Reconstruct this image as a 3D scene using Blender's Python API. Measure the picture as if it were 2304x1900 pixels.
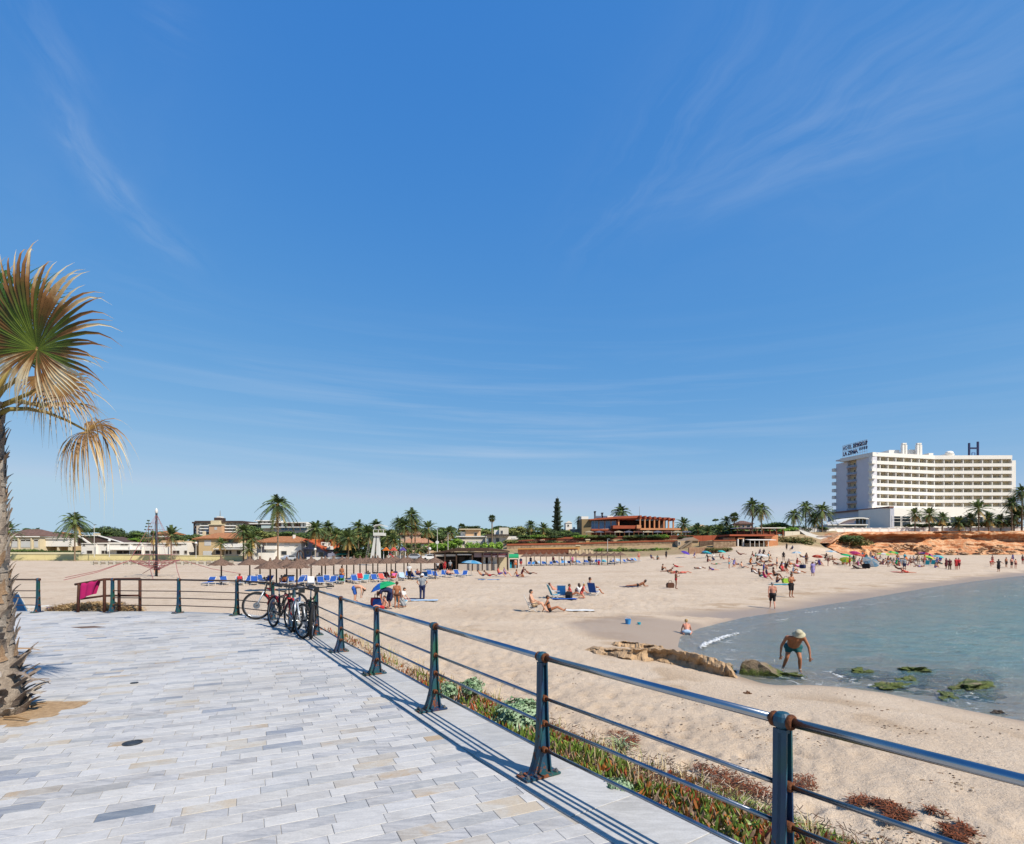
import bpy, bmesh, math, random
import numpy as np
from mathutils import Vector, Matrix, noise

for o in list(bpy.data.objects):
 bpy.data.objects.remove(o)
SC = bpy.context.scene
COL = SC.collection
R = random.Random(7)

# ------------------------------------------------------------------ camera
F, HY, CX, EYE = 1250.0,1237.0,1152.0,1.85      # focal length and horizon of the photograph in pixels, eye height in metres
cam_d = bpy.data.cameras.new('camera')
cam = bpy.data.objects.new('camera', cam_d)
COL.objects.link(cam)
cam.location = (0,0, EYE)
cam.rotation_euler = (math.radians(90),0,0)
cam_d.sensor_width = 36.0
cam_d.sensor_fit = 'HORIZONTAL'
cam_d.lens = 36.0 * F / 2304.0
cam_d.shift_y = (HY - 950.0) / 2304.0
cam_d.clip_start = 0.1
cam_d.clip_end = 9000.0
SC.camera = cam

# ------------------------------------------------------------------ sky, sun, exposure
SUN_EL = math.radians(46.5)
SUN_AZ = math.radians(130.1)          # from +Y (away from the camera) towards +X: behind the camera, to the right
world = bpy.data.worlds.new('World')
SC.world = world
world.use_nodes = True
wn = world.node_tree
wn.nodes.clear()


class NT:
 """tiny helper for node trees"""
 def __init__(self, tree):
  self.t = tree

 def n(self, typ, **kw):
  nd = self.t.nodes.new(typ)
  for k, v in kw.items():
   setattr(nd, k, v)
  return nd

 def link(self, a, b):
  self.t.links.new(a, b)

 def val(self, sock, v):
  if hasattr(v, 'is_output') or isinstance(v, bpy.types.NodeSocket):
   self.t.links.new(v, sock)
  else:
   sock.default_value = v

 def m(self, op, a, b=None, c=None, clamp=False):
  nd = self.t.nodes.new('ShaderNodeMath')
  nd.operation = op
  nd.use_clamp = clamp
  for i, v in enumerate((a, b, c)):
   if v is not None:
    self.val(nd.inputs[i], v)
  return nd.outputs[0]

 def mix(self, fac, a, b):
  nd = self.t.nodes.new('ShaderNodeMix')
  nd.data_type = 'RGBA'
  self.val(nd.inputs['Factor'], fac)
  self.val(nd.inputs[6], a)
  self.val(nd.inputs[7], b)
  return nd.outputs[2]

 def noise(self, vec, scale, detail=4, rough=.55, dist=0):
  nd = self.t.nodes.new('ShaderNodeTexNoise')
  if vec is not None:
   self.t.links.new(vec, nd.inputs['Vector'])
  nd.inputs['Scale'].default_value = scale
  nd.inputs['Detail'].default_value = detail
  nd.inputs['Roughness'].default_value = rough
  nd.inputs['Distortion'].default_value = dist
  return nd.outputs[0]

 def ramp(self, fac, stops, interp='LINEAR'):
  nd = self.t.nodes.new('ShaderNodeValToRGB')
  nd.color_ramp.interpolation = interp
  el = nd.color_ramp.elements
  while len(el) < len(stops):
   el.new(0.5)
  for e, (p, c) in zip(el, stops):
   e.position = p
   e.color = c if len(c) == 4 else (*c, 1)
  self.t.links.new(fac, nd.inputs[0])
  return nd.outputs[0]

 def vmath(self, op, a, b=None):
  nd = self.t.nodes.new('ShaderNodeVectorMath')
  nd.operation = op
  self.val(nd.inputs[0], a)
  if b is not None:
   self.val(nd.inputs[1], b)
  return nd.outputs[0]

 def comb(self, x, y, z):
  nd = self.t.nodes.new('ShaderNodeCombineXYZ')
  for i, v in enumerate((x, y, z)):
   self.val(nd.inputs[i], v)
  return nd.outputs[0]


W = NT(wn)
sky = W.n('ShaderNodeTexSky')
sky.sky_type = 'NISHITA'
sky.sun_disc = False
sky.sun_elevation = SUN_EL
sky.sun_rotation = SUN_AZ
sky.altitude = 0
sky.air_density = 1.0
sky.dust_density = 0.0
sky.ozone_density = 4.0
tc = W.n('ShaderNodeTexCoord')
sep = W.n('ShaderNodeSeparateXYZ')
W.link(tc.outputs['Generated'], sep.inputs[0])
dx, dy, dz = sep.outputs
zc = W.m('MAXIMUM', dz, 0.04)
cu = W.m('DIVIDE', dx, zc)            # a high flat layer of cirrus: direction met with a plane overhead
cv = W.m('DIVIDE', dy, zc)


def cloud_uv(px, py):
 z = (HY - py) / F
 return ((px - CX) / F / z, 1.0 / z)


def streak(p0, p1, width, strength, nscale, stretch, seed, lo=.42, hi=.75):
 (u0, v0),(u1, v1) = cloud_uv(*p0), cloud_uv(*p1)
 uc, vc = (u0 + u1) / 2,(v0 + v1) / 2
 a = math.atan2(v1 - v0, u1 - u0)
 L = math.hypot(u1 - u0, v1 - v0) * 0.62
 du, dv = W.m('SUBTRACT', cu, uc), W.m('SUBTRACT', cv, vc)
 al = W.m('ADD', W.m('MULTIPLY', du, math.cos(a)), W.m('MULTIPLY', dv, math.sin(a)))
 ac = W.m('ADD', W.m('MULTIPLY', du, -math.sin(a)), W.m('MULTIPLY', dv, math.cos(a)))
 wob = W.noise(W.comb(W.m('MULTIPLY', al, 1.3), seed, 0.0),2.0,3)
 ac = W.m('ADD', ac, W.m('MULTIPLY', W.m('SUBTRACT', wob, .5), width * 1.6))
 ea, ec = W.m('DIVIDE', al, L), W.m('DIVIDE', ac, width)
 g = W.m('ADD', W.m('POWER', W.m('ABSOLUTE', ea),2.0), W.m('POWER', W.m('ABSOLUTE', ec),2.0))
 g = W.m('POWER',2.718, W.m('MULTIPLY', g, -1.0))
 nz = W.noise(W.comb(W.m('MULTIPLY', al, nscale / stretch), W.m('MULTIPLY', ac, nscale), seed),1.0,7,.62,.35)
 mr = W.n('ShaderNodeMapRange')
 W.link(nz, mr.inputs[0])
 mr.inputs[1].default_value, mr.inputs[2].default_value = lo, hi
 return W.m('MULTIPLY', W.m('MULTIPLY', g, mr.outputs[0]), strength)


CL = [
 streak((1360,520),(1720,20),.13,.55,9,7,1.3),
 streak((1600,420),(2150,20),.16,.55,10,8,4.1),
 streak((1560,440),(2304,210),.12,.60,10,9,7.7,.40),
 streak((1900,260),(2400,10),.16,.50,8,8,9.2),
 streak((1500,420),(2400,260),.55,.30,4,4,12.5,.25,.9),
 streak((60,-10),(190,230),.05,.60,14,5,2.2),
 streak((130,210),(190,360),.035,.80,18,4,5.2,.35),
 streak((180,330),(310,500),.055,.95,16,4,6.4,.32),
 streak((290,470),(420,590),.08,.50,14,4,8.8,.38),
 streak((40,560),(180,120),.30,.30,4,4,15.0,.25,.9),
 streak((430,70),(330,20),.08,.40,12,4,3.0),
 streak((230,600),(500,700),.14,.25,8,4,13.0),
]
cf = CL[0]
for c in CL[1:]:
 cf = W.m('ADD', cf, c)
# thin level bands of cirrus and old contrails low over the horizon
az = W.m('ARCTAN2', dx, dy)
el = W.m('ARCSINE', dz)
bn = W.noise(W.comb(W.m('MULTIPLY', az, 1.6), W.m('ADD', W.m('MULTIPLY', el, 38.0), W.m('MULTIPLY', az, 1.2)),3.0),1.0,6,.6,.4)
mr = W.n('ShaderNodeMapRange')
W.link(bn, mr.inputs[0])
mr.inputs[1].default_value, mr.inputs[2].default_value = .47,.78
e0 = W.m('DIVIDE', W.m('SUBTRACT', el, .20),.12)
bm = W.m('POWER',2.718, W.m('MULTIPLY', W.m('POWER', W.m('ABSOLUTE', e0),2.0),-1.0))
am = W.m('DIVIDE', W.m('ADD', az, .05),.55)
am = W.m('POWER',2.718, W.m('MULTIPLY', W.m('POWER', W.m('ABSOLUTE', am),2.0),-1.0))
cf = W.m('ADD', cf, W.m('MULTIPLY', W.m('MULTIPLY', mr.outputs[0], bm), W.m('ADD', W.m('MULTIPLY', am, 1.15),.25)))
cf = W.m('MULTIPLY', cf, W.m('GREATER_THAN', dz, 0.0))
cf = W.m('MINIMUM', W.m('MULTIPLY', cf, .29),.6)
SKY_S, EXPO = 0.1,0.5
# grade of the clear sky: deep Mediterranean blue overhead, pale at the horizon
sc_ = W.n('ShaderNodeSeparateColor')
W.link(sky.outputs[0], sc_.inputs[0])
chan = []
for i, (a_, p_, mx) in enumerate(((1.15,1.17,.44),(.764,.60,.62),(.80,.20,.80))):
 v_ = W.m('POWER', W.m('MULTIPLY', sc_.outputs[i], SKY_S), p_)
 chan.append(W.m('MINIMUM', W.m('MULTIPLY', v_, a_ / SKY_S), mx / SKY_S))
cc_ = W.n('ShaderNodeCombineColor')
for i in range(3):
 W.link(chan[i], cc_.inputs[i])
skycol = W.mix(cf, cc_.outputs[0],(5.3,6.4,8.0,1))
bg = W.n('ShaderNodeBackground')
bg.inputs['Strength'].default_value = SKY_S * 2 ** -EXPO
W.link(skycol, bg.inputs['Color'])
out = W.n('ShaderNodeOutputWorld')
W.link(bg.outputs[0], out.inputs['Surface'])

sun_d = bpy.data.lights.new('sun','SUN')
sun_d.energy = 5.0
sun_d.angle = math.radians(0.53)
sun_d.color = (1.0,0.915,0.79)
sun = bpy.data.objects.new('sun', sun_d)
COL.objects.link(sun)
SUN_DIR = Vector((math.sin(SUN_AZ) * math.cos(SUN_EL), math.cos(SUN_AZ) * math.cos(SUN_EL), math.sin(SUN_EL)))
sun.rotation_euler = SUN_DIR.to_track_quat('Z','Y').to_euler()
sun.location = (20,-20,40)

SC.view_settings.view_transform = 'Standard'
SC.view_settings.look = 'None'
SC.view_settings.gamma = 1
SC.view_settings.use_curve_mapping = False
SC.view_settings.exposure = EXPO
SC.render.engine = 'CYCLES'
SC.cycles.max_bounces = 6
SC.cycles.transparent_max_bounces = 10
SC.cycles.caustics_reflective = False
SC.cycles.caustics_refractive = False
world.cycles.sampling_method = 'MANUAL'
world.cycles.sample_map_resolution = 256

# ------------------------------------------------------------------ helpers
def at(px, py, Y):
 """the point of the place that lies at pixel (px, py) of the photograph at depth Y"""
 return Vector(((px - CX) / F * Y, Y, EYE - (py - HY) / F * Y))


def flat(px, py, z=0.0):
 return at(px, py, F * (EYE - z) / (py - HY))


def lin(h):
 if not isinstance(h, str):
  return tuple(h)
 h = h.lstrip('#')
 o = []
 for i in (0,2,4):
  c = int(h[i:i + 2],16) / 255
  o.append(.76 * (c / 12.92 if c < .04045 else ((c + .055) / 1.055) ** 2.4))
 return tuple(o)


MATS = {}


def mat(name, col, rough=.75, metal=0.0, var=.12, scale=6.0, bump=0.0, bscale=30.0, spec=.35, world_co=False, col2=None, trans=0.0, gain=1.0):
 """procedural surface: a base colour with mottled variation (or a second colour) and fine relief"""
 if name in MATS:
  return MATS[name]
 m = bpy.data.materials.new(name)
 m.use_nodes = True
 t = NT(m.node_tree)
 b = m.node_tree.nodes['Principled BSDF']
 c = lin(col)
 if world_co:
  co = t.n('ShaderNodeNewGeometry').outputs['Position']
 else:
  co = t.n('ShaderNodeTexCoord').outputs['Object']
 nz = t.noise(co, scale, 5,.6)
 if col2 is None:
  lo = tuple(max(0, x * (1 - var)) for x in c)
  hi = tuple(min(1, x * (1 + var)) for x in c)
 else:
  lo, hi = tuple(x * gain for x in c), tuple(x * gain for x in lin(col2))
 t.link(t.ramp(nz, [(.3, lo),(.7, hi)]), b.inputs['Base Color'])
 b.inputs['Roughness'].default_value = rough
 b.inputs['Metallic'].default_value = metal
 b.inputs['Specular IOR Level'].default_value = spec
 if bump:
  bp = t.n('ShaderNodeBump')
  bp.inputs['Strength'].default_value = min(1, bump)
  bp.inputs['Distance'].default_value = .02
  t.link(t.noise(co, bscale, 4,.6), bp.inputs['Height'])
  t.link(bp.outputs[0], b.inputs['Normal'])
 if trans:
  tr = t.n('ShaderNodeBsdfTranslucent')
  t.link(b.inputs['Base Color'].links[0].from_socket, tr.inputs[0])
  mx = t.n('ShaderNodeMixShader')
  mx.inputs[0].default_value = trans
  t.link(b.outputs[0], mx.inputs[1])
  t.link(tr.outputs[0], mx.inputs[2])
  t.link(mx.outputs[0], m.node_tree.nodes['Material Output'].inputs[0])
 MATS[name] = m
 return m


class MB:
 """collects geometry and links it as one mesh object"""
 def __init__(self):
  self.v, self.f, self.m = [],[],[]

 def add(self, vs, fs, mi=0, M=None):
  o = len(self.v)
  if M is not None:
   vs = [M @ Vector(p) for p in vs]
  self.v.extend([tuple(p) for p in vs])
  self.f.extend([tuple(i + o for i in f) for f in fs])
  self.m.extend([mi] * len(fs))
  return self

 def box(self, x0, x1, y0, y1, z0, z1, mi=0, M=None):
  vs = [(x0, y0, z0),(x1, y0, z0),(x1, y1, z0),(x0, y1, z0),(x0, y0, z1),(x1, y0, z1),(x1, y1, z1),(x0, y1, z1)]
  fs = [(0,3,2,1),(4,5,6,7),(0,1,5,4),(1,2,6,5),(2,3,7,6),(3,0,4,7)]
  return self.add(vs, fs, mi, M)

 def tube(self, pts, r, n=8, mi=0, caps=True, flatten=1.0):
  pts = [Vector(p) for p in pts]
  k = len(pts)
  rs = list(r) if isinstance(r, (list, tuple)) else [r] * k
  T = []
  for i in range(k):
   a, b = pts[max(0, i - 1)], pts[min(k - 1, i + 1)]
   T.append((b - a).normalized() if (b - a).length > 1e-9 else Vector((0,0,1)))
  up = Vector((0,0,1)) if abs(T[0].z) < .9 else Vector((1,0,0))
  nx = T[0].cross(up).normalized()
  vs = []
  for i in range(k):
   nx = (nx - T[i] * nx.dot(T[i]))
   nx = nx.normalized() if nx.length > 1e-6 else T[i].orthogonal().normalized()
   ny = T[i].cross(nx)
   for j in range(n):
    a = 2 * math.pi * j / n
    vs.append(pts[i] + nx * (rs[i] * math.cos(a)) + ny * (rs[i] * math.sin(a) * flatten))
  fs = []
  for i in range(k - 1):
   for j in range(n):
    j2 = (j + 1) % n
    fs.append((i * n + j, i * n + j2,(i + 1) * n + j2,(i + 1) * n + j))
  if caps:
   fs.append(tuple(range(n - 1,-1,-1)))
   fs.append(tuple((k - 1) * n + j for j in range(n)))
  return self.add(vs, fs, mi)

 def sphere(self, c, r, nu=12, nv=7, mi=0, M=None, v0=0.0, v1=1.0):
  r = (r, r, r) if not isinstance(r, (tuple, list)) else r
  vs, fs = [],[]
  for i in range(nv + 1):
   th = math.pi * (v0 + (v1 - v0) * i / nv)
   for j in range(nu):
    a = 2 * math.pi * j / nu
    vs.append((c[0] + r[0] * math.sin(th) * math.cos(a), c[1] + r[1] * math.sin(th) * math.sin(a), c[2] + r[2] * math.cos(th)))
  for i in range(nv):
   for j in range(nu):
    j2 = (j + 1) % nu
    fs.append((i * nu + j, (i + 1) * nu + j, (i + 1) * nu + j2, i * nu + j2))
  return self.add(vs, fs, mi, M)

 def lathe(self, prof, c=(0,0,0), n=12, mi=0, M=None):
  vs, fs = [],[]
  for (r, z) in prof:
   for j in range(n):
    a = 2 * math.pi * j / n
    vs.append((c[0] + r * math.cos(a), c[1] + r * math.sin(a), c[2] + z))
  for i in range(len(prof) - 1):
   for j in range(n):
    j2 = (j + 1) % n
    fs.append((i * n + j, i * n + j2,(i + 1) * n + j2,(i + 1) * n + j))
  return self.add(vs, fs, mi, M)

 def prism(self, poly, h0, h1, axis='z', mi=0, M=None):
  """extrude a 2-D polygon: axis z -> (x, y) plane, axis y -> (x, z) plane, axis x -> (y, z) plane"""
  n = len(poly)

  def p(a, h):
   return {'z': (a[0], a[1], h),'y': (a[0], h, a[1]),'x': (h, a[0], a[1])}[axis]
  vs = [p(a, h0) for a in poly] + [p(a, h1) for a in poly]
  fs = [tuple(range(n - 1,-1,-1)), tuple(range(n, 2 * n))]
  for i in range(n):
   j = (i + 1) % n
   fs.append((i, j, n + j, n + i))
  return self.add(vs, fs, mi, M)

 def mesh(self, name, mats, smooth=False):
  me = bpy.data.meshes.new(name)
  me.from_pydata(self.v, [], self.f)
  for m in (mats if isinstance(mats, (list, tuple)) else [mats]):
   me.materials.append(m)
  if len(set(self.m)) > 1 or (self.m and self.m[0]):
   me.polygons.foreach_set('material_index', self.m)
  if smooth:
   me.polygons.foreach_set('use_smooth',[True] * len(me.polygons))
  me.update()
  return me

 def build(self, name, mats, parent=None, loc=(0,0,0), rz=0.0, smooth=False):
  return link(name, self.mesh(name, mats, smooth), parent, loc, rz)


def link(name, me, parent=None, loc=(0,0,0), rz=0.0, scale=None):
 o = bpy.data.objects.new(name, me)
 COL.objects.link(o)
 o.location = loc
 o.rotation_euler = (0,0, rz)
 if scale is not None:
  o.scale = (scale,) * 3 if not isinstance(scale, (tuple, list)) else scale
 if parent is not None:
  o.parent = parent
 return o


def tag(o, label=None, cat=None, group=None, kind=None):
 for k, v in (('label', label),('category', cat),('group', group),('kind', kind)):
  if v:
   o[k] = v
 return o


def thing(name, label, cat, loc=(0,0,0), rz=0.0, group=None, scale=None):
 o = link(name, None, None, loc, rz, scale)
 return tag(o, label, cat, group)


def dup(root, loc, rz=0.0, label=None, group=None, scale=None):
 """a copy of a thing with copies of its parts and sub-parts"""
 r = root.copy()
 COL.objects.link(r)
 r.location = loc
 r.rotation_euler = (0,0, rz)
 if scale is not None:
  r.scale = (scale,) * 3 if not isinstance(scale, (tuple, list)) else scale
 if label:
  r['label'] = label
 if group:
  r['group'] = group
 for ch in root.children:
  c = ch.copy()
  COL.objects.link(c)
  c.parent = r
  for g in ch.children:
   d = g.copy()
   COL.objects.link(d)
   d.parent = c
 return r


def recolour(o, i, m):
 o.material_slots[i].link = 'OBJECT'
 o.material_slots[i].material = m


def sstep(x, a, b):
 t = np.clip((x - a) / (b - a),0,1)
 return t * t * (3 - 2 * t)


# ------------------------------------------------------------------ lay of the land
SEA = -1.90
POSTS = [(3.85,-.42),(2.62,1.22),(1.396,2.866),(.248,4.551),(-.897,6.404),(-2.015,8.257),(-3.10,10.05),(-4.217,11.98),
   (-5.25,13.38),(-6.30,14.63),(-7.735,15.62),(-9.70,16.17),(-11.75,16.34),(-13.93,16.33),(-16.0,16.30),(-18.1,16.25)]


def offset_line(pts, d):
 """polyline moved to its right-hand side (walking far to near: outwards) by d"""
 out_ = []
 for i, p in enumerate(pts):
  a = np.array(pts[max(0, i - 1)])
  b = np.array(pts[min(len(pts) - 1, i + 1)])
  t = (b - a) / np.linalg.norm(b - a)
  nrm = np.array((t[1],-t[0]))
  out_.append(tuple(np.array(p) + nrm * d))
 return out_


LINE = [(7.4,-5.5)] + POSTS + [(-26.0,16.0)]
EDGE = offset_line(LINE, .34)
COPE = offset_line(LINE, -.27)
PROM = EDGE + [(-34.0,10.0),(-34.0,-14.0),(13.0,-14.0)]

_sh = [(2304,1612),(2150,1583),(2000,1552),(1880,1537),(1800,1532),(1740,1533),(1690,1518),(1650,1500),(1600,1482),(1560,1458),
  (1562,1436),(1600,1418),(1640,1407),(1700,1392),(1800,1377),(1900,1360),(2000,1343),(2100,1325),(2200,1310),(2304,1297)]
SHORE = [tuple(flat(x, y, -1.92)[:2]) for x, y in _sh]
SHORE = [(300,-300),(60,-60),(24,6)] + SHORE + [(92,92),(118,108),(150,118),(260,130),(600,150),(3000,300)]
SEA_POLY = SHORE + [(3000,-300)]


def seg_dist(X, Y, pts):
 d = np.full(X.shape, 1e9)
 for (ax, ay),(bx, by) in zip(pts[:-1], pts[1:]):
  ux, uy = bx - ax, by - ay
  t = np.clip(((X - ax) * ux + (Y - ay) * uy) / (ux * ux + uy * uy),0,1)
  d = np.minimum(d, np.hypot(X - ax - t * ux, Y - ay - t * uy))
 return d


def inside(X, Y, poly):
 r = np.zeros(X.shape, bool)
 n = len(poly)
 for i in range(n):
  (ax, ay),(bx, by) = poly[i], poly[(i + 1) % n]
  if ay == by:
   continue
  c = ((ay > Y) != (by > Y)) & (X < (bx - ax) * (Y - ay) / (by - ay) + ax)
  r ^= c
 return r


def shore_s(X, Y):
 d = seg_dist(X, Y, SHORE)
 return np.where(inside(X, Y, SEA_POLY),-d, d)


_px = np.array([-400,0,300,480,700,900,1000,1100,1250,1400,1560,1650,1720,1800,1880,1950,2100,2304,2700])
_u = (_px - CX) / F
_tb = np.array([158,157,156,154,147,142,139,138,138,131,131,141,143,142,150,158,164,168,170])   # where sand gives way to town ground
_COLS = [(-600,6,[(158,-1.1),(160,.2),(260,.4)]),(480,6,[(157,-1.1),(159,.2),(260,.4)]),
   (690,8,[(146,-1.2),(150,-.6),(170,.2),(260,.5)]),(900,8,[(142,-1.0),(150,-.4),(166,.4),(260,.8)]),
   (1000,8,[(138,-.8),(150,.0),(180,1.9),(260,2.5)]),(1095,8,[(136,-.7),(150,.2),(172,.9),(180,2.0),(260,3.0)]),
   (1140,8,[(137,-.3),(139.6,.9),(148,1.4),(150.6,2.8),(156,3.3),(159,4.5),(172,5.0),(260,5.5)]),
   (1300,10,[(137,-.1),(139.6,1.0),(148,1.5),(151.5,3.0),(157,3.8),(159.5,5.0),(171,5.4),(260,6)]),
   (1420,14,[(128,-.4),(138,.6),(148,1.6),(151.5,3.1),(158,3.9),(161,5.2),(171,5.6),(260,6)]),
   (1530,20,[(126,.0),(133,.8),(146,2.0),(149,3.0),(152,4.2),(160,5.0),(172,5.6),(260,6)]),
   (1600,26,[(122,.2),(131,.85),(134,1.5),(141,2.2),(144,3.4),(150,4.3),(153,5.2),(215,6),(260,6)]),
   (1660,30,[(112,.0),(141,2.6),(148,3.2),(152,5.4),(240,6.5)]),(1740,30,[(104,.0),(142,2.7),(148,3.4),(153,5.6),(240,6.5)]),
   (1800,30,[(108,-.1),(140,2.6),(150,4.2),(158,6.2),(166,7.0),(260,9)]),(1880,20,[(140,.5),(152,2.0),(160,3.6),(170,7.4),(185,9.2),(260,10)]),
   (1950,14,[(158,.2),(173,.9),(180,7.0),(186,8.6),(200,9.6),(260,10)]),(2100,14,[(164,.1),(179,.8),(186,7),(192,9),(200,9.6),(260,10)]),
   (2900,14,[(166,.1),(182,.8),(189,7),(195,9),(200,9.6),(260,10)])]     # ground levels of town, terraces and headland
_sl = np.array([.004,.004,.003,.002,.000,.001,.002,.002,.004,.008,.014,.018,.021,.022,.022,.022,.021,.020,.020])


def land(X, Y):
 X, Y = np.asarray(X, float), np.asarray(Y, float)
 s = shore_s(X, Y)
 u = X / np.maximum(Y, 2.0)
 e = np.where(inside(X, Y, PROM),0.0, seg_dist(X, Y, PROM + PROM[:1]))
 rise = np.interp(u, _u, _sl) * np.clip(Y - 70,0,130)
 b = -1.95 + (.42 + rise) * (1 - np.exp(-np.maximum(s, 0) / 4.5))
 b = np.where(s < 0, np.maximum(-1.95 + s * .07,-5.0), b)
 back = Y > 60
 if back.any():
  xs = np.array([(c[0] - CX) / F for c in _COLS])
  Z, K = [],[]
  for _, wd_, pr_ in _COLS:
   ys, zs = [q[0] for q in pr_],[q[1] for q in pr_]
   Z.append(np.interp(Y, ys, zs))
   K.append(sstep(Y, ys[0] - wd_, ys[0]))
  i = np.clip(np.searchsorted(xs, u) - 1,0, len(xs) - 2)
  f = np.clip((u - xs[i]) / (xs[i + 1] - xs[i]),0,1)
  Z, K = np.array(Z), np.array(K)
  ar = np.indices(u.shape)
  zt = Z[(i, *ar)] * (1 - f) + Z[(i + 1, *ar)] * f
  k = K[(i, *ar)] * (1 - f) + K[(i + 1, *ar)] * f
  b = np.where(back & (s > -6), b + (zt - b) * k, b)
 # bank below the promenade
 k2 = 1 - sstep(e, .0,4.2)
 lip = np.where(X < -6.5,-.34,-.16)
 b = b + (lip - b) * np.where(s > 0, k2,0)
 b = np.where(e <= 0.01,-.55, b)
 return b


def land1(x, y):
 return float(land(np.array([x]), np.array([y]))[0])


_cache = {}


def ground(px, py):
 """where the line of sight through pixel (px, py) first meets the land (or the sea surface)"""
 Ys = np.geomspace(6,260,1400)
 X = (px - CX) / F * Ys
 Z = EYE - (py - HY) / F * Ys
 L = np.maximum(land(X, Ys), SEA - .12)
 hit = np.nonzero(Z <= L)[0]
 if len(hit) == 0:
  i = len(Ys) - 1
 else:
  i = hit[0]
 Y = Ys[i]
 return Vector(((px - CX) / F * Y, Y, float(L[i])))

# ------------------------------------------------------------------ sand, sea, promenade
def vnoise(x, y, seed=0):
 xi, yi = np.floor(x).astype(np.int64), np.floor(y).astype(np.int64)
 fx, fy = x - xi, y - yi
 fx, fy = fx * fx * (3 - 2 * fx), fy * fy * (3 - 2 * fy)

 def h(a, b):
  n = (a * 374761393 + b * 668265263 + seed * 974711) & 0x7fffffff
  n = ((n ^ (n >> 13)) * 1274126177) & 0x7fffffff
  return ((n ^ (n >> 16)) & 0xffff) / 65535.0
 return (h(xi, yi) * (1 - fx) + h(xi + 1, yi) * fx) * (1 - fy) + (h(xi, yi + 1) * (1 - fx) + h(xi + 1, yi + 1) * fx) * fy


def fbm(x, y, o=4, seed=0):
 s, a, tot = 0,1.0,0
 for i in range(o):
  s = s + a * vnoise(x * 2 ** i, y * 2 ** i, seed + i)
  tot += a
  a *= .5
 return s / tot


def cells(x, y, size, seed):
 """distance to the nearest of scattered points, one per cell"""
 gx, gy = np.floor(x / size).astype(np.int64), np.floor(y / size).astype(np.int64)
 d = np.full(x.shape, 9.0)
 for i in (-1,0,1):
  for j in (-1,0,1):
   a, b = gx + i, gy + j
   n = (a * 374761393 + b * 668265263 + seed * 974711) & 0x7fffffff
   n = ((n ^ (n >> 13)) * 1274126177) & 0x7fffffff
   px_ = (a + ((n >> 3) & 0x3ff) / 1023.0) * size
   py_ = (b + ((n >> 14) & 0x3ff) / 1023.0) * size
   d = np.minimum(d, np.hypot(x - px_, y - py_))
 return d


def grid_mesh(name, V, nr, na, closed, mats, keep=None, attrs=None, smooth=True):
 """V: (nr*na, 3) array laid out ring by ring"""
 i, j = np.meshgrid(np.arange(nr - 1), np.arange(na if closed else na - 1), indexing='ij')
 j2 = (j + 1) % na
 q = np.stack([i * na + j, (i + 1) * na + j, (i + 1) * na + j2, i * na + j2],-1).reshape(-1,4)
 if keep is not None:
  q = q[keep[q].all(1)]
  used = np.unique(q)
  mp = np.full(len(V),-1)
  mp[used] = np.arange(len(used))
  V, q = V[used], mp[q]
  attrs = {k: a[used] for k, a in (attrs or {}).items()}
 me = bpy.data.meshes.new(name)
 me.vertices.add(len(V))
 me.vertices.foreach_set('co', V.astype(np.float32).ravel())
 me.loops.add(q.size)
 me.loops.foreach_set('vertex_index', q.astype(np.int32).ravel())
 me.polygons.add(len(q))
 me.polygons.foreach_set('loop_start', np.arange(0, q.size, 4, dtype=np.int32))
 me.polygons.foreach_set('loop_total', np.full(len(q),4, np.int32))
 me.update(calc_edges=True)
 me.validate()
 for k, a in (attrs or {}).items():
  at_ = me.attributes.new(k, 'FLOAT','POINT')
  at_.data.foreach_set('value', a.astype(np.float32))
 if smooth:
  me.polygons.foreach_set('use_smooth', np.ones(len(me.polygons), bool))
 me.materials.append(mats)
 return me


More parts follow.
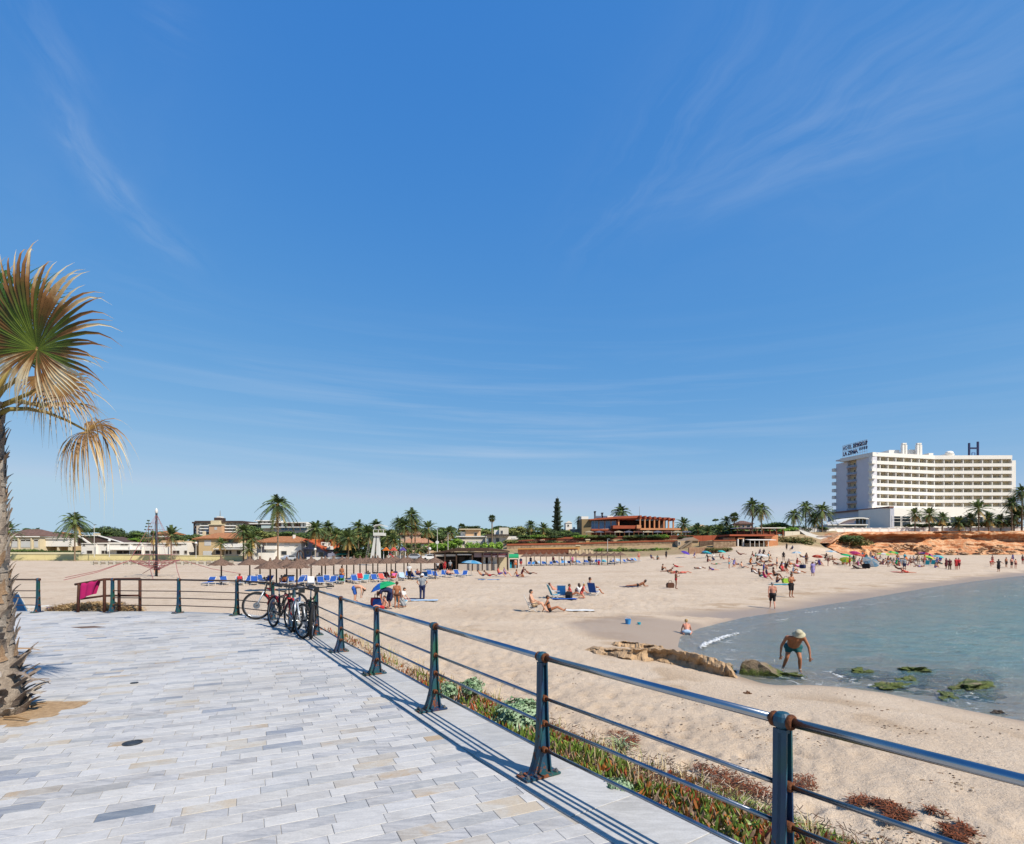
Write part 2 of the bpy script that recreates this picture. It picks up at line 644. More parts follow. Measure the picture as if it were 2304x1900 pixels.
def ground_material():
 m = bpy.data.materials.new('sand')
 m.use_nodes = True
 t = NT(m.node_tree)
 b = m.node_tree.nodes['Principled BSDF']
 pos = t.n('ShaderNodeNewGeometry').outputs['Position']
 wet = t.n('ShaderNodeAttribute', attribute_name='wet').outputs['Fac']
 town = t.n('ShaderNodeAttribute', attribute_name='town').outputs['Fac']
 pit = t.n('ShaderNodeAttribute', attribute_name='pit').outputs['Fac']
 n1 = t.noise(pos, .35,6,.6)
 n2 = t.noise(pos, 9.0,5,.65)
 n3 = t.noise(pos, 55.0,4,.7)
 dry = t.ramp(t.m('ADD', t.m('MULTIPLY', n1,.55), t.m('MULTIPLY', n2,.45)),
     [(.30, lin('#bfab95')),(.5, lin('#cebba5')),(.72, lin('#d9c9b5'))])
 grain = t.ramp(n3,[(.32,(.62,.59,.56)),(.50,(.96,.95,.94)),(.8,(1.08,1.08,1.08))])
 mg = t.n('ShaderNodeMix', data_type='RGBA', blend_type='MULTIPLY')
 mg.inputs['Factor'].default_value = 1.0
 t.link(dry, mg.inputs[6])
 t.link(grain, mg.inputs[7])
 # bits of dry seaweed and shell lying on the sand
 vo = t.n('ShaderNodeTexVoronoi')
 t.link(t.vmath('ADD', pos, t.vmath('SCALE', t.comb(n2, n3,0.0))), vo.inputs['Vector'])
 vo.inputs['Scale'].default_value = 3.3
 speck = t.m('MULTIPLY', t.m('LESS_THAN', vo.outputs['Distance'],.075), t.m('GREATER_THAN', n1,.45))
 c = t.mix(t.m('MULTIPLY', speck, .65), mg.outputs[2],(*lin('#5c4632'),1))
 c = t.mix(t.m('MULTIPLY', pit, .45, clamp=True), c, (*lin('#a08565'),1))
 c = t.mix(wet, c, (*lin('#9f8a74'),1))
 tn = t.noise(pos, .5,5,.6)
 earth = t.ramp(tn, [(.3, lin('#8a7358')),(.5, lin('#a38c6c')),(.68, lin('#7d7a4e'))])
 c = t.mix(town, c, earth)
 t.link(c, b.inputs['Base Color'])
 rg = t.m('SUBTRACT',.92, t.m('MULTIPLY', wet, .55))
 t.link(rg, b.inputs['Roughness'])
 b.inputs['Specular IOR Level'].default_value = .3
 bp = t.n('ShaderNodeBump')
 bp.inputs['Distance'].default_value = .05
 t.link(t.m('SUBTRACT',.85, t.m('MULTIPLY', wet, .8)), bp.inputs['Strength'])
 t.link(t.m('ADD', t.m('MULTIPLY', t.noise(pos, 7.0,5,.62),1.0), t.m('ADD', t.m('MULTIPLY', n3,.3), t.m('MULTIPLY', t.noise(pos, 19.0,4,.65),.55))), bp.inputs['Height'])
 t.link(bp.outputs[0], b.inputs['Normal'])
 return m


aa = np.concatenate([np.arange(-56,56.01,.23), np.arange(59,304,4.0)])
rr = np.concatenate([np.geomspace(.8,330,500), np.geomspace(350,7000,14)])
RR, AA = np.meshgrid(rr, np.radians(aa), indexing='ij')
GX, GY = (RR * np.sin(AA)).ravel(),(RR * np.cos(AA)).ravel()
S_ = shore_s(GX, GY)
GZ = land(GX, GY)
E_ = np.where(inside(GX, GY, PROM),0.0, seg_dist(GX, GY, PROM + PROM[:1]))
u_ = GX / np.maximum(GY, 2)
town_ = np.where(GY > 60, sstep(GY, np.interp(u_, _u, _tb) - 1, np.interp(u_, _u, _tb) + 3),0.0)
dryk = np.clip((S_ - 2.0) / 6.0,0,1) * (GY < 110) * (E_ > .25)
und = (fbm(GX * .45, GY * .45,3,5) - .5) * .10 + (fbm(GX * 2.1, GY * 2.1,3,9) - .5) * .085
dA, dB = cells(GX, GY, .62,3), cells(GX + 50, GY, .95,8)
dent = -.055 * np.exp(-(dA / .13) ** 2) - .06 * np.exp(-(dB / .17) ** 2) + .02 * np.exp(-((dA - .21) / .07) ** 2)
trod = sstep(fbm(GX * .12, GY * .12,3,21),.34,.52)
near_ = 1 + .35 * np.clip((26 - np.hypot(GX, GY)) / 16,0,1)
dC = cells(GX + 9, GY + 3,.40,14)
dent = dent - .030 * np.exp(-(dC / .075) ** 2)
GZ = GZ + dryk * (und + dent * (.35 + .65 * trod) * near_)
wob = (fbm(GX * .22, GY * .22,3,31) - .5) * 3.0
wet_ = 1 - sstep(S_ + wob, 1.0,4.2)
wet_ = np.where(GY < 30,1 - sstep(S_ + wob * .5,.15,1.6), wet_)
# the damp flat behind the rock ledge
pp = [tuple(flat(x, y, -1.85)[:2]) for x, y in ((1300,1412),(1420,1395),(1560,1405),(1600,1430),(1570,1470),(1480,1452),(1360,1438))]
wet_ = np.maximum(wet_, np.where(inside(GX, GY, pp),.75,.75 * (1 - sstep(seg_dist(GX, GY, pp + pp[:1]),0,1.2))))
pit_ = np.clip(1 - dA / .16,0,1) * dryk * trod
wl = seg_dist(GX, GY, [tuple(flat(x, y, -1.6)[:2]) for x, y in ((1100,1412),(1250,1398),(1420,1386),(1560,1374),(1700,1345),(1900,1322),(2100,1303),(2240,1293))])
wrack = np.exp(-(wl / (1.1 + GY * .012)) ** 2) * sstep(fbm(GX * .5, GY * 1.6,4,63),.50,.62)
band = np.exp(-((S_ - 3.2) / 1.1) ** 2) * sstep(fbm(GX * .8, GY * .8,3,71),.52,.64) * (GY < 24)
pit_ = np.maximum(pit_, np.maximum(wrack, .8 * band) * 1.5) + .35 * sstep(fbm(GX * .06, GY * .16,4,81),.50,.70) * dryk
me = grid_mesh('sand_beach', np.stack([GX, GY, GZ],1), len(rr), len(aa), True, ground_material(),
    attrs={'wet': wet_, 'town': town_, 'pit': pit_})
tag(link('sand_beach', me), kind='structure', label='pale trodden sand of the beach running back to the houses')

# ---- sea
sa = np.concatenate([np.arange(4,60,.25), np.arange(61,170,3.0)])
sr = np.concatenate([np.geomspace(5,200,330), np.geomspace(215,7000,16)])
RR, AA = np.meshgrid(sr, np.radians(sa), indexing='ij')
WX, WY = (RR * np.sin(AA)).ravel(),(RR * np.cos(AA)).ravel()
ws = shore_s(WX, WY)
wd = np.where(WY < 160, SEA - land(WX, WY),3.0)
amp = np.clip(-ws / 6,0,1) * .05 * np.clip(60 / np.maximum(np.hypot(WX, WY),1),.3,1)
nx_, ny_ = WX * .9 + WY * .25, WY * .55 - WX * .2
WZ = SEA + amp * ((fbm(nx_, ny_, 4,41) - .5) * 2.0) + .02 * np.exp(-((ws + 1.2) / .5) ** 2) * vnoise(WX * .4, WY * .4,3)


def sea_material():
 m = bpy.data.materials.new('sea_water')
 m.use_nodes = True
 t = NT(m.node_tree)
 m.node_tree.nodes.remove(m.node_tree.nodes['Principled BSDF'])
 o = m.node_tree.nodes['Material Output']
 pos = t.n('ShaderNodeNewGeometry').outputs['Position']
 dep = t.n('ShaderNodeAttribute', attribute_name='depth').outputs['Fac']
 sh = t.n('ShaderNodeAttribute', attribute_name='shore').outputs['Fac']
 sx = t.n('ShaderNodeSeparateXYZ')
 t.link(pos, sx.inputs[0])
 wv = t.comb(t.m('MULTIPLY', sx.outputs[0],.55), sx.outputs[1],0.0)
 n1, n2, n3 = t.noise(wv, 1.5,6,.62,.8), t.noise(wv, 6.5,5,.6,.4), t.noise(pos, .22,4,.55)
 bp = t.n('ShaderNodeBump')
 bp.inputs['Strength'].default_value = 1.0
 bp.inputs['Distance'].default_value = .30
 t.link(t.m('ADD', t.m('MULTIPLY', n1,1.0), t.m('MULTIPLY', n2,.35)), bp.inputs['Height'])
 # suspended sand, water colour and painted ripple light and shade: the deeper the water the less of the bed shows
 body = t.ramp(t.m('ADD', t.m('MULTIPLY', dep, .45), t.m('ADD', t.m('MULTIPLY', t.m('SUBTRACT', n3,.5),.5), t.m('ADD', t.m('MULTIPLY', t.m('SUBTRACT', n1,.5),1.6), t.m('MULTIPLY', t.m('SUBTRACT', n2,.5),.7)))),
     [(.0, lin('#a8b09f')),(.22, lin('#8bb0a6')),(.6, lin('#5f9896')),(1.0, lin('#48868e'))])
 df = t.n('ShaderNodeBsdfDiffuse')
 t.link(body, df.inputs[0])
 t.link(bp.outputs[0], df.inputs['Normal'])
 tr = t.n('ShaderNodeBsdfTransparent')
 tr.inputs[0].default_value = (.86,.95,.95,1)
 opac = t.m('SUBTRACT',1.0, t.m('POWER',2.718, t.m('MULTIPLY', dep, -1.5)))
 opac = t.m('MULTIPLY', t.m('MAXIMUM', opac, .12),.93, clamp=True)
 m1 = t.n('ShaderNodeMixShader')
 t.link(opac, m1.inputs[0])
 t.link(tr.outputs[0], m1.inputs[1])
 t.link(df.outputs[0], m1.inputs[2])
 gl = t.n('ShaderNodeBsdfGlossy')
 gl.inputs['Roughness'].default_value = .10
 t.link(bp.outputs[0], gl.inputs['Normal'])
 fr = t.n('ShaderNodeFresnel')
 fr.inputs[0].default_value = 1.33
 t.link(bp.outputs[0], fr.inputs['Normal'])
 m2 = t.n('ShaderNodeMixShader')
 t.link(t.m('MINIMUM', fr.outputs[0],.42), m2.inputs[0])
 t.link(m1.outputs[0], m2.inputs[1])
 t.link(gl.outputs[0], m2.inputs[2])
 # lace of foam left along the waterline
 fn = t.noise(pos, 2.4,6,.7,1.2)
 band = t.m('MULTIPLY', t.m('LESS_THAN', sh, 1.6), t.m('GREATER_THAN', fn, .60))
 fo = t.n('ShaderNodeBsdfDiffuse')
 fo.inputs[0].default_value = (.55,.57,.58,1)
 m3 = t.n('ShaderNodeMixShader')
 t.link(t.m('MULTIPLY', band, .40), m3.inputs[0])
 t.link(m2.outputs[0], m3.inputs[1])
 t.link(fo.outputs[0], m3.inputs[2])
 t.link(m3.outputs[0], o.inputs[0])
 return m


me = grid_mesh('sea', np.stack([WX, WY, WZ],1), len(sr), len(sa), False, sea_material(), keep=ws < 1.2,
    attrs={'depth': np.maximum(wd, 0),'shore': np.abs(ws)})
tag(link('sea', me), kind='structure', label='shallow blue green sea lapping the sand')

# foam of the little waves breaking on the flat
mb = MB()
rf = random.Random(4)
FOAM = [((1572,1459),(1600,1446),(1635,1432),(1662,1425)),((1578,1452),(1610,1440),(1640,1430)),((1800,1381),(1840,1377)),((1860,1372),(1900,1368)),((2180,1333),(2205,1329)),((2255,1343),(2290,1341)),((1745,1397),(1775,1393)),((2080,1345),(2120,1340)),((1868,1515),(1895,1527))]
for k, ln in enumerate(FOAM):
 for _ in range(120 if k < 2 else 16):
  t = rf.random() * (len(ln) - 1)
  i = min(len(ln) - 2, int(t))
  a, b = ln[i], ln[i + 1]
  f = t - i
  p = flat(a[0] + (b[0] - a[0]) * f + rf.gauss(0,1.5), a[1] + (b[1] - a[1]) * f + rf.gauss(0,1.1), SEA + .03)
  s = rf.uniform(.012,.05) * (1 if k < 2 else .8)
  mb.sphere((p.x, p.y, SEA + .02 + rf.random() * .04),(s * rf.uniform(1,2.2), s, s * .35),6,3)
tag(mb.build('wave_foam', mat('foam_white','#e3e6e8', rough=.6, var=.03)),'white foam of the small waves breaking in the shallows','foam', kind='stuff')

# ---- promenade slab, coping stones, paving stones
slab = MB().prism([tuple(p) for p in PROM],-.60,-.006)
prom = slab.build('promenade', mat('mortar','#b3aca1', var=.2, scale=12, bump=.3))
tag(prom, kind='structure', label='seafront promenade paved with pale marble setts')


def marble(name, base, vein, amount, warm=None):
 m = bpy.data.materials.new(name)
 m.use_nodes = True
 t = NT(m.node_tree)
 b = m.node_tree.nodes['Principled BSDF']
 pos = t.n('ShaderNodeNewGeometry').outputs['Position']
 rnd = t.n('ShaderNodeObjectInfo').outputs['Random']
 pos = t.vmath('ADD', pos, t.comb(t.m('MULTIPLY', rnd, 7.0),0.0, t.m('MULTIPLY', rnd, 3.0)))
 mp = t.n('ShaderNodeMapping')
 mp.inputs['Rotation'].default_value = (0,0, math.radians(-38))
 mp.inputs['Scale'].default_value = (3.0,13.0,4.0)
 t.link(pos, mp.inputs['Vector'])
 n1 = t.noise(mp.outputs[0],1.0,8,.65,1.5)
 n2 = t.noise(pos, 3.0,4,.6,.5)
 n3 = t.noise(pos, 60.0,3,.6)
 col = t.ramp(n1,[(.30, lin(vein)),(.30 + amount, lin(base)),(.8, tuple(min(1, x * 1.08) for x in lin(base)))])
 if warm:
  col = t.mix(t.ramp(n2,[(.52,(0,0,0)),(.66,(1,1,1))]), col, (*lin(warm),1))
 dirt = t.ramp(t.noise(pos, .7,5,.65),[(.34,(.74,.71,.67)),(.48,(.93,.92,.90)),(.62,(1,1,1))])
 mg = t.n('ShaderNodeMix', data_type='RGBA', blend_type='MULTIPLY')
 mg.inputs['Factor'].default_value = .8
 t.link(col, mg.inputs[6])
 t.link(dirt, mg.inputs[7])
 mg2 = t.n('ShaderNodeMix', data_type='RGBA', blend_type='MULTIPLY')
 mg2.inputs['Factor'].default_value = .5
 t.link(mg.outputs[2], mg2.inputs[6])
 t.link(t.ramp(n3,[(.35,(.82,.82,.82)),(.6,(1,1,1))]), mg2.inputs[7])
 t.link(mg2.outputs[2], b.inputs['Base Color'])
 b.inputs['Roughness'].default_value = .62
 b.inputs['Specular IOR Level'].default_value = .35
 bp = t.n('ShaderNodeBump')
 bp.inputs['Strength'].default_value = .22
 bp.inputs['Distance'].default_value = .006
 t.link(t.m('ADD', n1, t.m('MULTIPLY', n3,.4)), bp.inputs['Height'])
 t.link(bp.outputs[0], b.inputs['Normal'])
 return m


TILE_M = [marble('pale_marble','#c9c8c7','#b6b6b7',.25), marble('white_marble','#cfcdca','#bcbbba',.3),
   marble('veined_marble','#c5c4c4','#9c9ea3',.3), marble('cream_marble','#c9c5bd','#b7aea2',.3,'#c2b5a2'),
   marble('warm_marble','#c6c2bc','#ada69d',.3,'#bca88f'), marble('grey_marble','#bcbcbc','#a0a3a7',.3),
   marble('blue_marble','#a9acb0','#8990a0',.35), marble('slate_marble','#8f969f','#6f7a8a',.4)]
TILE_W = [28,24,20,5,4,12,2.6,1.2]
ang = math.radians(25.5)
ax_ = Vector((math.cos(ang), math.sin(ang)))
ay_ = Vector((-math.sin(ang), math.cos(ang)))
TL, TD, GAP = .345,.142,.0036
cope_in = [Vector(p) for p in COPE]


def clip_half(poly, a, b):
 """keep what lies on the promenade side of the line a -> b"""
 n = Vector(((b - a).y, -(b - a).x)).normalized()
 o = []
 for i in range(len(poly)):
  p, q = poly[i], poly[(i + 1) % len(poly)]
  dp, dq = (p - a).dot(n),(q - a).dot(n)
  if dp <= 0:
   o.append(p)
  if (dp < 0) != (dq < 0) and abs(dp - dq) > 1e-9:
   o.append(p + (q - p) * (dp / (dp - dq)))
 return o


PITC = at(20,1606,6.3).xy      # planting pit of the palm
tiles_own, tile_rest = [], MB()
tr_ = random.Random(3)
rows = []
for j in range(-40,190):
 off = tr_.random() * TL
 for i in range(-70,70):
  c = ax_ * (i * TL + off) + ay_ * (j * TD)
  if not (1.6 < c.y < 16.6) or c.x < -1.06 * c.y - 1.0 or c.x > 4.0:
   continue
  rows.append((c, i, j))
lines = [(cope_in[k], cope_in[k + 1]) for k in range(len(cope_in) - 1)]
cand = []
for c, i, j in rows:
 hx_, hy_ = (TL - GAP) / 2,(TD - GAP) / 2
 poly = [c - ax_ * hx_ - ay_ * hy_, c + ax_ * hx_ - ay_ * hy_, c + ax_ * hx_ + ay_ * hy_, c - ax_ * hx_ + ay_ * hy_]
 if abs(c.x - PITC.x) < .62 and abs(c.y - PITC.y) < .50:
  continue
 full = True
 for a, b in lines:
  tt = (c - a).dot(b - a) / (b - a).length_squared
  if tt < -.35 or tt > 1.35:
   continue
  n = Vector(((b - a).y, -(b - a).x)).normalized()
  if any((p - a).dot(n) > -GAP for p in poly):
   full = False
   poly = clip_half(poly, a - n * GAP, b - n * GAP)
   if len(poly) < 3:
    break
 if len(poly) < 3:
  continue
 k = tr_.choices(range(8), TILE_W)[0]
 if 7.0 < c.y < 13 and -4.8 < c.x < -1.5 and k > 5 and tr_.random() < .6:
  k = 5
 cand.append((c, poly, full, k, tr_.uniform(-.0012,.0018)))


def tile_geo(poly, z):
 n = len(poly)
 ce = sum(poly, Vector((0,0))) / n
 top = [(p + (ce - p).normalized() * .004) for p in poly]
 vs = [(p.x, p.y, z - .014) for p in poly] + [(p.x, p.y, z - .002) for p in poly] + [(p.x, p.y, z) for p in top]
 fs = [tuple(range(2 * n, 3 * n))]
 for a in range(n):
  b = (a + 1) % n
  fs.append((a, b, n + b, n + a))
  fs.append((n + a, n + b, 2 * n + b, 2 * n + a))
 return vs, fs


unit = [Vector((sx * (TL - GAP) / 2, sy * (TD - GAP) / 2)) for sx, sy in ((-1,-1),(1,-1),(1,1),(-1,1))]
tile_me = []
for k in range(8):
 b_ = MB()
 b_.add(*tile_geo(unit, 0.0))
 tile_me.append(b_.mesh('paving_stone', TILE_M[k]))
cand.sort(key=lambda q: (q[0] - Vector((-.7,.6))).length + (0 if q[0].y > 3.2 else 9))
n_own = 0
for c, poly, full, k, z in cand:
 if full and n_own < 300 and c.y > 3.3 and c.x > -.98 * c.y - .1:
  o = link('paving_stone', tile_me[k], prom, (c.x, c.y, z), ang + (math.pi if tr_.random() < .5 else 0))
  n_own += 1
 else:
  vs, fs = tile_geo(poly, z)
  tile_rest.add(vs, fs, k)
tag(tile_rest.build('paving_stones', TILE_M, prom), kind='stuff')

# coping stones under the railing
cop_m = [marble('coping_marble','#c8c7c5','#b1b0ae',.3), marble('coping_grey','#c2c2c1','#a5a6a8',.3)]
acc = 0.0
for k in range(1, len(EDGE) - 1):
 a0, a1 = Vector(EDGE[k]), Vector(EDGE[k + 1])
 b0, b1 = Vector(COPE[k]), Vector(COPE[k + 1])
 L = (a1 - a0).length
 n = max(1, round(L / .62))
 for i in range(n):
  t0, t1 = i / n + .004 / L, (i + 1) / n - .004 / L
  poly = [b0.lerp(b1, t0), a0.lerp(a1, t0), a0.lerp(a1, t1), b0.lerp(b1, t1)]
  mb = MB()
  ce = sum(poly, Vector((0,0))) / 4
  vs, fs = tile_geo([p - ce for p in poly],.004)
  mb.add([(x, y, z if z > -.01 else -.30) for x, y, z in vs], fs)
  mb.build('coping_stone', cop_m[(k + i) % 2 if tr_.random() < .7 else 0], prom, (ce.x, ce.y, 0))

# planting pit round the palm, manhole and drain covers
pit = MB()
pit.box(-.6,.6,-.48,.48,-.05,-.002)
tag(pit.build('planting_bed', mat('bed_earth','#b99c79', col2='#93795a', scale=14, bump=.5, bscale=50, rough=.95), None, (PITC.x, PITC.y, 0)), kind='structure',
 label='bare sandy bed in the paving round the palm')
iron = mat('cast_iron','#4c4f52', rough=.5, metal=.6, var=.3, scale=30, bump=.4, bscale=60)
for (px, py, r, lab) in ((298,1672,.085,'small round iron cover set in the middle of the marble paving'),
       (302,1537,.05,'tiny dark iron cap in the paving beyond the round cover')):
 p = flat(px, py, .003)
 cv_ = MB().lathe([(0,.003),(r * .7,.003),(r * .72,.0005),(r * .86,.0005),(r * .88,.004),(r, .004),(r, -.02)], n=20)
 tag(cv_.build('manhole_cover', iron, None, (p.x, p.y, .003)), lab, 'cover','small iron covers in the paving')
p = flat(198,1411.5,.002)
gr = MB().prism([(-.42,0),(0,-.20),(.42,0),(0,.20)],-.01,.0045)
tag(gr.build('access_hatch', mat('hatch_rust','#6d5849', rough=.8, var=.3, scale=8, bump=.3), None, (p.x, p.y, 0)),
 'rusty diamond shaped hatch lying in the far paving near the sand','cover')

# ------------------------------------------------------------------ railing
def post_paint():
 m = bpy.data.materials.new('post_paint')
 m.use_nodes = True
 t = NT(m.node_tree)
 b = m.node_tree.nodes['Principled BSDF']
 pos = t.n('ShaderNodeNewGeometry').outputs['Position']
 sx = t.n('ShaderNodeSeparateXYZ')
 t.link(pos, sx.inputs[0])
 n1 = t.noise(pos, 2.6,3,.5)
 n2 = t.noise(pos, 13.0,6,.7,.6)
 paint = t.ramp(n1,[(.36, lin('#123159')),(.5, lin('#134a5c')),(.62, lin('#1d5444'))])
 # rust eats the lower half and the edges
 k = t.m('ADD', n2, t.m('MULTIPLY', t.m('SUBTRACT',.45, sx.outputs[2]),.16))
 rust = t.ramp(t.noise(pos, 40,4,.7),[(.3, lin('#4a2413')),(.6, lin('#8a4a22')),(.8, lin('#a5673a'))])
 rk = t.ramp(k, [(.59,(0,0,0)),(.64,(1,1,1))])
 t.link(t.mix(rk, paint, rust), b.inputs['Base Color'])
 t.link(t.m('ADD',.52, t.m('MULTIPLY', rk, .4)), b.inputs['Roughness'])
 bp = t.n('ShaderNodeBump')
 bp.inputs['Strength'].default_value = .5
 bp.inputs['Distance'].default_value = .004
 t.link(n2, bp.inputs['Height'])
 t.link(bp.outputs[0], b.inputs['Normal'])
 return m


PAINT = post_paint()
RUST = mat('rusted_iron','#4a2617', col2='#85502b', rough=.9, scale=35, bump=.6, bscale=80)
STEEL = mat('rail_steel','#b4b9c0', rough=.21, metal=1.0, var=.10, scale=5, bump=.02)
STEEL2 = mat('lower_rail_steel','#9ba0a8', rough=.24, metal=1.0, var=.22, scale=9, bump=.06)
DARKR = mat('painted_rail','#2c2622', col2='#4a3328', rough=.6, scale=8)
H_TOP, H_LOW = .965,(.635,.430,.215)


def post_mesh():
 mb = MB()
 inner = [(-.030,.925),(-.034,.62),(-.042,.36),(-.055,.22),(-.082,.12),(-.108,.055),(-.132,.016)]
 outer = [(.030,.925),(.036,.62),(.046,.36),(.056,.20),(.066,.10),(.074,.016)]
 mb.prism(inner + outer[::-1],-.009,.009,'y')
 for edge, sgn in ((inner, 1),(outer, -1)):
  for (x0, z0),(x1, z1) in zip(edge[:-1], edge[1:]):
   mb.prism([(x0, z0),(x0 + sgn * .013, z0),(x1 + sgn * .013, z1),(x1, z1)],-.036,.036,'y')
 mb.lathe([(0,.925),(.03,.925),(.044,.94),(.050,.965),(.044,.99),(.028,1.006),(0,1.012)], n=16)
 mb.lathe([(.022,.90),(.034,.905),(.034,.925),(.0,.926)], n=14)
 return mb.mesh('post', PAINT, smooth=False)


def ring_mesh(r0, r1, h):
 mb = MB()
 M = Matrix.Rotation(math.radians(90),4,'X')
 mb.lathe([(r0,-h),(r1 * .9,-h),(r1,-h * .5),(r1, h * .5),(r1 * .9, h),(r0, h)], n=14, M=M)
 return mb.mesh('rail_collar', RUST, True)


POST_ME = post_mesh()
RING_TOP, RING_LOW = ring_mesh(.024,.040,.014), ring_mesh(.013,.027,.022)
pl = MB().box(-.205,.135,-.075,.075,.006,.022)
PLATE_ME = pl.mesh('base_plate', PAINT)
bo = MB().lathe([(.0,.05),(.010,.05),(.010,.036),(.019,.036),(.019,.022),(.0,.022)], n=6)
BOLT_ME = bo.mesh('bolt', mat('bolt_zinc','#8f8f8c', rough=.45, metal=.8, var=.3, scale=20))


def railing(pts, name, label, group=None, first_end=True):
 root = thing(name, label, 'railing',(pts[0][0], pts[0][1],0),0, group)
 base = Vector((pts[0][0], pts[0][1],0))
 for i, p in enumerate(pts):
  a, b = Vector(pts[max(0, i - 1)]), Vector(pts[min(len(pts) - 1, i + 1)])
  d = (b - a).normalized()                         # from near to far
  nrm = Vector((d.y, -d.x))                        # outwards, to the beach
  rz = math.atan2(nrm.y, nrm.x)
  loc = Vector((p[0], p[1],.004)) - base
  o = link('post', POST_ME, root, loc, rz)
  link('base_plate', PLATE_ME, o)
  for bx_, by_ in ((-.175,.05),(-.175,-.05),(.105,.05),(.105,-.05)):
   link('bolt', BOLT_ME, o, (bx_, by_, 0))
  link('rail_collar', RING_TOP, o, (0,-.044, H_TOP))
  link('rail_collar', RING_TOP, o, (0,.044, H_TOP))
  for h in H_LOW:
   link('rail_collar', RING_LOW, o, (0,-.03, h))
 for i in range(len(pts) - 1):
  a, b = Vector((*pts[i],0)) - base, Vector((*pts[i + 1],0)) - base
  for h, r, nm, m in ((H_TOP, .0245,'top_rail', STEEL),) + tuple((h, .0135,'lower_rail', STEEL2) for h in H_LOW):
   z = Vector((0,0, h + .004))
   mid = (a + b) / 2 + z
   mb = MB().tube([a + z - mid, b + z - mid], r, 16)
   mb.build(nm, m if pts[i][1] < 11.5 else DARKR, root, mid, smooth=True)
 return root


railing(POSTS[:13],'promenade_railing','long painted iron and steel tube railing along the promenade edge')
railing(POSTS[13:],'promenade_railing','short railing section behind the fan palm, beyond the gap to the sand')

DRUST = mat('dark_rust','#331b14', col2='#5a3220', rough=.8, scale=20, bump=.4)
# rusty handrail frames of the steps down to the sand
hp = [flat(171,1378.5), flat(236,1379), flat(268,1379), flat(315,1379)]
rt = thing('step_handrail','dark rusty handrail frame beside the steps to the sand, towel over it','handrail', hp[0])
tops = [(178,1314,0),(235,1304,0),(268,1303.5,.35),(315,1302.5,.35)]
tp = []
for (px, py, dy), b in zip(tops, hp):
 q = at(px, py, b.y + dy)
 tp.append(q)
 foot = Vector(((px - 3 * (px < 200) - CX) / F * (b.y + dy), b.y + dy, -.1))
 MB().tube([foot - hp[0], q - hp[0]],.042,8).build('handrail_post', DRUST, rt, smooth=True)
path_ = [tp[0] + Vector((-.12,0,-.02)), tp[0], tp[1], tp[2], tp[3]]
MB().tube([q - hp[0] for q in path_],.034,8).build('hand_rail', DRUST, rt, smooth=True)
mid_ = [at(182,1348, hp[0].y), at(235,1341, hp[1].y), at(268,1340.5, hp[2].y + .35), at(315,1340.5, hp[3].y + .35)]
MB().tube([q - hp[0] for q in mid_],.030,8).build('middle_rail', DRUST, rt, smooth=True)

# ------------------------------------------------------------------ fan palm on the promenade
def leaf_material(name, stops, trans=.35):
 """colour runs from the hub (0) to the dry tips (1) along the stored distance"""
 m = bpy.data.materials.new(name)
 m.use_nodes = True
 t = NT(m.node_tree)
 b = m.node_tree.nodes['Principled BSDF']
 r = t.n('ShaderNodeAttribute', attribute_name='along').outputs['Fac']
 s = t.n('ShaderNodeAttribute', attribute_name='seg').outputs['Fac']
 pos = t.n('ShaderNodeNewGeometry').outputs['Position']
 nz = t.noise(pos, 9.0,4,.6)
 k = t.m('ADD', r, t.m('ADD', t.m('MULTIPLY', t.m('SUBTRACT', s, .5),.40), t.m('MULTIPLY', t.m('SUBTRACT', nz, .5),.35)))
 c = t.ramp(k, [(p, lin(h)) for p, h in stops])
 t.link(c, b.inputs['Base Color'])
 b.inputs['Roughness'].default_value = .5
 b.inputs['Specular IOR Level'].default_value = .4
 tr = t.n('ShaderNodeBsdfTranslucent')
 t.link(c, tr.inputs[0])
 mx = t.n('ShaderNodeMixShader')
 mx.inputs[0].default_value = trans
 t.link(b.outputs[0], mx.inputs[1])
 t.link(tr.outputs[0], mx.inputs[2])
 t.link(mx.outputs[0], m.node_tree.nodes['Material Output'].inputs[0])
 return m


LEAF_G = leaf_material('fan_leaf_green',[(0,'#7f9030'),(.22,'#5b7022'),(.40,'#4f521c'),(.55,'#6f4e24'),(.70,'#96683a'),(.84,'#ceb080'),(1,'#e8dab8')])
LEAF_D = leaf_material('fan_leaf_dry',[(0,'#9a7a44'),(.30,'#7d5a32'),(.55,'#9c7848'),(.8,'#cbb080'),(1,'#e0d0aa')],.2)
LEAF_U = leaf_material('fan_leaf_young',[(0,'#4a6a20'),(.5,'#35591f'),(.8,'#4c6530'),(1,'#b39a68')])
PETI = mat('petiole','#7d7434', col2='#9a7c3e', rough=.6, scale=5)


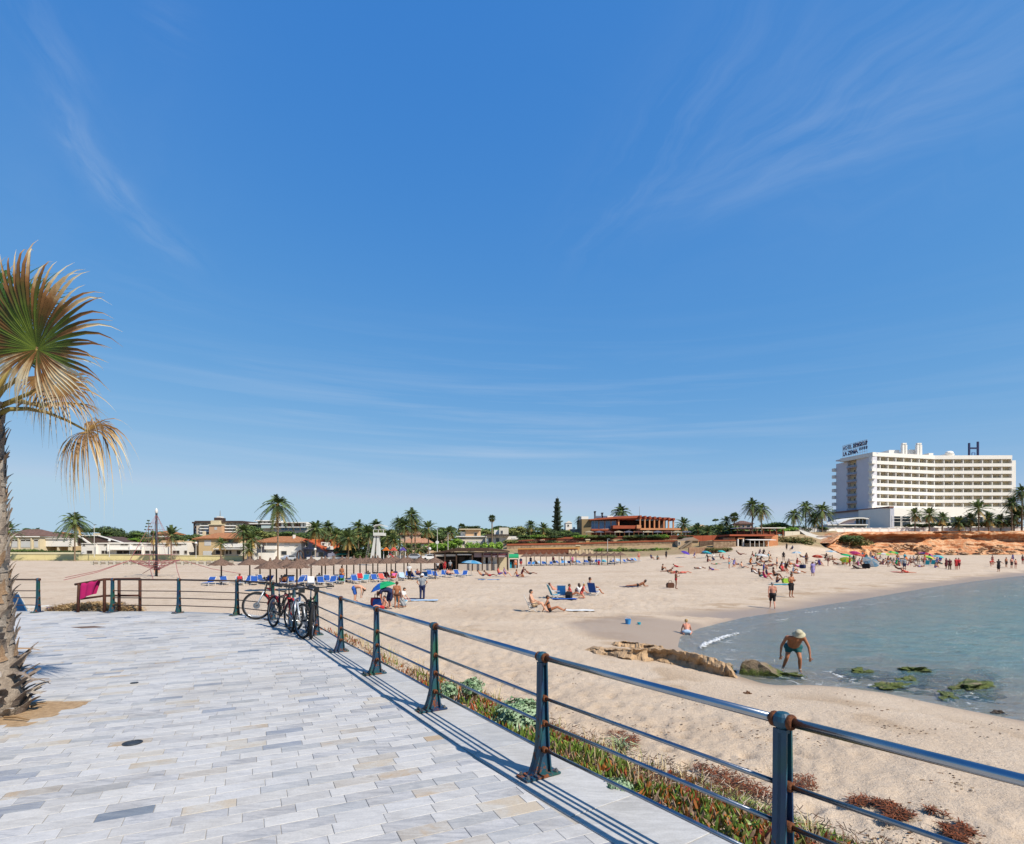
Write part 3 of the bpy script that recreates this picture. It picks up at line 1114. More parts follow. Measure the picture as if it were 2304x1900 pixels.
def fan_leaf(parent, hub, axis, normal, lens, nseg, spread, droop, material, seed, petiole_from=None, split=.5, fold=.35, sag_at=.55, curl=0.0, full_=False):
 rn = random.Random(seed)
 axis, normal = Vector(axis).normalized(), Vector(normal).normalized()
 normal = (normal - axis * normal.dot(axis)).normalized()
 side = axis.cross(normal)
 V, Fc, al, sg = [],[],[],[]
 ts = [.02,.16,.34,.52,.66,.78,.89,1.0]
 dA = 2 * math.radians(spread) / nseg
 for i in range(nseg):
  a = -math.radians(spread) + dA * (i + .5)
  L = np.interp(math.degrees(a), *lens) * rn.uniform(.86,1.08)
  jit = rn.uniform(-.09,.09)
  sr = rn.random() + (1.0 if full_ and abs(a) > 1.95 else 0)
  dr = droop * rn.uniform(.5,1.6)
  kink = rn.uniform(-.10,.10)
  o = len(V)
  for t in ts:
   late = max(0, t - split)
   aa_ = a + jit * late * 1.6
   d = axis * math.cos(aa_) + side * math.sin(aa_)
   p = d * (L * t) + normal * (L * .10 * math.sin(t * 3.0) + kink * L * late)
   k = max(0, t - sag_at) / (1 - sag_at)
   p = p + Vector((0,0,-1)) * (dr * L * k * k) - d * (dr * L * .45 * k * k * (1 if curl else .4))
   w = L * t * math.tan(dA / 2) * 1.04 if t < split else L * split * math.tan(dA / 2) * max(.04,1 - ((t - split) / (1 - split)) ** .8) * .9
   tg = (side * math.cos(aa_) - axis * math.sin(aa_))
   lift = normal * (w * fold)
   for q in (p - tg * w + lift * .5, p - lift, p + tg * w + lift * .5):
    V.append(q)
    al.append(t)
    sg.append(sr)
  for j in range(len(ts) - 1):
   for c in range(2):
    b0 = o + j * 3 + c
    Fc.append((b0, b0 + 1, b0 + 4, b0 + 3))
 me = bpy.data.meshes.new('leaf')
 me.from_pydata(V, [], Fc)
 for nm, arr in (('along', al),('seg', sg)):
  a_ = me.attributes.new(nm, 'FLOAT','POINT')
  a_.data.foreach_set('value', np.array(arr, np.float32))
 me.materials.append(material)
 lf = link('leaf', me, parent, hub)
 if petiole_from is not None:
  pts = [Vector(q) - Vector(hub) for q in petiole_from] + [Vector((0,0,0))]
  n = len(pts)
  MB().tube(pts, [.030 - .018 * i / (n - 1) for i in range(n)],7).build('petiole', PETI, lf, smooth=True)
 return lf


PB = Vector((-5.85,6.28,0))
palm = thing('fan_palm','fan palm with shaggy brown trunk, green and straw leaves, growing from the paving bed','palm tree', PB)
P_TOP = at(-27,925,6.28) - PB
bark = mat('palm_bark','#7d7064', col2='#b3a595', rough=.95, scale=9, bump=.8, bscale=40)
boot_m = [mat('leaf_base_brown','#6d5f54', col2='#a3958a', rough=.95, scale=14, bump=.5, bscale=60),
   mat('leaf_base_grey','#8d8378', col2='#c2b7aa', rough=.95, scale=14, bump=.5, bscale=60),
   mat('leaf_base_tan','#8d6a4c', col2='#bda284', rough=.95, scale=14, bump=.5, bscale=60)]


def trunk_c(t):
 return Vector((P_TOP.x * t, 0, P_TOP.z * t))


def trunk_r(t):
 return float(np.interp(t, [0,.08,.2,.35,.6,1],[.28,.25,.20,.165,.145,.13]))


trunk = MB().tube([trunk_c(i / 14) - Vector((0,0,.05)) for i in range(15)],[trunk_r(i / 14) for i in range(15)],14).build('trunk', bark, palm, smooth=True)


def boot_mesh(seed, curl, m):
 rn = random.Random(seed)
 mb = MB()
 L, w = 1.0,.26
 prev = []
 for i, t in enumerate((0,.3,.6,.85,1.0)):
  ww = w * (1 - t * .72) * (1 + .25 * math.sin(t * 9 + seed))
  out_ = .08 + .30 * t ** 1.3 + curl * t ** 3
  up = L * t * (1 - abs(curl) * .35 * t)
  th = .05 * (1 - t * .6)
  prev.append([(out_ + th, -ww, up),(out_ + th * 1.8,0, up),(out_ + th, ww, up),(out_, ww * .8, up),(out_ - th * .3,0, up),(out_, -ww * .8, up)])
 vs = [p for r in prev for p in r]
 fs = []
 for i in range(len(prev) - 1):
  for j in range(6):
   fs.append((i * 6 + j, i * 6 + (j + 1) % 6,(i + 1) * 6 + (j + 1) % 6,(i + 1) * 6 + j))
 fs += [tuple(range(5,-1,-1)), tuple(range(len(vs) - 6, len(vs)))]
 return mb.add(vs, fs).mesh('leaf_base', m)


boots = [boot_mesh(s, c, boot_m[s % 3]) for s, c in ((0,.0),(1,.35),(2,.1),(3,.6),(4,-.1),(6,.25))]
rb = random.Random(12)
for i in range(285):
 t = (i + .5) / 285
 z = t ** 1.12
 a = i * 2.39996 + rb.uniform(-.2,.2)
 low = z < .17
 sc = rb.uniform(.15,.22) * (1.3 if low else .9 if z < .4 else .72)
 p = trunk_c(z) + Vector((math.cos(a), math.sin(a),0)) * (trunk_r(z) - sc * .12)
 o = link('leaf_base', boots[rb.choice((1,3,5,0) if low else (0,2,4,5,1))], trunk, p)
 tilt = rb.uniform(.15,1.0) if low else rb.uniform(-.16,.14)
 if .10 < z < .30 and rb.random() < .22:
  tilt = rb.uniform(.7,1.5)
 o.rotation_euler = (Matrix.Rotation(a, 3,'Z') @ Matrix.Rotation(tilt, 3,'Y') @ Matrix.Rotation(rb.uniform(-.25,.25),3,'X')).to_euler()
 o.scale = (sc, sc * rb.uniform(.8,1.5), sc * rb.uniform(.9,1.3))


def L_(px, py, Y):
 return at(px, py, Y) - PB


top = P_TOP
lens_full = ([-180,-130,-80,-40,0,40,80,130,180],[.66,.70,.80,.98,1.16,1.10,.98,.82,.66])
# the big open leaf facing the sea path
fan_leaf(palm, L_(84,786,5.80),(.10,-.12,1),(-.10,-1,.22), lens_full, 72,172,.12, LEAF_G, 1,
   [top + Vector((0,0,.02)), L_(8,875,6.1), L_(60,838,5.95)], split=.60, sag_at=.68, full_=True)
# brown leaf hanging behind it
fan_leaf(palm, L_(128,868,6.30),(.75,.1,-.45),(.2,-1,.45),([-130,-60,0,60,130],[.46,.60,.64,.56,.44]),52,125,.55, LEAF_D, 2,
   [top + Vector((0,0,.0)), L_(20,905,6.28), L_(80,880,6.3)], split=.45, sag_at=.35, curl=1)
fan_leaf(palm, L_(92,845,6.45),(.55,.2,-.8),(.2,-1,.1),([-130,0,130],[.36,.46,.36]),34,110,.5, LEAF_D, 21, split=.45, sag_at=.35, curl=1)
# dead leaf on its long arched stalk
fan_leaf(palm, L_(196,970,6.70),(.92,-.1,-.05),(.0,-.75,.65),([-125,-60,0,50,125],[.54,.64,.84,.72,.54]),72,125,.85, LEAF_D, 3,
   [top + Vector((0,0,-.10)), L_(20,921,6.3), L_(62,920,6.4), L_(105,928,6.5), L_(150,946,6.6)], split=.52, sag_at=.15, curl=1)
# upright young leaves behind
fan_leaf(palm, L_(2,735,6.5),(.10,.15,1),(-.2,-1,.1),([-120,0,120],[.62,1.00,.72]),40,100,.06, LEAF_U, 4,[top + Vector((.02,0,.1)), L_(-8,820,6.4)], split=.5, sag_at=.75)
fan_leaf(palm, L_(60,720,6.7),(.25,.25,1),(-.1,-1,.2),([-120,0,120],[.5,.80,.55]),36,90,.08, LEAF_U, 5,[top + Vector((.02,0,.1)), L_(20,830,6.5)], split=.5, sag_at=.75)
# the rest of the crown, mostly beyond the picture's edge
for k, (dx_, dy_, dz_, mt) in enumerate(((-.75,-.2,.55, LEAF_G),(-.9,.35,.1, LEAF_G),(-.35,.85,.6, LEAF_G),(-.5,-.75,.1, LEAF_D),(-.95,0,-.4, LEAF_D),(-.3,.2,1.1, LEAF_U),(-.1,.9,.0, LEAF_G))):
 d = Vector((dx_, dy_, dz_))
 h = top + d * .95 + Vector((0,0,.25))
 fan_leaf(palm, h, d + Vector((0,0,.2)), Vector((-d.x * .3,-d.y * .3,1)),([-150,0,150],[.5,.9,.5]),36,140,.2, mt, 30 + k, [top, top + d * .5 + Vector((0,0,.25))], split=.52)
# fallen stalks at the foot
for (px, py, px2, py2) in ((70,1590,106,1583),(10,1614,66,1620)):
 a, b = flat(px, py, .03), flat(px2, py2,.02)
 tag(MB().tube([a - a, (b - a) * .5 + Vector((0,0,.015)), b - a],[.014,.010,.005],6).build('fallen_stalk', mat('dry_stalk','#8d6f4c', rough=.9), None, a),
  'thin dry palm stalk lying beside the trunk' if px == 70 else 'thin dry palm stalk lying in front of the trunk','stalk')

# ------------------------------------------------------------------ plants between promenade and sand
def strip_point(rn, lo, hi, i0=1, i1=9, w=None):
 k = rn.choices(range(i0, i1), w)[0] if w else rn.randrange(i0, i1)
 t = rn.random()
 a, b = Vector(EDGE[k]), Vector(EDGE[k + 1])
 p = a.lerp(b, t)
 d = (b - a).normalized()
 e = lo + (hi - lo) * rn.random()
 q = p + Vector((d.y, -d.x)) * e
 return q.x, q.y, e, k + t


def scatter_land(pts):
 z = land(np.array([p[0] for p in pts]), np.array([p[1] for p in pts]))
 return [(p[0], p[1], float(h)) for p, h in zip(pts, z)]


IP = [mat('ice_plant_green','#5f7a28', col2='#869c40', rough=.45, scale=3), mat('ice_plant_olive','#5b6628', col2='#7f7a36', rough=.45, scale=3),
  mat('ice_plant_orange','#9c5426', col2='#b87838', rough=.45, scale=3), mat('ice_plant_red','#8d3a26', col2='#a9522c', rough=.5, scale=3),
  mat('ice_plant_dead','#8a6a50', col2='#b59a80', rough=.9, scale=3)]
rn = random.Random(5)
pts = []
for _ in range(24000):
 x, y, e, k = strip_point(rn, .02,3.1,1,9,[3,9,10,8,3,2,1.5,1])
 wmax = np.interp(k, [1,3,4,5,6,7,9],[3.3,3.1,2.3,1.4,.9,.7,.5])
 if e > wmax * (.6 + .55 * fbm(np.array([x * 1.1]), np.array([y * 1.1]),3,77)[0]):
  continue
 pts.append((x, y, e))
dn = fbm(np.array([p[0] for p in pts]) * 1.6, np.array([p[1] for p in pts]) * 1.6,3,55)
hn = fbm(np.array([p[0] for p in pts]) * .9, np.array([p[1] for p in pts]) * .9,3,91)
gp = scatter_land(pts)
mb = MB()
for (x, y, z), d, h, (_, _, e) in zip(gp, dn, hn, pts):
 if d < .30:
  continue
 lush = min(1, max(0,(d - .34) / .3))
 z += rn.random() * .11 * lush
 L = rn.uniform(.048,.095)
 a, ti = rn.uniform(0,6.28), rn.uniform(.1,1.25)
 dv = Vector((math.cos(a) * math.sin(ti), math.sin(a) * math.sin(ti), math.cos(ti)))
 s1 = dv.orthogonal().normalized()
 s2 = dv.cross(s1)
 r = rn.uniform(.009,.015)
 p0 = Vector((x, y, z - .01))
 md = p0 + dv * L * .55 + Vector((0,0,.01))
 tp_ = p0 + dv * L + Vector((0,0,.02))
 vs = [p0 + s1 * r * .7, p0 + (s2 - s1) * r * .6, p0 - (s2 + s1) * r * .6, md + s1 * r, md + (s2 - s1) * r * .8, md - (s2 + s1) * r * .8, tp_]
 fs = [(0,1,4,3),(1,2,5,4),(2,0,3,5),(3,4,6),(4,5,6),(5,3,6)]
 q = h + rn.uniform(-.22,.22)
 dead = 4 if rn.random() < (.75 if lush < .3 else .16) else None
 mi = dead if dead is not None else (0 if q < .41 else 1 if q < .50 else 2 if q < .60 else 3 if q < .68 else 4)
 mb.add(vs, fs, mi)
tag(mb.build('ice_plant', IP),'low ice plant mat with green and red finger leaves below the railing','ground cover', kind='stuff')

# dry stems and dead leaf litter under it
mb = MB()
for _ in range(7000):
 x, y, e, k = strip_point(rn, .0,2.2,1,9,[3,8,9,8,4,2,2,2])
 if e > np.interp(k, [1,4,6,9],[1.7,1.5,.8,.5]):
  continue
 z = -.16 - .30 * sstep(np.array(e),0,2.5)
 z = land1(x, y) if False else float(z)
 mb.tube([(x, y, z + rn.random() * .07),(x + rn.uniform(-.08,.08), y + rn.uniform(-.08,.08), z + rn.random() * .07)],.0032,3, rn.randrange(3), caps=False)
tag(mb.build('leaf_litter',[mat('litter_grey','#b7a795', rough=.95), mat('litter_brown','#7b5c46', rough=.95), mat('litter_dark','#4d3a2e', rough=.95)]),
 'grey dead stems and litter along the coping','leaf litter', kind='stuff')

# the grey green shrubs
SHM = [mat('shrub_leaf','#7f9a72', col2='#a9bd9c', rough=.6, scale=4), mat('shrub_leaf_deep','#4f7048', col2='#6f8d62', rough=.6, scale=4)]


def shrub(px, py, e_k, rx, rz, n, label, seed, Y):
 rn = random.Random(seed)
 c = at(px, py, Y)
 g = land1(c.x, c.y)
 root = thing('coastal_shrub', label, 'shrub',(c.x, c.y, g),0,'grey green shrubs below the railing')
 mb = MB()
 hh = max(.15, c.z - g)
 for _ in range(n):
  v = Vector((rn.gauss(0,1), rn.gauss(0,1), rn.gauss(0,1))).normalized() * rn.uniform(.55,1.0) ** .5
  bumpy = .75 + .45 * noise.noise(Vector((v.x * 2.2 + seed, v.y * 2.2, v.z * 2.2)))
  p = Vector((v.x * rx * bumpy, v.y * rx * bumpy, hh + v.z * rz * bumpy))
  s = rn.uniform(.016,.030)
  nm = (v + Vector((rn.uniform(-.7,.7), rn.uniform(-.7,.7), rn.uniform(-.2,.9)))).normalized()
  a = nm.orthogonal().normalized()
  b = nm.cross(a)
  mb.add([p - a * s, p - b * s * .7 + nm * s * .25, p + a * s * 1.2, p + b * s * .7 + nm * s * .25],[(0,1,2,3)],0 if rn.random() < .75 else 1)
 mb.build('foliage', SHM, root)
 st = MB()
 for _ in range(12):
  st.tube([(rn.uniform(-.05,.05), rn.uniform(-.05,.05),-.05),(rn.uniform(-rx, rx) * .6, rn.uniform(-rx, rx) * .6, hh)],[.012,.005],5)
 st.build('stem', mat('shrub_stem','#7a6a52', rough=.9), root)


shrub(1165,1612,0,.36,.23,2600,'widest grey green leafy shrub just below the railing',3,6.3)
shrub(1062,1545,0,.17,.13,700,'small grey green shrub on the bank, behind the widest one',4,7.4)
shrub(1010,1552,0,.14,.11,500,'lowest grey green shrub, sprawling next to the coping stones',6,7.0)
shrub(1395,1790,0,.12,.07,420,'little fresh green seedling clump growing against the coping',8,4.35)

# grass tufts and dry stalks
GR = [mat('grass_blade','#8f9a4c', col2='#b1ad66', rough=.6), mat('grass_dry','#c9b284', col2='#d8c69c', rough=.8), mat('grass_lush','#5f8038', col2='#7d9a4a', rough=.6)]


def blades(mb, c, n, L, r, mi, rn, lean=.5):
 for _ in range(n):
  a = rn.uniform(0,6.28)
  l = L * rn.uniform(.6,1.1)
  le = rn.uniform(.1, lean)
  p0 = Vector(c) + Vector((rn.gauss(0, r), rn.gauss(0, r),0))
  d = Vector((math.cos(a), math.sin(a),0))
  s = d.cross(Vector((0,0,1))) * .0035
  p1, p2 = p0 + d * l * le * .4 + Vector((0,0, l * .6)), p0 + d * l * le * 1.1 + Vector((0,0, l * (1 - le * .3)))
  mb.add([p0 - s, p0 + s, p1 + s, p1 - s, p2],[(0,1,2,3),(3,2,4)], mi)


mb = MB()
gpts = []
for _ in range(240):
 x, y, e, k = strip_point(rn, .3,3.0,1,9,[6,8,6,5,4,4,3,2])
 if e > np.interp(k, [1,3,5,7,9],[3.2,2.9,2.0,1.3,.8]):
  continue
 gpts.append((x, y))
for (x, y, z) in scatter_land(gpts):
 m_ = 1 if rn.random() < .75 else 0
 blades(mb, (x, y, z), rn.randint(3,8), rn.uniform(.15,.36),.03, m_, rn)
gpts = []
for _ in range(420):
 c = at(rn.uniform(1560,1880), rn.uniform(1740,1905),1.0)
 q = flat(rn.uniform(1600,1880), rn.uniform(1770,1900),-.75)
 gpts.append((q.x + rn.uniform(-.2,.2), q.y + rn.uniform(-.2,.2)))
for (x, y, z) in scatter_land(gpts):
 blades(mb, (x, y, z),9, rn.uniform(.10,.2),.05,2 if rn.random() < .55 else 0, rn, .9)
tag(mb.build('bank_grass', GR),'green and straw grass growing through the ice plant','grass', kind='stuff')
q = flat(1396,1700,-.42)
z = land1(q.x, q.y)
tg = thing('spiky_plant','spiky grey green rosette plant standing in the ice plant','plant',(q.x, q.y, z))
mb = MB()
rs = random.Random(9)
for i in range(26):
 a, le = i * 2.4, rs.uniform(.2,.9)
 d = Vector((math.cos(a), math.sin(a),0))
 L = rs.uniform(.22,.34)
 s = d.cross(Vector((0,0,1))) * .011
 p1, p2 = d * L * le * .5 + Vector((0,0, L * .7)), d * L * (le + .15) + Vector((0,0, L * (1.05 - le * .75)))
 mb.add([-s, s, p1 + s * .9, p1 - s * .9, p2, p1 + Vector((0,0,.008))],[(0,1,2,5),(0,5,3),(5,2,4),(3,5,4)])
mb.build('leaf_rosette', mat('spiky_leaf','#7f936a', col2='#a3b08a', rough=.5), tg)

# dead seaweed on the sand
SW = [mat('seaweed_brown','#6e3d22', rough=.9), mat('seaweed_red','#8a4a2a', rough=.9), mat('seaweed_dark','#4a2c1c', rough=.9)]


def seaweed(poly, n, name, label, z0=-.9, h=.05, mats=SW, L0=.11):
 rn = random.Random(len(label))
 xs, ys = [p[0] for p in poly],[p[1] for p in poly]
 P = []
 pa = [tuple(ground(x, y)[:2]) for x, y in poly]
 x0, x1, y0, y1 = min(p[0] for p in pa), max(p[0] for p in pa), min(p[1] for p in pa), max(p[1] for p in pa)
 while len(P) < n:
  X, Y = np.array([rn.uniform(x0, x1) for _ in range(n)]), np.array([rn.uniform(y0, y1) for _ in range(n)])
  ok = inside(X, Y, pa) & (fbm(X * 2.2, Y * 2.2,3,17) > .40)
  P += list(zip(X[ok], Y[ok]))
  if not ok.any():
   break
 mb = MB()
 for (x, y, z) in scatter_land(P[:n]):
  z += .015 + rn.random() * h
  a = rn.uniform(0,6.28)
  L = L0 * rn.uniform(.5,1.2)
  d = Vector((math.cos(a), math.sin(a), rn.uniform(-.15,.25))) * L
  s = Vector((-math.sin(a), math.cos(a),0)) * .007
  p = Vector((x, y, z))
  m1 = p + d * .5 + Vector((rn.uniform(-.02,.02), rn.uniform(-.02,.02),.012))
  mb.add([p - s, p + s, m1 + s, m1 - s, p + d],[(0,1,2,3),(3,2,4)], rn.randrange(3))
 o = mb.build(name, mats)
 tag(o, label, 'seaweed', kind='stuff')


seaweed([(1370,1650),(1430,1655),(1440,1675),(1390,1690)],500,'dead_seaweed','small red brown heap of seaweed by the ice plant')
seaweed([(1560,1725),(1640,1745),(1760,1800),(1700,1830),(1620,1800)],1500,'dead_seaweed','red brown dead plants in a band beyond the ice plant', h=.08)
seaweed([(1740,1740),(1830,1755),(1840,1790),(1770,1775)],350,'dead_seaweed','wisps of red seaweed just past the near post')
seaweed([(1900,1795),(2000,1810),(2060,1845),(1990,1855),(1920,1830)],900,'dead_seaweed','red brown seaweed patch lying on the near sand')
seaweed([(2080,1820),(2120,1830),(2220,1905),(2150,1905)],800,'dead_seaweed','dark red seaweed streak at the bottom corner of the sand')
ST = [mat('straw','#c8ab7c', rough=.9), mat('straw_brown','#9a7a52', rough=.9), mat('straw_dark','#6d5338', rough=.9)]
mb = MB()
rs = random.Random(44)
for i in range(5200):
 px = rs.uniform(88,285)
 hgt = .32 * (math.sin((px - 85) / 200 * 3.14) ** .6) * (.6 + .5 * vnoise(np.array([px / 17.]), np.array([0.0]),3)[0])
 p = at(px, 1379,16.5) * 1.0
 p = Vector((p.x, 16.62 + rs.uniform(0,.7),-.15 + rs.random() ** .7 * (hgt + .12)))
 a, L = rs.uniform(0,6.28), rs.uniform(.08,.22)
 d = Vector((math.cos(a) * L, math.sin(a) * L * .7, rs.uniform(-.4,.5) * L))
 s = Vector((-math.sin(a), math.cos(a),.6)) * .006
 mb.add([p - s, p + s, p + d * .5 + s + Vector((0,0,.02)), p + d * .5 - s + Vector((0,0,.02)), p + d],[(0,1,2,3),(3,2,4)], rs.choices((0,1,2),(5,4,2))[0])
tag(mb.build('straw_heap', ST),'heap of dry straw coloured seaweed at the top of the sand steps','seaweed heap', kind='stuff')


# ------------------------------------------------------------------ rocks
def rock_mat(name, lo, hi, algae=False):
 m = bpy.data.materials.new(name)
 m.use_nodes = True
 t = NT(m.node_tree)
 b = m.node_tree.nodes['Principled BSDF']
 g = t.n('ShaderNodeNewGeometry')
 pos = g.outputs['Position']
 n1, n2 = t.noise(pos, 2.2,8,.68,.6), t.noise(pos, 14,6,.7)
 c = t.ramp(t.m('ADD', t.m('MULTIPLY', n1,.6), t.m('MULTIPLY', n2,.4)),[(.32, lin(lo)),(.52, lin(hi)),(.7, tuple(min(1, x * 1.2) for x in lin(hi)))])
 if algae:
  sx = t.n('ShaderNodeSeparateXYZ')
  t.link(pos, sx.inputs[0])
  k = t.m('ADD', t.m('MULTIPLY', t.m('SUBTRACT', SEA + .42, sx.outputs[2]),1.9), t.m('MULTIPLY', t.m('SUBTRACT', n1,.5),2.0))
  al = t.ramp(n2,[(.3, lin('#262d0e')),(.55, lin('#4d5a1a')),(.75, lin('#7b8430'))])
  c = t.mix(t.ramp(k, [(.35,(0,0,0)),(.6,(1,1,1))]), c, al)
 t.link(c, b.inputs['Base Color'])
 b.inputs['Roughness'].default_value = .9
 bp = t.n('ShaderNodeBump')
 bp.inputs['Distance'].default_value = .06
 bp.inputs['Strength'].default_value = .9
 t.link(t.m('ADD', n1, t.m('MULTIPLY', n2,.5)), bp.inputs['Height'])
 t.link(bp.outputs[0], b.inputs['Normal'])
 return m


ROCK = rock_mat('eroded_rock','#6f5a44','#b99a76')
WEEDD = mat('sunken_weed','#20260f', col2='#3a3f1c', rough=.9)
ROCKW = rock_mat('weedy_rock','#5b5348','#a08c72', True)


def rock(name, label, loc, size, seed, m, rz=0, group=None, strata=.0, cat='rock', n=3):
 bm = bmesh.new()
 bmesh.ops.create_icosphere(bm, subdivisions=n + 1, radius=1)
 for v in bm.verts:
  p = v.co * 1.5 + Vector((seed * 7.1, seed * 3.3,0))
  d = 1 + .42 * noise.fractal(p * .8,1.0,2.0,4) + .12 * noise.noise(p * 4) + .35 * (noise.cell(p * 1.6) - .5)
  v.co = Vector((v.co.x * size[0] * d, v.co.y * size[1] * d, v.co.z * size[2] * (d if v.co.z > 0 else 1)))
 me = bpy.data.meshes.new(name)
 bm.to_mesh(me)
 bm.free()
 me.materials.append(m)
 o = link(name, me, None, loc, rz)
 return tag(o, label, cat, group)


def ledge(name, label, line, width, m, seed):
 """a broken shelf of rock following a line of (px, py top, py foot)"""
 n = len(line)
 P = []
 for (px, yt, yb) in line:
  g = ground(px, yb)
  P.append((at(px, yt, g.y), g))
 vs, rows_ = [],9
 m_ = 120
 prof = [0,.12,.3,.5,.7,.85,1.0]
 for i in range(m_):
  t = i / (m_ - 1) * (n - 1)
  k = min(n - 2, int(t))
  f = t - k
  tp, ft = P[k][0].lerp(P[k + 1][0], f), P[k][1].lerp(P[k + 1][1], f)
  ends = min(1, i / 8,(m_ - 1 - i) / 8)
  H = (tp.z - ft.z) * ends
  for j, q in enumerate(prof):
   nz = noise.fractal(Vector((t * 2.1 + seed, q * 2.6, seed)),1,2,5)
   out_ = .20 * nz + .18 * math.sin(q * 7 + t) * .4
   vs.append((ft.x + out_ * .3, ft.y - .15 + out_ + .12 * q, ft.z - .15 + (H + .15) * q + .05 * noise.noise(Vector((t * 6, q * 5, seed)))))
  for j, q in enumerate((.15,.45,.75,1.0)):
   nz = noise.fractal(Vector((t * 1.7, q * 3, seed + 5)),1,2,4)
   w = width * (.7 + .5 * noise.noise(Vector((t * .9, seed, 0)))) * ends
   zz = ft.z + H * (1 - .18 * q) + .07 * nz
   if q == 1.0:
    zz = land1(ft.x, ft.y + w) - .08
   vs.append((ft.x + .1 * nz, ft.y + q * w, zz))
 c = len(prof) + 4
 fs = [(i * c + j, (i + 1) * c + j, (i + 1) * c + j + 1, i * c + j + 1) for i in range(m_ - 1) for j in range(c - 1)]
 o0 = Vector(vs[0])
 mb = MB().add([Vector(v) - o0 for v in vs], fs)
 return tag(mb.build(name, m, None, o0, smooth=False), label, 'rock')


ledge('rock_ledge','long low eroded ledge of brown rock running across the sand to the water',[(1316,1455,1463),(1360,1462,1472),(1420,1462,1484),(1470,1458,1486),(1530,1464,1496),(1580,1474,1510),(1625,1490,1520),(1660,1508,1526)],.75, ROCK, 2.0)
ledge('rock_ledge','thin upper shelf of rock behind the longer ledge, beside the wet sand',[(1378,1444,1452),(1410,1447,1456),(1450,1450,1462),(1500,1455,1472)],.5, ROCK, 6.0)
g = ground(1712,1524)
bm = bmesh.new()
q = [(-.55,-.3),(-.60,.10),(-.50,.44),(-.28,.50),(.05,.42),(.45,.20),(.85,-.04),(.85,-.3)]
f0 = bm.faces.new([bm.verts.new((x, 0, z)) for x, z in q])
ex = bmesh.ops.extrude_face_region(bm, geom=[f0])
for v in ex['geom']:
 if isinstance(v, bmesh.types.BMVert):
  v.co += Vector((.12,.62,-.06 if v.co.z > 0 else 0))
bmesh.ops.triangulate(bm, faces=bm.faces[:])
bmesh.ops.subdivide_edges(bm, edges=bm.edges[:], cuts=4, use_grid_fill=True)
for v in bm.verts:
 v.co += Vector((.5,.8,1)) * (.075 * noise.fractal(v.co * 2.6,1,2,4)) + Vector((noise.noise(v.co * 5), noise.noise(v.co * 5 + Vector((9,0,0))),0)) * .04
me = bpy.data.meshes.new('boulder')
bm.to_mesh(me)
bm.free()
me.materials.append(rock_mat('boulder_rock','#4d4438','#8a7862', True))
tag(link('boulder', me, None, (g.x - .05, g.y - .05, g.z - .02),-.35),'wedge shaped dark boulder with green weed at the edge of the water','rock')
g = ground(1640,1515)
rock('weedy_rock','green weed covered rock at the tip of the brown ledge',(g.x, g.y + .3, SEA - .03),(.42,.30,.22),8, ROCKW, -.4)
g = ground(1755,1528)
rock('weedy_rock','low green rock trailing into the water behind the wedge shaped boulder',(g.x, g.y + .25, SEA - .1),(.75,.28,.2),12, ROCKW, -.45)
for k, (px, py, sx, sy, sz, lab) in enumerate(((1935,1512,.50,.30,.13,'small weedy rock just breaking the water, farthest out of the shoal'),
            (2062,1508,.55,.32,.16,'rock with bright green weed at the back of the shoal'),
            (2000,1545,.62,.34,.15,'weedy rock of the shoal nearest the sand'),
            (2185,1545,1.0,.45,.17,'largest weedy rock of the shoal'),
            (2040,1530,.55,.25,.08,'flat dark weedy rock in the middle of the shoal'),
            (2130,1565,.50,.2,.06,'flat rock awash, between the largest rock and the sand'))):
 p = flat(px, py, SEA)
 rock('weedy_rock', lab, (p.x, p.y, SEA - sz * .35),(sx, sy, sz),20 + k, ROCKW, .2 * k, 'weedy rocks in the shallow water')
rk = random.Random(90)
for k in range(26):
 px, py = rk.uniform(1890,2230), rk.uniform(1500,1575)
 p = flat(px, py, SEA)
 sz = rk.uniform(.08,.2)
 rock('sunken_rock','dark weed covered rock lying just under the water of the shoal',(p.x, p.y, SEA - sz * 1.05 - .04),(rk.uniform(.4,.9), rk.uniform(.25,.5), sz),60 + k, WEEDD, rk.uniform(-.4,.4),'sunken rocks of the shoal', n=2)
g = ground(2245,1607)
rock('stone','dark stone lying on the sand at the edge of the water',(g.x, g.y, g.z + .02),(.16,.09,.07),31, mat('dark_stone','#4a4038', rough=.9, bump=.5),0, None, n=2)
g = ground(1683,1562)
rock('stone','small brown stone alone on the sand above the boulder',(g.x, g.y, g.z + .02),(.10,.06,.05),33, mat('brown_stone','#6b4c36', rough=.9, bump=.5),0, None, n=2)
rk = random.Random(61)
mb = MB()
pt = []
for _ in range(2600):
 px, py = rk.uniform(1150,2304), rk.uniform(1500,1900)
 p = flat(px, py, -1.5)
 if vnoise(np.array([p.x * 1.1]), np.array([p.y * 1.1]),7)[0] < .66:
  continue
 pt.append((p.x, p.y))
for (x, y, z) in scatter_land(pt):
 s = rk.uniform(.006,.018)
 mb.sphere((x, y, z + .012),(s * rk.uniform(1,2.5), s, s * .5),5,3, rk.randrange(3))
tag(mb.build('beach_debris',[mat('debris_dark','#3b2d22', rough=.95), mat('debris_brown','#6d5038', rough=.95), mat('debris_pale','#8f7a60', rough=.95)]),
 'scattered bits of dry seaweed, bark and pebbles on the near sand','debris', kind='stuff')

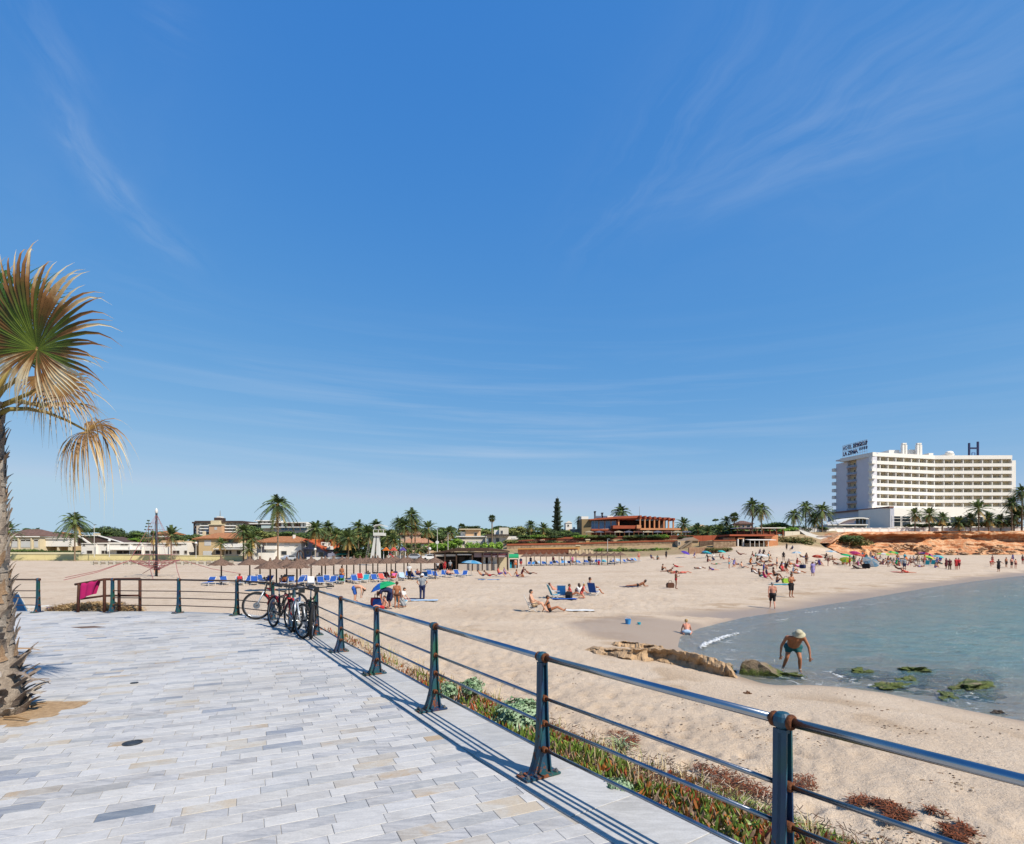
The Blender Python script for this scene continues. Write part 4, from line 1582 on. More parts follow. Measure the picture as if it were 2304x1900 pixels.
# ------------------------------------------------------------------ town: houses, hotel, restaurant, walls
GLASS = mat('window_glass','#2c3238', rough=.12, var=.3, scale=.7, spec=.6)
GLASSB = mat('blue_glass','#2c5f96', col2='#5f93bd', rough=.12, scale=.6, spec=.6)
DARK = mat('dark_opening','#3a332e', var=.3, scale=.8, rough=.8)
SHUT = mat('white_shutter','#d5d5d2', var=.05, scale=2, rough=.6)
SHUTG = mat('grey_shutter','#9a9c9c', var=.08, scale=2, rough=.6)
WFRAME = mat('window_frame','#cfcac0', var=.05, scale=2)
SLAB = mat('white_slab','#ebe8e1', var=.05, scale=.6)
WOODD = mat('dark_wood','#4b382b', var=.3, scale=3, rough=.8)


def plaster(name, h, var=.07):
 return mat(name, h, var=var, scale=.35, rough=.9, bump=.15, bscale=8)


def rooft(name, h, h2):
 m = mat(name, h, col2=h2, scale=1.6, rough=.9)
 if 'rows' not in m:
  m['rows'] = 1
  t = NT(m.node_tree)
  b = m.node_tree.nodes['Principled BSDF']
  wv = t.n('ShaderNodeTexWave')
  wv.inputs['Scale'].default_value = 1.6
  wv.inputs['Distortion'].default_value = .6
  t.link(t.n('ShaderNodeTexCoord').outputs['Object'], wv.inputs['Vector'])
  bp = t.n('ShaderNodeBump')
  bp.inputs['Strength'].default_value = .8
  bp.inputs['Distance'].default_value = .12
  t.link(wv.outputs['Fac'], bp.inputs['Height'])
  t.link(bp.outputs[0], b.inputs['Normal'])
 return m


TERRA = rooft('terracotta_tiles','#a9683f','#c78e62')
ORANGE = rooft('orange_tiles','#b5532c','#cf7544')
BROWN = rooft('brown_tiles','#6a5048','#8a6c60')
DBROWN = rooft('dark_brown_tiles','#54423c','#6d574e')


class House:
 """a building whose front stands at depth Y; openings are given where the photograph shows them"""
 def __init__(s, name, label, cat, l, r, yb, Y, group=None, rz=0.0):
  s.Y, s.c = Y, (l + r) / 2
  s.yb = yb
  s.k = Y / F
  p = at(s.c, yb, Y)
  s.zb = p.z
  s.root = thing(name, label, cat, p, rz, group)

 def x(s, px):
  return (px - s.c) * s.k

 def z(s, py):
  return (s.yb - py) * s.k

 def block(s, name, l, r, yt, yb, d0, d1, m, parent=None):
  z0 = s.z(yb) if yb < s.yb - .01 else -3.0
  return MB().box(s.x(l), s.x(r), d0, d1, z0, s.z(yt)).build(name, m, parent or s.root)

 def hip(s, l, r, ye, yr, d0, d1, m, rl, rr, over=.5, name='roof', gable=False):
  x0, x1, ze, zr = s.x(l) - over, s.x(r) + over, s.z(ye), s.z(yr)
  ym = (d0 + d1) / 2
  mb = MB()
  a, b = d0 - over, d1 + over
  vs = [(x0, a, ze),(x1, a, ze),(x1, b, ze),(x0, b, ze),(s.x(rl), ym, zr),(s.x(rr), ym, zr),
    (x0, a, ze - .22),(x1, a, ze - .22),(x1, b, ze - .22),(x0, b, ze - .22)]
  fs = [(0,1,5,4),(1,2,5),(2,3,4,5),(3,0,4),(6,7,1,0),(7,8,2,1),(8,9,3,2),(9,6,0,3),(9,8,7,6)]
  return mb.add(vs, fs).build(name, m, s.root)

 def win(s, l, r, yt, yb, kind='d', d=0.0, parent=None, name='window', sill=False):
  x0, x1, z0, z1 = s.x(l), s.x(r), s.z(yb), s.z(yt)
  w = .10
  if kind in ('s','g'):
   mb = MB()
   n = max(3, int((z1 - z0) / .30))
   for i in range(n):
    za, zb_ = z0 + (z1 - z0) * i / n, z0 + (z1 - z0) * (i + .86) / n
    mb.box(x0, x1, d - .07, d - .012, za, zb_)
   return mb.build('shutter', SHUT if kind == 's' else SHUTG, parent or s.root)
  mb = MB()
  mb.box(x0 - w, x0, d - .09, d - .01, z0 - w, z1 + w).box(x1, x1 + w, d - .09, d - .01, z0 - w, z1 + w)
  mb.box(x0, x1, d - .09, d - .01, z0 - w, z0).box(x0, x1, d - .09, d - .01, z1, z1 + w)
  if x1 - x0 > 1.6:
   mb.box((x0 + x1) / 2 - .05,(x0 + x1) / 2 + .05, d - .08, d - .012, z0, z1)
  o = mb.build(name, WFRAME, parent or s.root)
  MB().box(x0, x1, d - .03, d - .006, z0, z1).build('pane', {'d': GLASS, 'b': GLASSB, 'o': DARK}[kind], o)
  return o


CREAM, WHITE, BEIGE, GREYV = plaster('cream_plaster','#d6c7a6'), plaster('white_plaster','#ece8e0'), plaster('beige_plaster','#c9b18a'), plaster('lilac_plaster','#8d8fa6')
PINK, STONE = plaster('rose_plaster','#cdb199'), plaster('stone_wall','#9d8a72',.25)

# villas behind the yellow wall
h = House('villa','beige villa with dark hipped roof behind the hedge, next to the fan palm','house',8,92,1245,164)
h.block('wall',10,90,1205,1245,0,10, CREAM)
h.block('cornice',8,92,1206.5,1209,-.5,10.5, SLAB)
h.hip(10,91,1205,1190,0,10, BROWN, 26,60)
for l, r in ((27,40),(47,69),(77,86)):
 h.win(l, r, 1218.5,1232,'s')
 h.win(l, r, 1215,1218,'o', name='window_slit')
for x in (20,43,72):
 h.block('pilaster', x - 1.5, x + 1.5,1210,1245,-.3,0, CREAM)
h = House('garden_building','long blank pale flat roofed block between beige villa and dark roofed bungalow','house',90,158,1245,166)
h.block('wall',91,154,1214,1230,0,9, WHITE)
h.block('roof_edge',90,155,1212,1213.7,-.3,9.3, SLAB)
for x in (92,127,152):
 h.block('pillar', x, x + 4,1230.3,1245,.2,1.2, CREAM)
h.block('back_wall',92,154,1230.3,1245,3,9, BEIGE)
h = House('bungalow','low bungalow with long dark brown double gable roof','house',150,292,1245,170)
h.block('wall',158,286,1222,1245,0,12, CREAM)
mb = MB().prism([(h.x(154), h.z(1210)),(h.x(186), h.z(1210)),(h.x(204), h.z(1225)),(h.x(160), h.z(1225))],-.6,6,'y')
mb.build('roof', DBROWN, h.root)
mb = MB().prism([(h.x(186), h.z(1207)),(h.x(226), h.z(1207)),(h.x(294), h.z(1226)),(h.x(215), h.z(1226))],-1.2,10,'y')
mb.build('roof', DBROWN, h.root)
MB().prism([(h.x(183), h.z(1206)),(h.x(188), h.z(1206)),(h.x(217), h.z(1226)),(h.x(211), h.z(1226))],-1.6,-1.25,'y').build('gable_band', SLAB, h.root)
MB().prism([(h.x(186), h.z(1204.5)),(h.x(229), h.z(1204.5)),(h.x(229), h.z(1206.5)),(h.x(186), h.z(1206.5))],-1.55,-1.22,'y').build('ridge_band', SLAB, h.root)
MB().prism([(h.x(229), h.z(1204.5)),(h.x(292), h.z(1223)),(h.x(292), h.z(1225)),(h.x(229), h.z(1206.5))],-1.57,-1.24,'y').build('gable_band', SLAB, h.root)
h.block('chimney',193,199,1199.5,1205,3,5, CREAM)
h.block('dormer_wall',159,186,1229,1245,-.9,0, BEIGE)

h = House('terrace_row','long row of low white terraced cottages with dark garage openings','house',182,422,1250,159)
h.block('wall',183,421,1224,1250,0,9, WHITE)
for i, (a, b) in enumerate(((183,219),(219,245),(245,292),(292,330),(330,384),(384,421))):
 h.block('parapet', a + .4, b - .4,1222.4 - (i % 3) * .7,1224,-.25,9, WHITE)
for a, b, c, d in ((186.5,192,1225.5,1228.5),(235,244,1225,1228),(272,288,1224.8,1227.2),(300,316,1225.5,1227),(332,352,1225.5,1227),(372,408,1225,1227)):
 h.win(a, b, c, d, 'o', name='window_slit')
for a, b in ((196,208),(229,243),(263,291),(302,319),(327,337),(340,352),(389,404),(415,421)):
 h.win(a, b, 1239.5,1246.5,'o', name='garage_opening')
for a, b in ((249,292),(296,322)):
 h.block('canopy', a, b, 1236.6,1238,-1.3,0, SLAB)
for a in (219,245,295,322,356,384):
 h.block('party_wall', a - .7, a + .7,1225,1250,-.6,0, WHITE)
h.block('low_roof',345,372,1216,1223.5,3,9, plaster('sand_roof','#bfa27c'))
h.hip(390,412,1222,1217,2,8, rooft('pale_tiles','#c7a884','#d8bf9e'),398,404,.2)

h = House('villa','two storey beige villa with terracotta hipped roof and white balconies','house',420,546,1254,158)
h.block('wall',447,500,1213,1254,0,11, plaster('sand_plaster','#cdb389'))
h.block('side_wing',425,447,1213,1254,3.5,10, plaster('sand_plaster_shaded','#a58a64'))  # side away from the sun: its shade is put into a darker plaster
h.block('wing',500.1,546,1222,1254,.8,9, plaster('pale_wing','#d9d0c0'))
h.block('upper_wing',500.1,536,1213,1221.9,2,9, BEIGE)
h.hip(444,534,1211,1198,0,11, TERRA, 466,506,.6)
h.hip(422,447,1212,1206,3.2,10, TERRA, 430,440,.4)
h.block('chimney',438,442,1195,1206,4,5, CREAM)
h.win(460,475,1216,1228,'s')
h.win(457,477,1240,1252,'s')
h.win(429,434,1217,1227,'d',3.5)
h.win(438,444,1217,1227,'d',3.5)
h.win(438,446,1236,1246,'o',3.5)
h.block('balcony',502,520,1224,1232,-.6,.8, SLAB)
h.block('balcony',526,545,1224,1232,-.6,.8, SLAB)
h.block('terrace_slab',484,546,1234.4,1236.4,-1.0,.8, SLAB)
for a, b in ((486,496),(505,510),(513,518),(530,538)):
 h.win(a, b, 1239,1247,'o',.8 if a > 500 else 0)
h.win(506,516,1215,1221,'d',2)

h = House('apartment_block','tall brown and cream apartment block with dark mansard roof and rooftop mast','apartment block',425,553,1225,235)
MANS = plaster('mansard_brown','#4d3d38',.2)
h.block('wall',442,545,1176,1225,0,14, plaster('apartment_cream','#d3c3b0'))
h.block('roof',440,548,1172.5,1176,-.8,14, MANS)
h.block('side_wing',426,442,1176,1225,3,14, plaster('wing_dark','#564a46',.2))
h.block('roof',424.5,440,1174,1177.5,2.4,14, MANS)
h.block('side_wing',545,551,1177,1225,2,14, MANS)
for y in (1178,1188.5,1195):
 h.win(430,434, y, y + 4.5,'s',3)
for i, y in enumerate((1178.5,1185.2,1191.9,1198.6)):
 for a, b in ((453,459),(459.5,474),(475,479),(509,517),(518,524),(525,531)):
  h.win(a, b, y, y + 3.2,'b' if (a == 459.5 and i in (1,2)) else 'o')
 for a, b in ((452,480),(508,532)):
  h.block('balcony', a, b, y + 3.4, y + 6.0,-1.0,0, SLAB)
h.block('tower',479,507,1183,1225,-3,0, plaster('apricot_plaster','#cfa582'))
h.block('cornice',478,508,1180.6,1182.9,-3.4,.4, CREAM)
h.block('attic',481,500,1172,1180.5,-2.4,2, CREAM)
h.win(491,497,1187,1193,'s',-3)
h.block('stair_head',473,486,1164,1172.4,3,8, MANS)
h.block('stair_roof',476,484,1161,1163.9,4,7, SLAB)
MB().tube([(h.x(480),5.5, h.z(1161)),(h.x(480),5.5, h.z(1147))],[.22,.08],6).build('mast', mat('mast_grey','#9b9b98', metal=.4, rough=.5), h.root)

h = House('modern_apartments','white modern apartment block with flat roof terraces, left of the tall palm','apartment block',552,616,1225,240)
h.block('wall',556,614,1186,1225,2,14, WHITE)
h.block('roof_slab',552,616,1177.5,1180,-1,14, SLAB)
h.block('roof_slab',570,614,1170.5,1172.5,1,12, SLAB)
h.block('penthouse',572,612,1172.8,1177.3,3,11, WHITE)
for a, b in ((574,582),(587,590),(596,602),(604,611)):
 h.win(a, b, 1173.4,1176.5,'o',3)
h.block('storey',556,613,1180.3,1185.8,4,13, WHITE)
h.win(566,587,1181,1185.5,'b',4)
h.block('balcony',589,613,1181.5,1189,-.6,2, plaster('glass_balcony','#b9c9c9'))
h.win(565,586,1188,1192,'b',2)
h = House('modern_apartments','white framed apartment block with brown and pale panels, seen through the tall palm','apartment block',614,692,1225,238)
h.block('wall',616,689,1178,1225,1.2,13, plaster('panel_white','#cfcbc4'))
h.block('roof_slab',614,691,1175,1177.2,-.6,13, SLAB)
h.block('floor_slab',614,691,1185.6,1187.4,-.6,1.2, SLAB)
h.block('end_wall',689.2,691,1177.3,1185.5,-.6,13, SLAB)
BRP = plaster('brown_panel','#6b4a3e',.15)
for i, a in enumerate((617,624.5,632,639.5,647,655,662,669,676,683)):
 h.block('panel', a, a + 4.6,1177.6,1185.2,.5,1.15, BRP if i in (0,1,3,4,6,7) else SLAB)
for a, b in ((630,645),(648,656),(660,672),(675,688)):
 h.win(a, b, 1188,1193.5,'b',1.2)

h = House('villa','white two storey villa with orange hipped roof and chimney, behind the tall palm','house',566,680,1259,152)
h.block('wall',598,678,1221,1259,0,11, WHITE)
h.block('side_wing',568,597.9,1221,1259,2.5,10, plaster('lilac_shade_wall','#d8d5d8'))  # shade on this side painted in as a lilac tone of the white
h.block('garage',590,625,1244,1259,-2.2,0, WHITE)
h.hip(568,680,1219.5,1206,0,11, TERRA, 606,650,.6)
h.block('chimney',649,652.5,1203,1212,3,4, WHITE)
h.win(601,622,1221.5,1228,'g')
h.block('balcony',599,624,1228.6,1236.5,-1.2,0, SLAB)
h.win(633,645,1240.5,1249,'d')
h.win(640,651,1221.5,1230,'s')
h.win(656,666,1241,1249,'s')
h.win(664,670,1227.8,1229,'o', name='window_slit')
h.win(574,580,1226,1234,'d',2.5)
h.block('dividing_wall',566,590,1245,1259,-2.6,-2.2, SLAB)

h = House('gabled_house','lilac grey house with steep orange roof and small white dormer','house',682,744,1257,154)
mb = MB().prism([(h.x(684),-3),(h.x(734),-3),(h.x(734), h.z(1240)),(h.x(692), h.z(1214.5)),(h.x(684), h.z(1218))],0,9,'y')
mb.build('wall', GREYV, h.root)
mb = MB().prism([(h.x(681), h.z(1217.5)),(h.x(690), h.z(1212.5)),(h.x(738), h.z(1239.5)),(h.x(737), h.z(1242)),(h.x(690), h.z(1215)),(h.x(682), h.z(1219.5))],-.8,-.3,'y')
mb.build('verge', plaster('verge_red','#b4523a'), h.root)
mb = MB().add([(h.x(690),-.3, h.z(1213)),(h.x(738),-.3, h.z(1240)),(h.x(741),9, h.z(1231)),(h.x(739),9, h.z(1212.5)),(h.x(681.5),-.3, h.z(1218)),(h.x(690),9, h.z(1212.6))],
    [(0,1,2,3),(0,3,5),(0,5,4)])
mb.build('roof', ORANGE, h.root)
h.block('dormer',718,728,1220,1229,1.5,6, WHITE)
h.win(721,725,1222,1227,'d',1.5)
h.block('dormer',734,740,1229,1237,.5,4, WHITE)
for a, b, c, d in ((688,693,1222,1230),(703,712,1226,1231),(690,695,1240,1247),(702,710,1241,1250),(716,728,1243,1252)):
 h.win(a, b, c, d, 'd')
h.block('porch_slab',684,715,1234,1236,-1.2,0, GREYV)
h = House('snack_kiosk','small orange roofed kiosk with green awning among the palms','kiosk',752,786,1259,148)
h.block('wall',756,782,1244,1259,0,5, CREAM)
h.hip(755,780,1243.5,1235.5,0,5, ORANGE, 760,775,.3)
mb = MB().prism([(-2.2, h.z(1248.5)),(0, h.z(1245)),(0, h.z(1244.3)),(-2.2, h.z(1247.6))], h.x(762), h.x(783),'x')
mb.build('awning', mat('green_awning','#3f8d77', rough=.8), h.root)
h.win(764,780,1249,1257,'o')

h = House('villa','rose coloured villa with pale tiled roof, behind the cluster of tall palms','house',893,970,1247,166)
h.block('wall',912,966,1222,1247,0,10, PINK)
h.block('upper_storey',896,942,1198,1221.9,3.5,11, PINK)
h.hip(912,965,1221,1208,0,10, rooft('rose_tiles','#b98263','#d2a384'),918,948,.5)
h.hip(894,942,1201,1194,3.5,11, rooft('rose_tiles','#b98263','#d2a384'),905,930,.4)
h.win(946,961,1224,1231,'s')
h.win(921,933,1226,1233,'o')
h.win(897,906,1205,1211,'o',3.5)
h.win(918,924,1206,1213,'d',3.5)
h.block('balcony',940,967,1231.5,1236,-.8,0, PINK)
h.win(946,960,1238,1246,'o')
h = House('villa','half hidden villa with terracotta terrace roof among the trees','house',988,1012,1222,185)
h.block('wall',990,1010,1200,1222,0,7, PINK)
h.hip(989,1010,1200,1196.5,0,7, TERRA, 994,1005,.4)
for a in (992,998,1004):
 h.win(a, a + 4,1202,1207.5,'o')
h = House('modern_villa','cream stepped modern villa above the hedge, left of the thin palm','house',1026,1094,1236,182)
h.block('wall',1028,1092,1209,1236,0,10, plaster('ivory_plaster','#dbd2bd'))
h.block('terrace_slab',1027,1093,1206.5,1208.7,-.5,10, SLAB)
h.block('upper_storey',1046,1078,1192,1206.3,2.5,9, plaster('apricot_villa','#d3ac84'))
h.block('roof_slab',1032,1080,1189.6,1191.8,1.6,9.5, CREAM)
h.block('side_wing',1034,1045.9,1196,1206.3,3.5,8, WHITE)
h.win(1066,1072,1199,1206,'o',2.5)
h.win(1031,1047,1209.5,1213.5,'g')
h.win(1033,1046,1218,1226,'d')
h.win(1052,1090,1217,1222,'s')
h = House('modern_villa','white modern villa with dark flat roof and square tower','house',1092,1186,1243,172)
h.block('wall',1096,1168,1207,1243,1.2,11, WHITE)
h.block('roof_slab',1090,1146,1202.8,1205.2,-.6,10, plaster('dark_fascia','#4a3f3c',.15))
h.block('upper_band',1093,1144,1205.3,1206.8,-.2,9, WHITE)
h.block('tower',1123,1144,1187,1202.6,2,7, plaster('tower_white','#ded8c8'))
h.win(1127,1131,1194,1201,'d',2)
h.block('tower_annex',1111,1122.9,1192,1202.6,3,7, WHITE)
h.block('terrace_slab',1126,1185,1221.3,1223.2,-2.2,1.2, SLAB)
for a in (1142,1166,1180):
 h.block('column', a, a + 1.6,1223.3,1243,-1.9,-1.5, SLAB)
for a, b, c, d in ((1099,1106,1211,1221),(1116,1123,1211,1220),(1134,1140,1228,1240),(1100,1106,1228,1240)):
 h.win(a, b, c, d, 'd',1.2)
h.win(1151,1160,1210,1219,'s',1.2)
h.win(1149,1166,1227,1234,'s',1.2)
h = House('cottage','small white cottage gable between the tall conifer and the restaurant','house',1270,1290,1200,205)
h.block('wall',1273,1287,1177,1200,0,6, WHITE)
mb = MB().prism([(h.x(1272), h.z(1177.2)),(h.x(1288), h.z(1177.2)),(h.x(1280), h.z(1172))],-.2,6.2,'y')
mb.build('roof', WHITE, h.root)
h.win(1277,1280,1181,1185,'d')
h = House('cottage','low cottage with rose tiled roof tucked against the restaurant','house',1274,1312,1206,178)
h.block('wall',1277,1308,1199,1206,0,7, PINK)
h.hip(1276,1309,1199,1190,0,7, rooft('rose_tiles','#b98263','#d2a384'),1284,1304,.4)
h.block('chimney',1291,1296,1186,1193,2,3, WHITE)
h = House('villa','far villa with dark brown hipped roof right behind the twin palms','house',1663,1696,1195,240)
h.block('wall',1666,1692,1179,1195,0,8, plaster('rosy_villa','#b89a88'))
h.hip(1664,1693,1178.5,1171,0,8, BROWN, 1674,1682,.6)
h.win(1670,1675,1182,1187,'d')
h.win(1680,1688,1182,1187,'d')
h = House('villa','sandy roofed villa peeping out of the trees right of the restaurant','house',1560,1600,1195,215)
h.block('wall',1564,1597,1186,1195,0,7, CREAM)
h.hip(1562,1598,1186,1180,0,7, rooft('pale_tiles','#c7a884','#d8bf9e'),1572,1588,.4)
h = House('cottage','small rose cottage far back above the bungalow roofs','house',118,140,1215,215)
h.block('wall',122,136,1201,1215,0,6, PINK)
h.hip(120,137,1201,1197,0,6, TERRA, 126,131,.3)
h = House('cottage','far cream cottage with two roofs above the white terraced row','house',266,296,1222,205)
h.block('wall',268,293,1211,1222,0,6, CREAM)
h.hip(268,282,1211,1206,0,6, rooft('pale_tiles','#c7a884','#d8bf9e'),273,277,.3)
h.block('chimney',281,284,1205,1212,1,2, CREAM)
h = House('villa','ochre villa with flat balconies behind the small palm by the climbing mast','house',340,385,1222,190)
h.block('wall',343,383,1201,1222,0,8, plaster('ochre_plaster','#bb9468'))
h.block('balcony',342,384,1207,1209,-1,0, SLAB)
h.hip(343,383,1201,1194,0,8, TERRA, 355,372,.4)
h.win(350,358,1202.5,1206.5,'o')
h.win(366,376,1202.5,1206.5,'o')

# ---- walls of the back of the beach
YEL = plaster('yellow_wall','#e6d8a0',.08)
w0, w1 = at(-40,1252,156), at(545,1254,153)


def wall_run(name, label, pts, th, m, cat='wall', piece='wall_panel', n=1, cop=None, zlow=-1.0, pier=None):
 """wall standing along (px, y top, y foot, Y) points; n panels per run"""
 a0 = at(pts[0][0], pts[0][2], pts[0][3])
 root = thing(name, label, cat, a0)
 root['kind'] = 'thing'
 for p, q in zip(pts[:-1], pts[1:]):
  for i in range(n):
   f0, f1 = i / n, (i + 1) / n
   P = [p[k] + (q[k] - p[k]) * f0 for k in range(4)]
   Q = [p[k] + (q[k] - p[k]) * f1 for k in range(4)]
   tp0, tp1 = at(P[0], P[1], P[3]) - a0, at(Q[0], Q[1], Q[3]) - a0
   b0, b1 = at(P[0], P[2], P[3]) - a0, at(Q[0], Q[2], Q[3]) - a0
   d = (tp1 - tp0)
   d.z = 0
   g = d.normalized() * .02
   nrm = Vector((-d.y, d.x, 0)).normalized() * th
   vs = [b0 + g, b1 - g, b1 - g + nrm, b0 + g + nrm, tp0 + g, tp1 - g, tp1 - g + nrm, tp0 + g + nrm]
   for k in range(4):
    vs[k] = vs[k] + Vector((0,0, zlow))
   fs = [(0,3,2,1),(4,5,6,7),(0,1,5,4),(1,2,6,5),(2,3,7,6),(3,0,4,7)]
   MB().add(vs, fs).build(piece, m, root)
   if cop:
    o = nrm.normalized() * .12
    vs = [tp0 - o, tp1 - o, tp1 + nrm + o, tp0 + nrm + o]
    vs = vs + [v + Vector((0,0, cop[1])) for v in vs]
    MB().add(vs, fs).build('coping', cop[0], root)
   if pier:
    MB().box(-pier, pier, -.12, th + .12, zlow, (tp0 - b0).z + .25).build('pier', cop[0] if cop else m, root, b0)
 return root


wall_run('seafront_wall','long pale yellow wall at the back of the beach in front of the villas',[(-60,1247,1261,157),(180,1248,1262,156),(545,1252,1262,152)],.4, YEL, n=6, cop=(plaster('yellow_cap','#e0d6a8'),.12))
wall_run('seafront_wall','higher cream wall behind the long yellow wall',[(-60,1243,1249,160),(182,1243,1249,159.5)],.4, plaster('pale_yellow_wall','#ded5b2'), n=3)
wall_run('garden_wall','white garden wall under the palms right of the white villa',[(690,1254,1264,147),(790,1254,1264,145)],.3, SLAB, n=4)
wall_run('garden_wall','pale wall behind the parasols, right of the lifeguard tower',[(870,1250,1262,140),(985,1248,1260,138)],.3, plaster('pale_wall','#d5cbb8'), n=4)
# the little balustrade at its foot
b0 = at(205,1271,116)
root = thing('balustrade','low white post and rail balustrade at the foot of the yellow wall','balustrade', b0)
px = 205
while px < 520:
 a = at(px, 1271,116) - b0
 MB().box(-.17,.17,0,.5,-.5,.72).build('pillar', plaster('pillar_pale','#c9c2b4',.1), root, a)
 c = at(px + 17,1271,116) - b0
 MB().box(.36,(c - a).x - .36,.12,.32,.72,.90).build('rail', plaster('rail_grey','#a99c88'), root, a)
 MB().box(.36,(c - a).x - .36,.12,.32,.10,.26).build('rail', plaster('rail_grey','#a99c88'), root, a)
 mb = MB()
 for i in range(7):
  x = .36 + ((c - a).x - .72) * (i + .5) / 7
  mb.box(x - .06, x + .06,.16,.28,.26,.48)
 mb.build('balusters', plaster('baluster_grey','#8f8371'), root, a)
 px += 17

# ---- hotel
HW = plaster('hotel_white','#f2ede4',.04)
HTAN = plaster('hotel_recess','#f0dcb6',.08)
NAVY = mat('sign_navy','#1a2350', rough=.5, var=.1)
P0, B, FH = Vector((139.5,215.0)),3.83,3.06
GZH = at(1963,1192,215).z
TOPZ = at(1963,1018,215).z
hotel = thing('hotel','big white hotel slab with rows of balconies on the headland','hotel',(P0.x, P0.y, GZH))
HH = TOPZ - GZH
zf0 = at(1963,1145,215).z - GZH            # underside of the lowest balcony floor
FH = (HH - 1.6 - zf0) / 7.0


def wing(origin, a, n, first):
 """n bays from origin along angle a: local frame x along, y into the building"""
 M = Matrix.Translation((origin.x, origin.y, 0)) @ Matrix.Rotation(a, 4,'Z')
 rz = a
 L = n * B
 MB().box(2.6 if first else 0, L, 1.45,15, zf0 - .5, HH - .4).build('wall', HTAN, hotel, M.translation, rz)
 MB().box(-.1 if first else .05, L, -.2,15.2, HH - 1.5, HH).build('roof_parapet', HW, hotel, M.translation, rz)
 MB().box(.2 if first else .05, L, -.5,14,-3, zf0 - .03).build('lower_wall', HW, hotel, M.translation, rz)
 for i in range(1 if first else 0, n):
  for z0, z1 in ((zf0 - 5.0, zf0 - 3.0),(zf0 - 9.0, zf0 - 6.6)):
   o = MB().box(-.1,2.9,-.12,-.01, z1, z1 + .14).build('window', HW, hotel, M @ Vector((i * B + .5,-.5,0)), rz)
   MB().box(0,2.8,-.06,-.01, z0, z1).build('pane', GLASS, o)
 for i in range(n + 1):
  p = M @ Vector((i * B, 0,0))
  MB().box(-.16,.16,.12,1.43, zf0, HH - 1.52).build('partition_wall', HW, hotel, p, rz)
 bal = MB().box(.17, B - .17,0,1.42,0,.22).box(-.0, B - .02,-.14,.0,.0,1.28).mesh('balcony', HW)
 door = MB().box(.3,1.25,0,.05,0,2.15).mesh('balcony_door', GLASS)
 door2 = MB().box(1.45,2.5,0,.05,.6,2.1).mesh('window', mat('curtained_glass','#b09a78', rough=.2, var=.2, scale=.5))
 for f in range(7):
  for i in range(n):
   p = M @ Vector((i * B, 0, zf0 + f * FH))
   o = link('balcony', bal, hotel, p, rz)
   link('balcony_door', door, o, (0,1.38,.23))
   if R.random() < .35:
    link('window', door2, o, (0,1.38,.23))
 return M


M1 = wing(Vector((0,0)), math.radians(14.0),8, True)
P1 = M1 @ Vector((8 * B, 0,0))
M2 = wing(Vector((P1.x, P1.y)), math.radians(-.5),8, False)
MB().box(8 * B + .05,8 * B + 1.6,0,12,-3, HH - 2).build('end_wall', HW, hotel, M2.translation, math.radians(-.5))
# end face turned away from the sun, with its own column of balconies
edir = Vector((-2.8,19.0)).normalized()
erz = math.atan2(edir.y, edir.x)
ER = Matrix.Rotation(erz, 4,'Z')
ES = plaster('hotel_side_shaded','#dddbe2',.04)  # bluish shade of the end face put into its colour
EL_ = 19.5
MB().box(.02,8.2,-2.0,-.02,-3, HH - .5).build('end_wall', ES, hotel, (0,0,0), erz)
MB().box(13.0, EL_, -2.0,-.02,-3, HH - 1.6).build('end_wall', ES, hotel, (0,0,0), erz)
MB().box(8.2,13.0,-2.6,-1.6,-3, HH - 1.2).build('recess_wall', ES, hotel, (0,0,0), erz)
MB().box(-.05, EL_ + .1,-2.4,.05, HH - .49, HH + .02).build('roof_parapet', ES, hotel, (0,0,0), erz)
for f in range(8):
 z = zf0 + f * FH - .2
 if f < 7:
  pts_ = [(8.0,0),(13.1,0),(13.1,.35),(11.5,1.0),(9.5,1.0),(8.0,.35)]
  o = MB().prism([(x, y) for x, y in pts_],0,.28).build('end_balcony', mat('balcony_rose','#c5aaa0', var=.05), hotel, (0,0, z), erz)
  MB().prism([(x, y + .02) for x, y in pts_[2:]],.3,1.1).build('balcony_glass', mat('smoked_glass','#8d97ab', rough=.2), o)
  MB().box(10.6,12.2,-1.58,-1.5,.3,2.3).build('window', GLASS, o)
  MB().box(9.0,9.9,-1.58,-1.5,.3,2.3).build('window', GLASS, o)
 if f < 7:
  MB().box(EL_ + .05, EL_ + 1.5,-3,.8,0,1.3).build('corner_balcony', HW, hotel, (0,0, z), erz)
  MB().box(-.9,.9,-.7,1.2,0,.9).build('corner_balcony', HW, hotel, (0,0, z + .2), math.radians(14))
# plant rooms and chimneys on the roof
for px, w, yt, yb_ in ((2012,24,1013,1019),(2060,28,1012,1019),(2095,10,1020,1023),(2140,16,1021,1024)):
 c = at(px, yb_, 228)
 MB().box(-w * .09, w * .09,0,6,-1.5,(yb_ - yt) * .182).build('plant_room', HW, hotel, c - Vector((P0.x, P0.y, GZH)))
for px in (2034,2038.5,2067,2072):
 c = at(px, 1019,226)
 MB().box(-.55,.55,0,1.2,-1,3.2).box(-.4,.4,.1,1.1,3.4,4.0).build('chimney', HW, hotel, c - Vector((P0.x, P0.y, GZH)))
MB().sphere((0,0,0),(1.6,1.2,.9),10,6).build('roof_dome', HW, hotel, at(2136,1020,227) - Vector((P0.x, P0.y, GZH)))
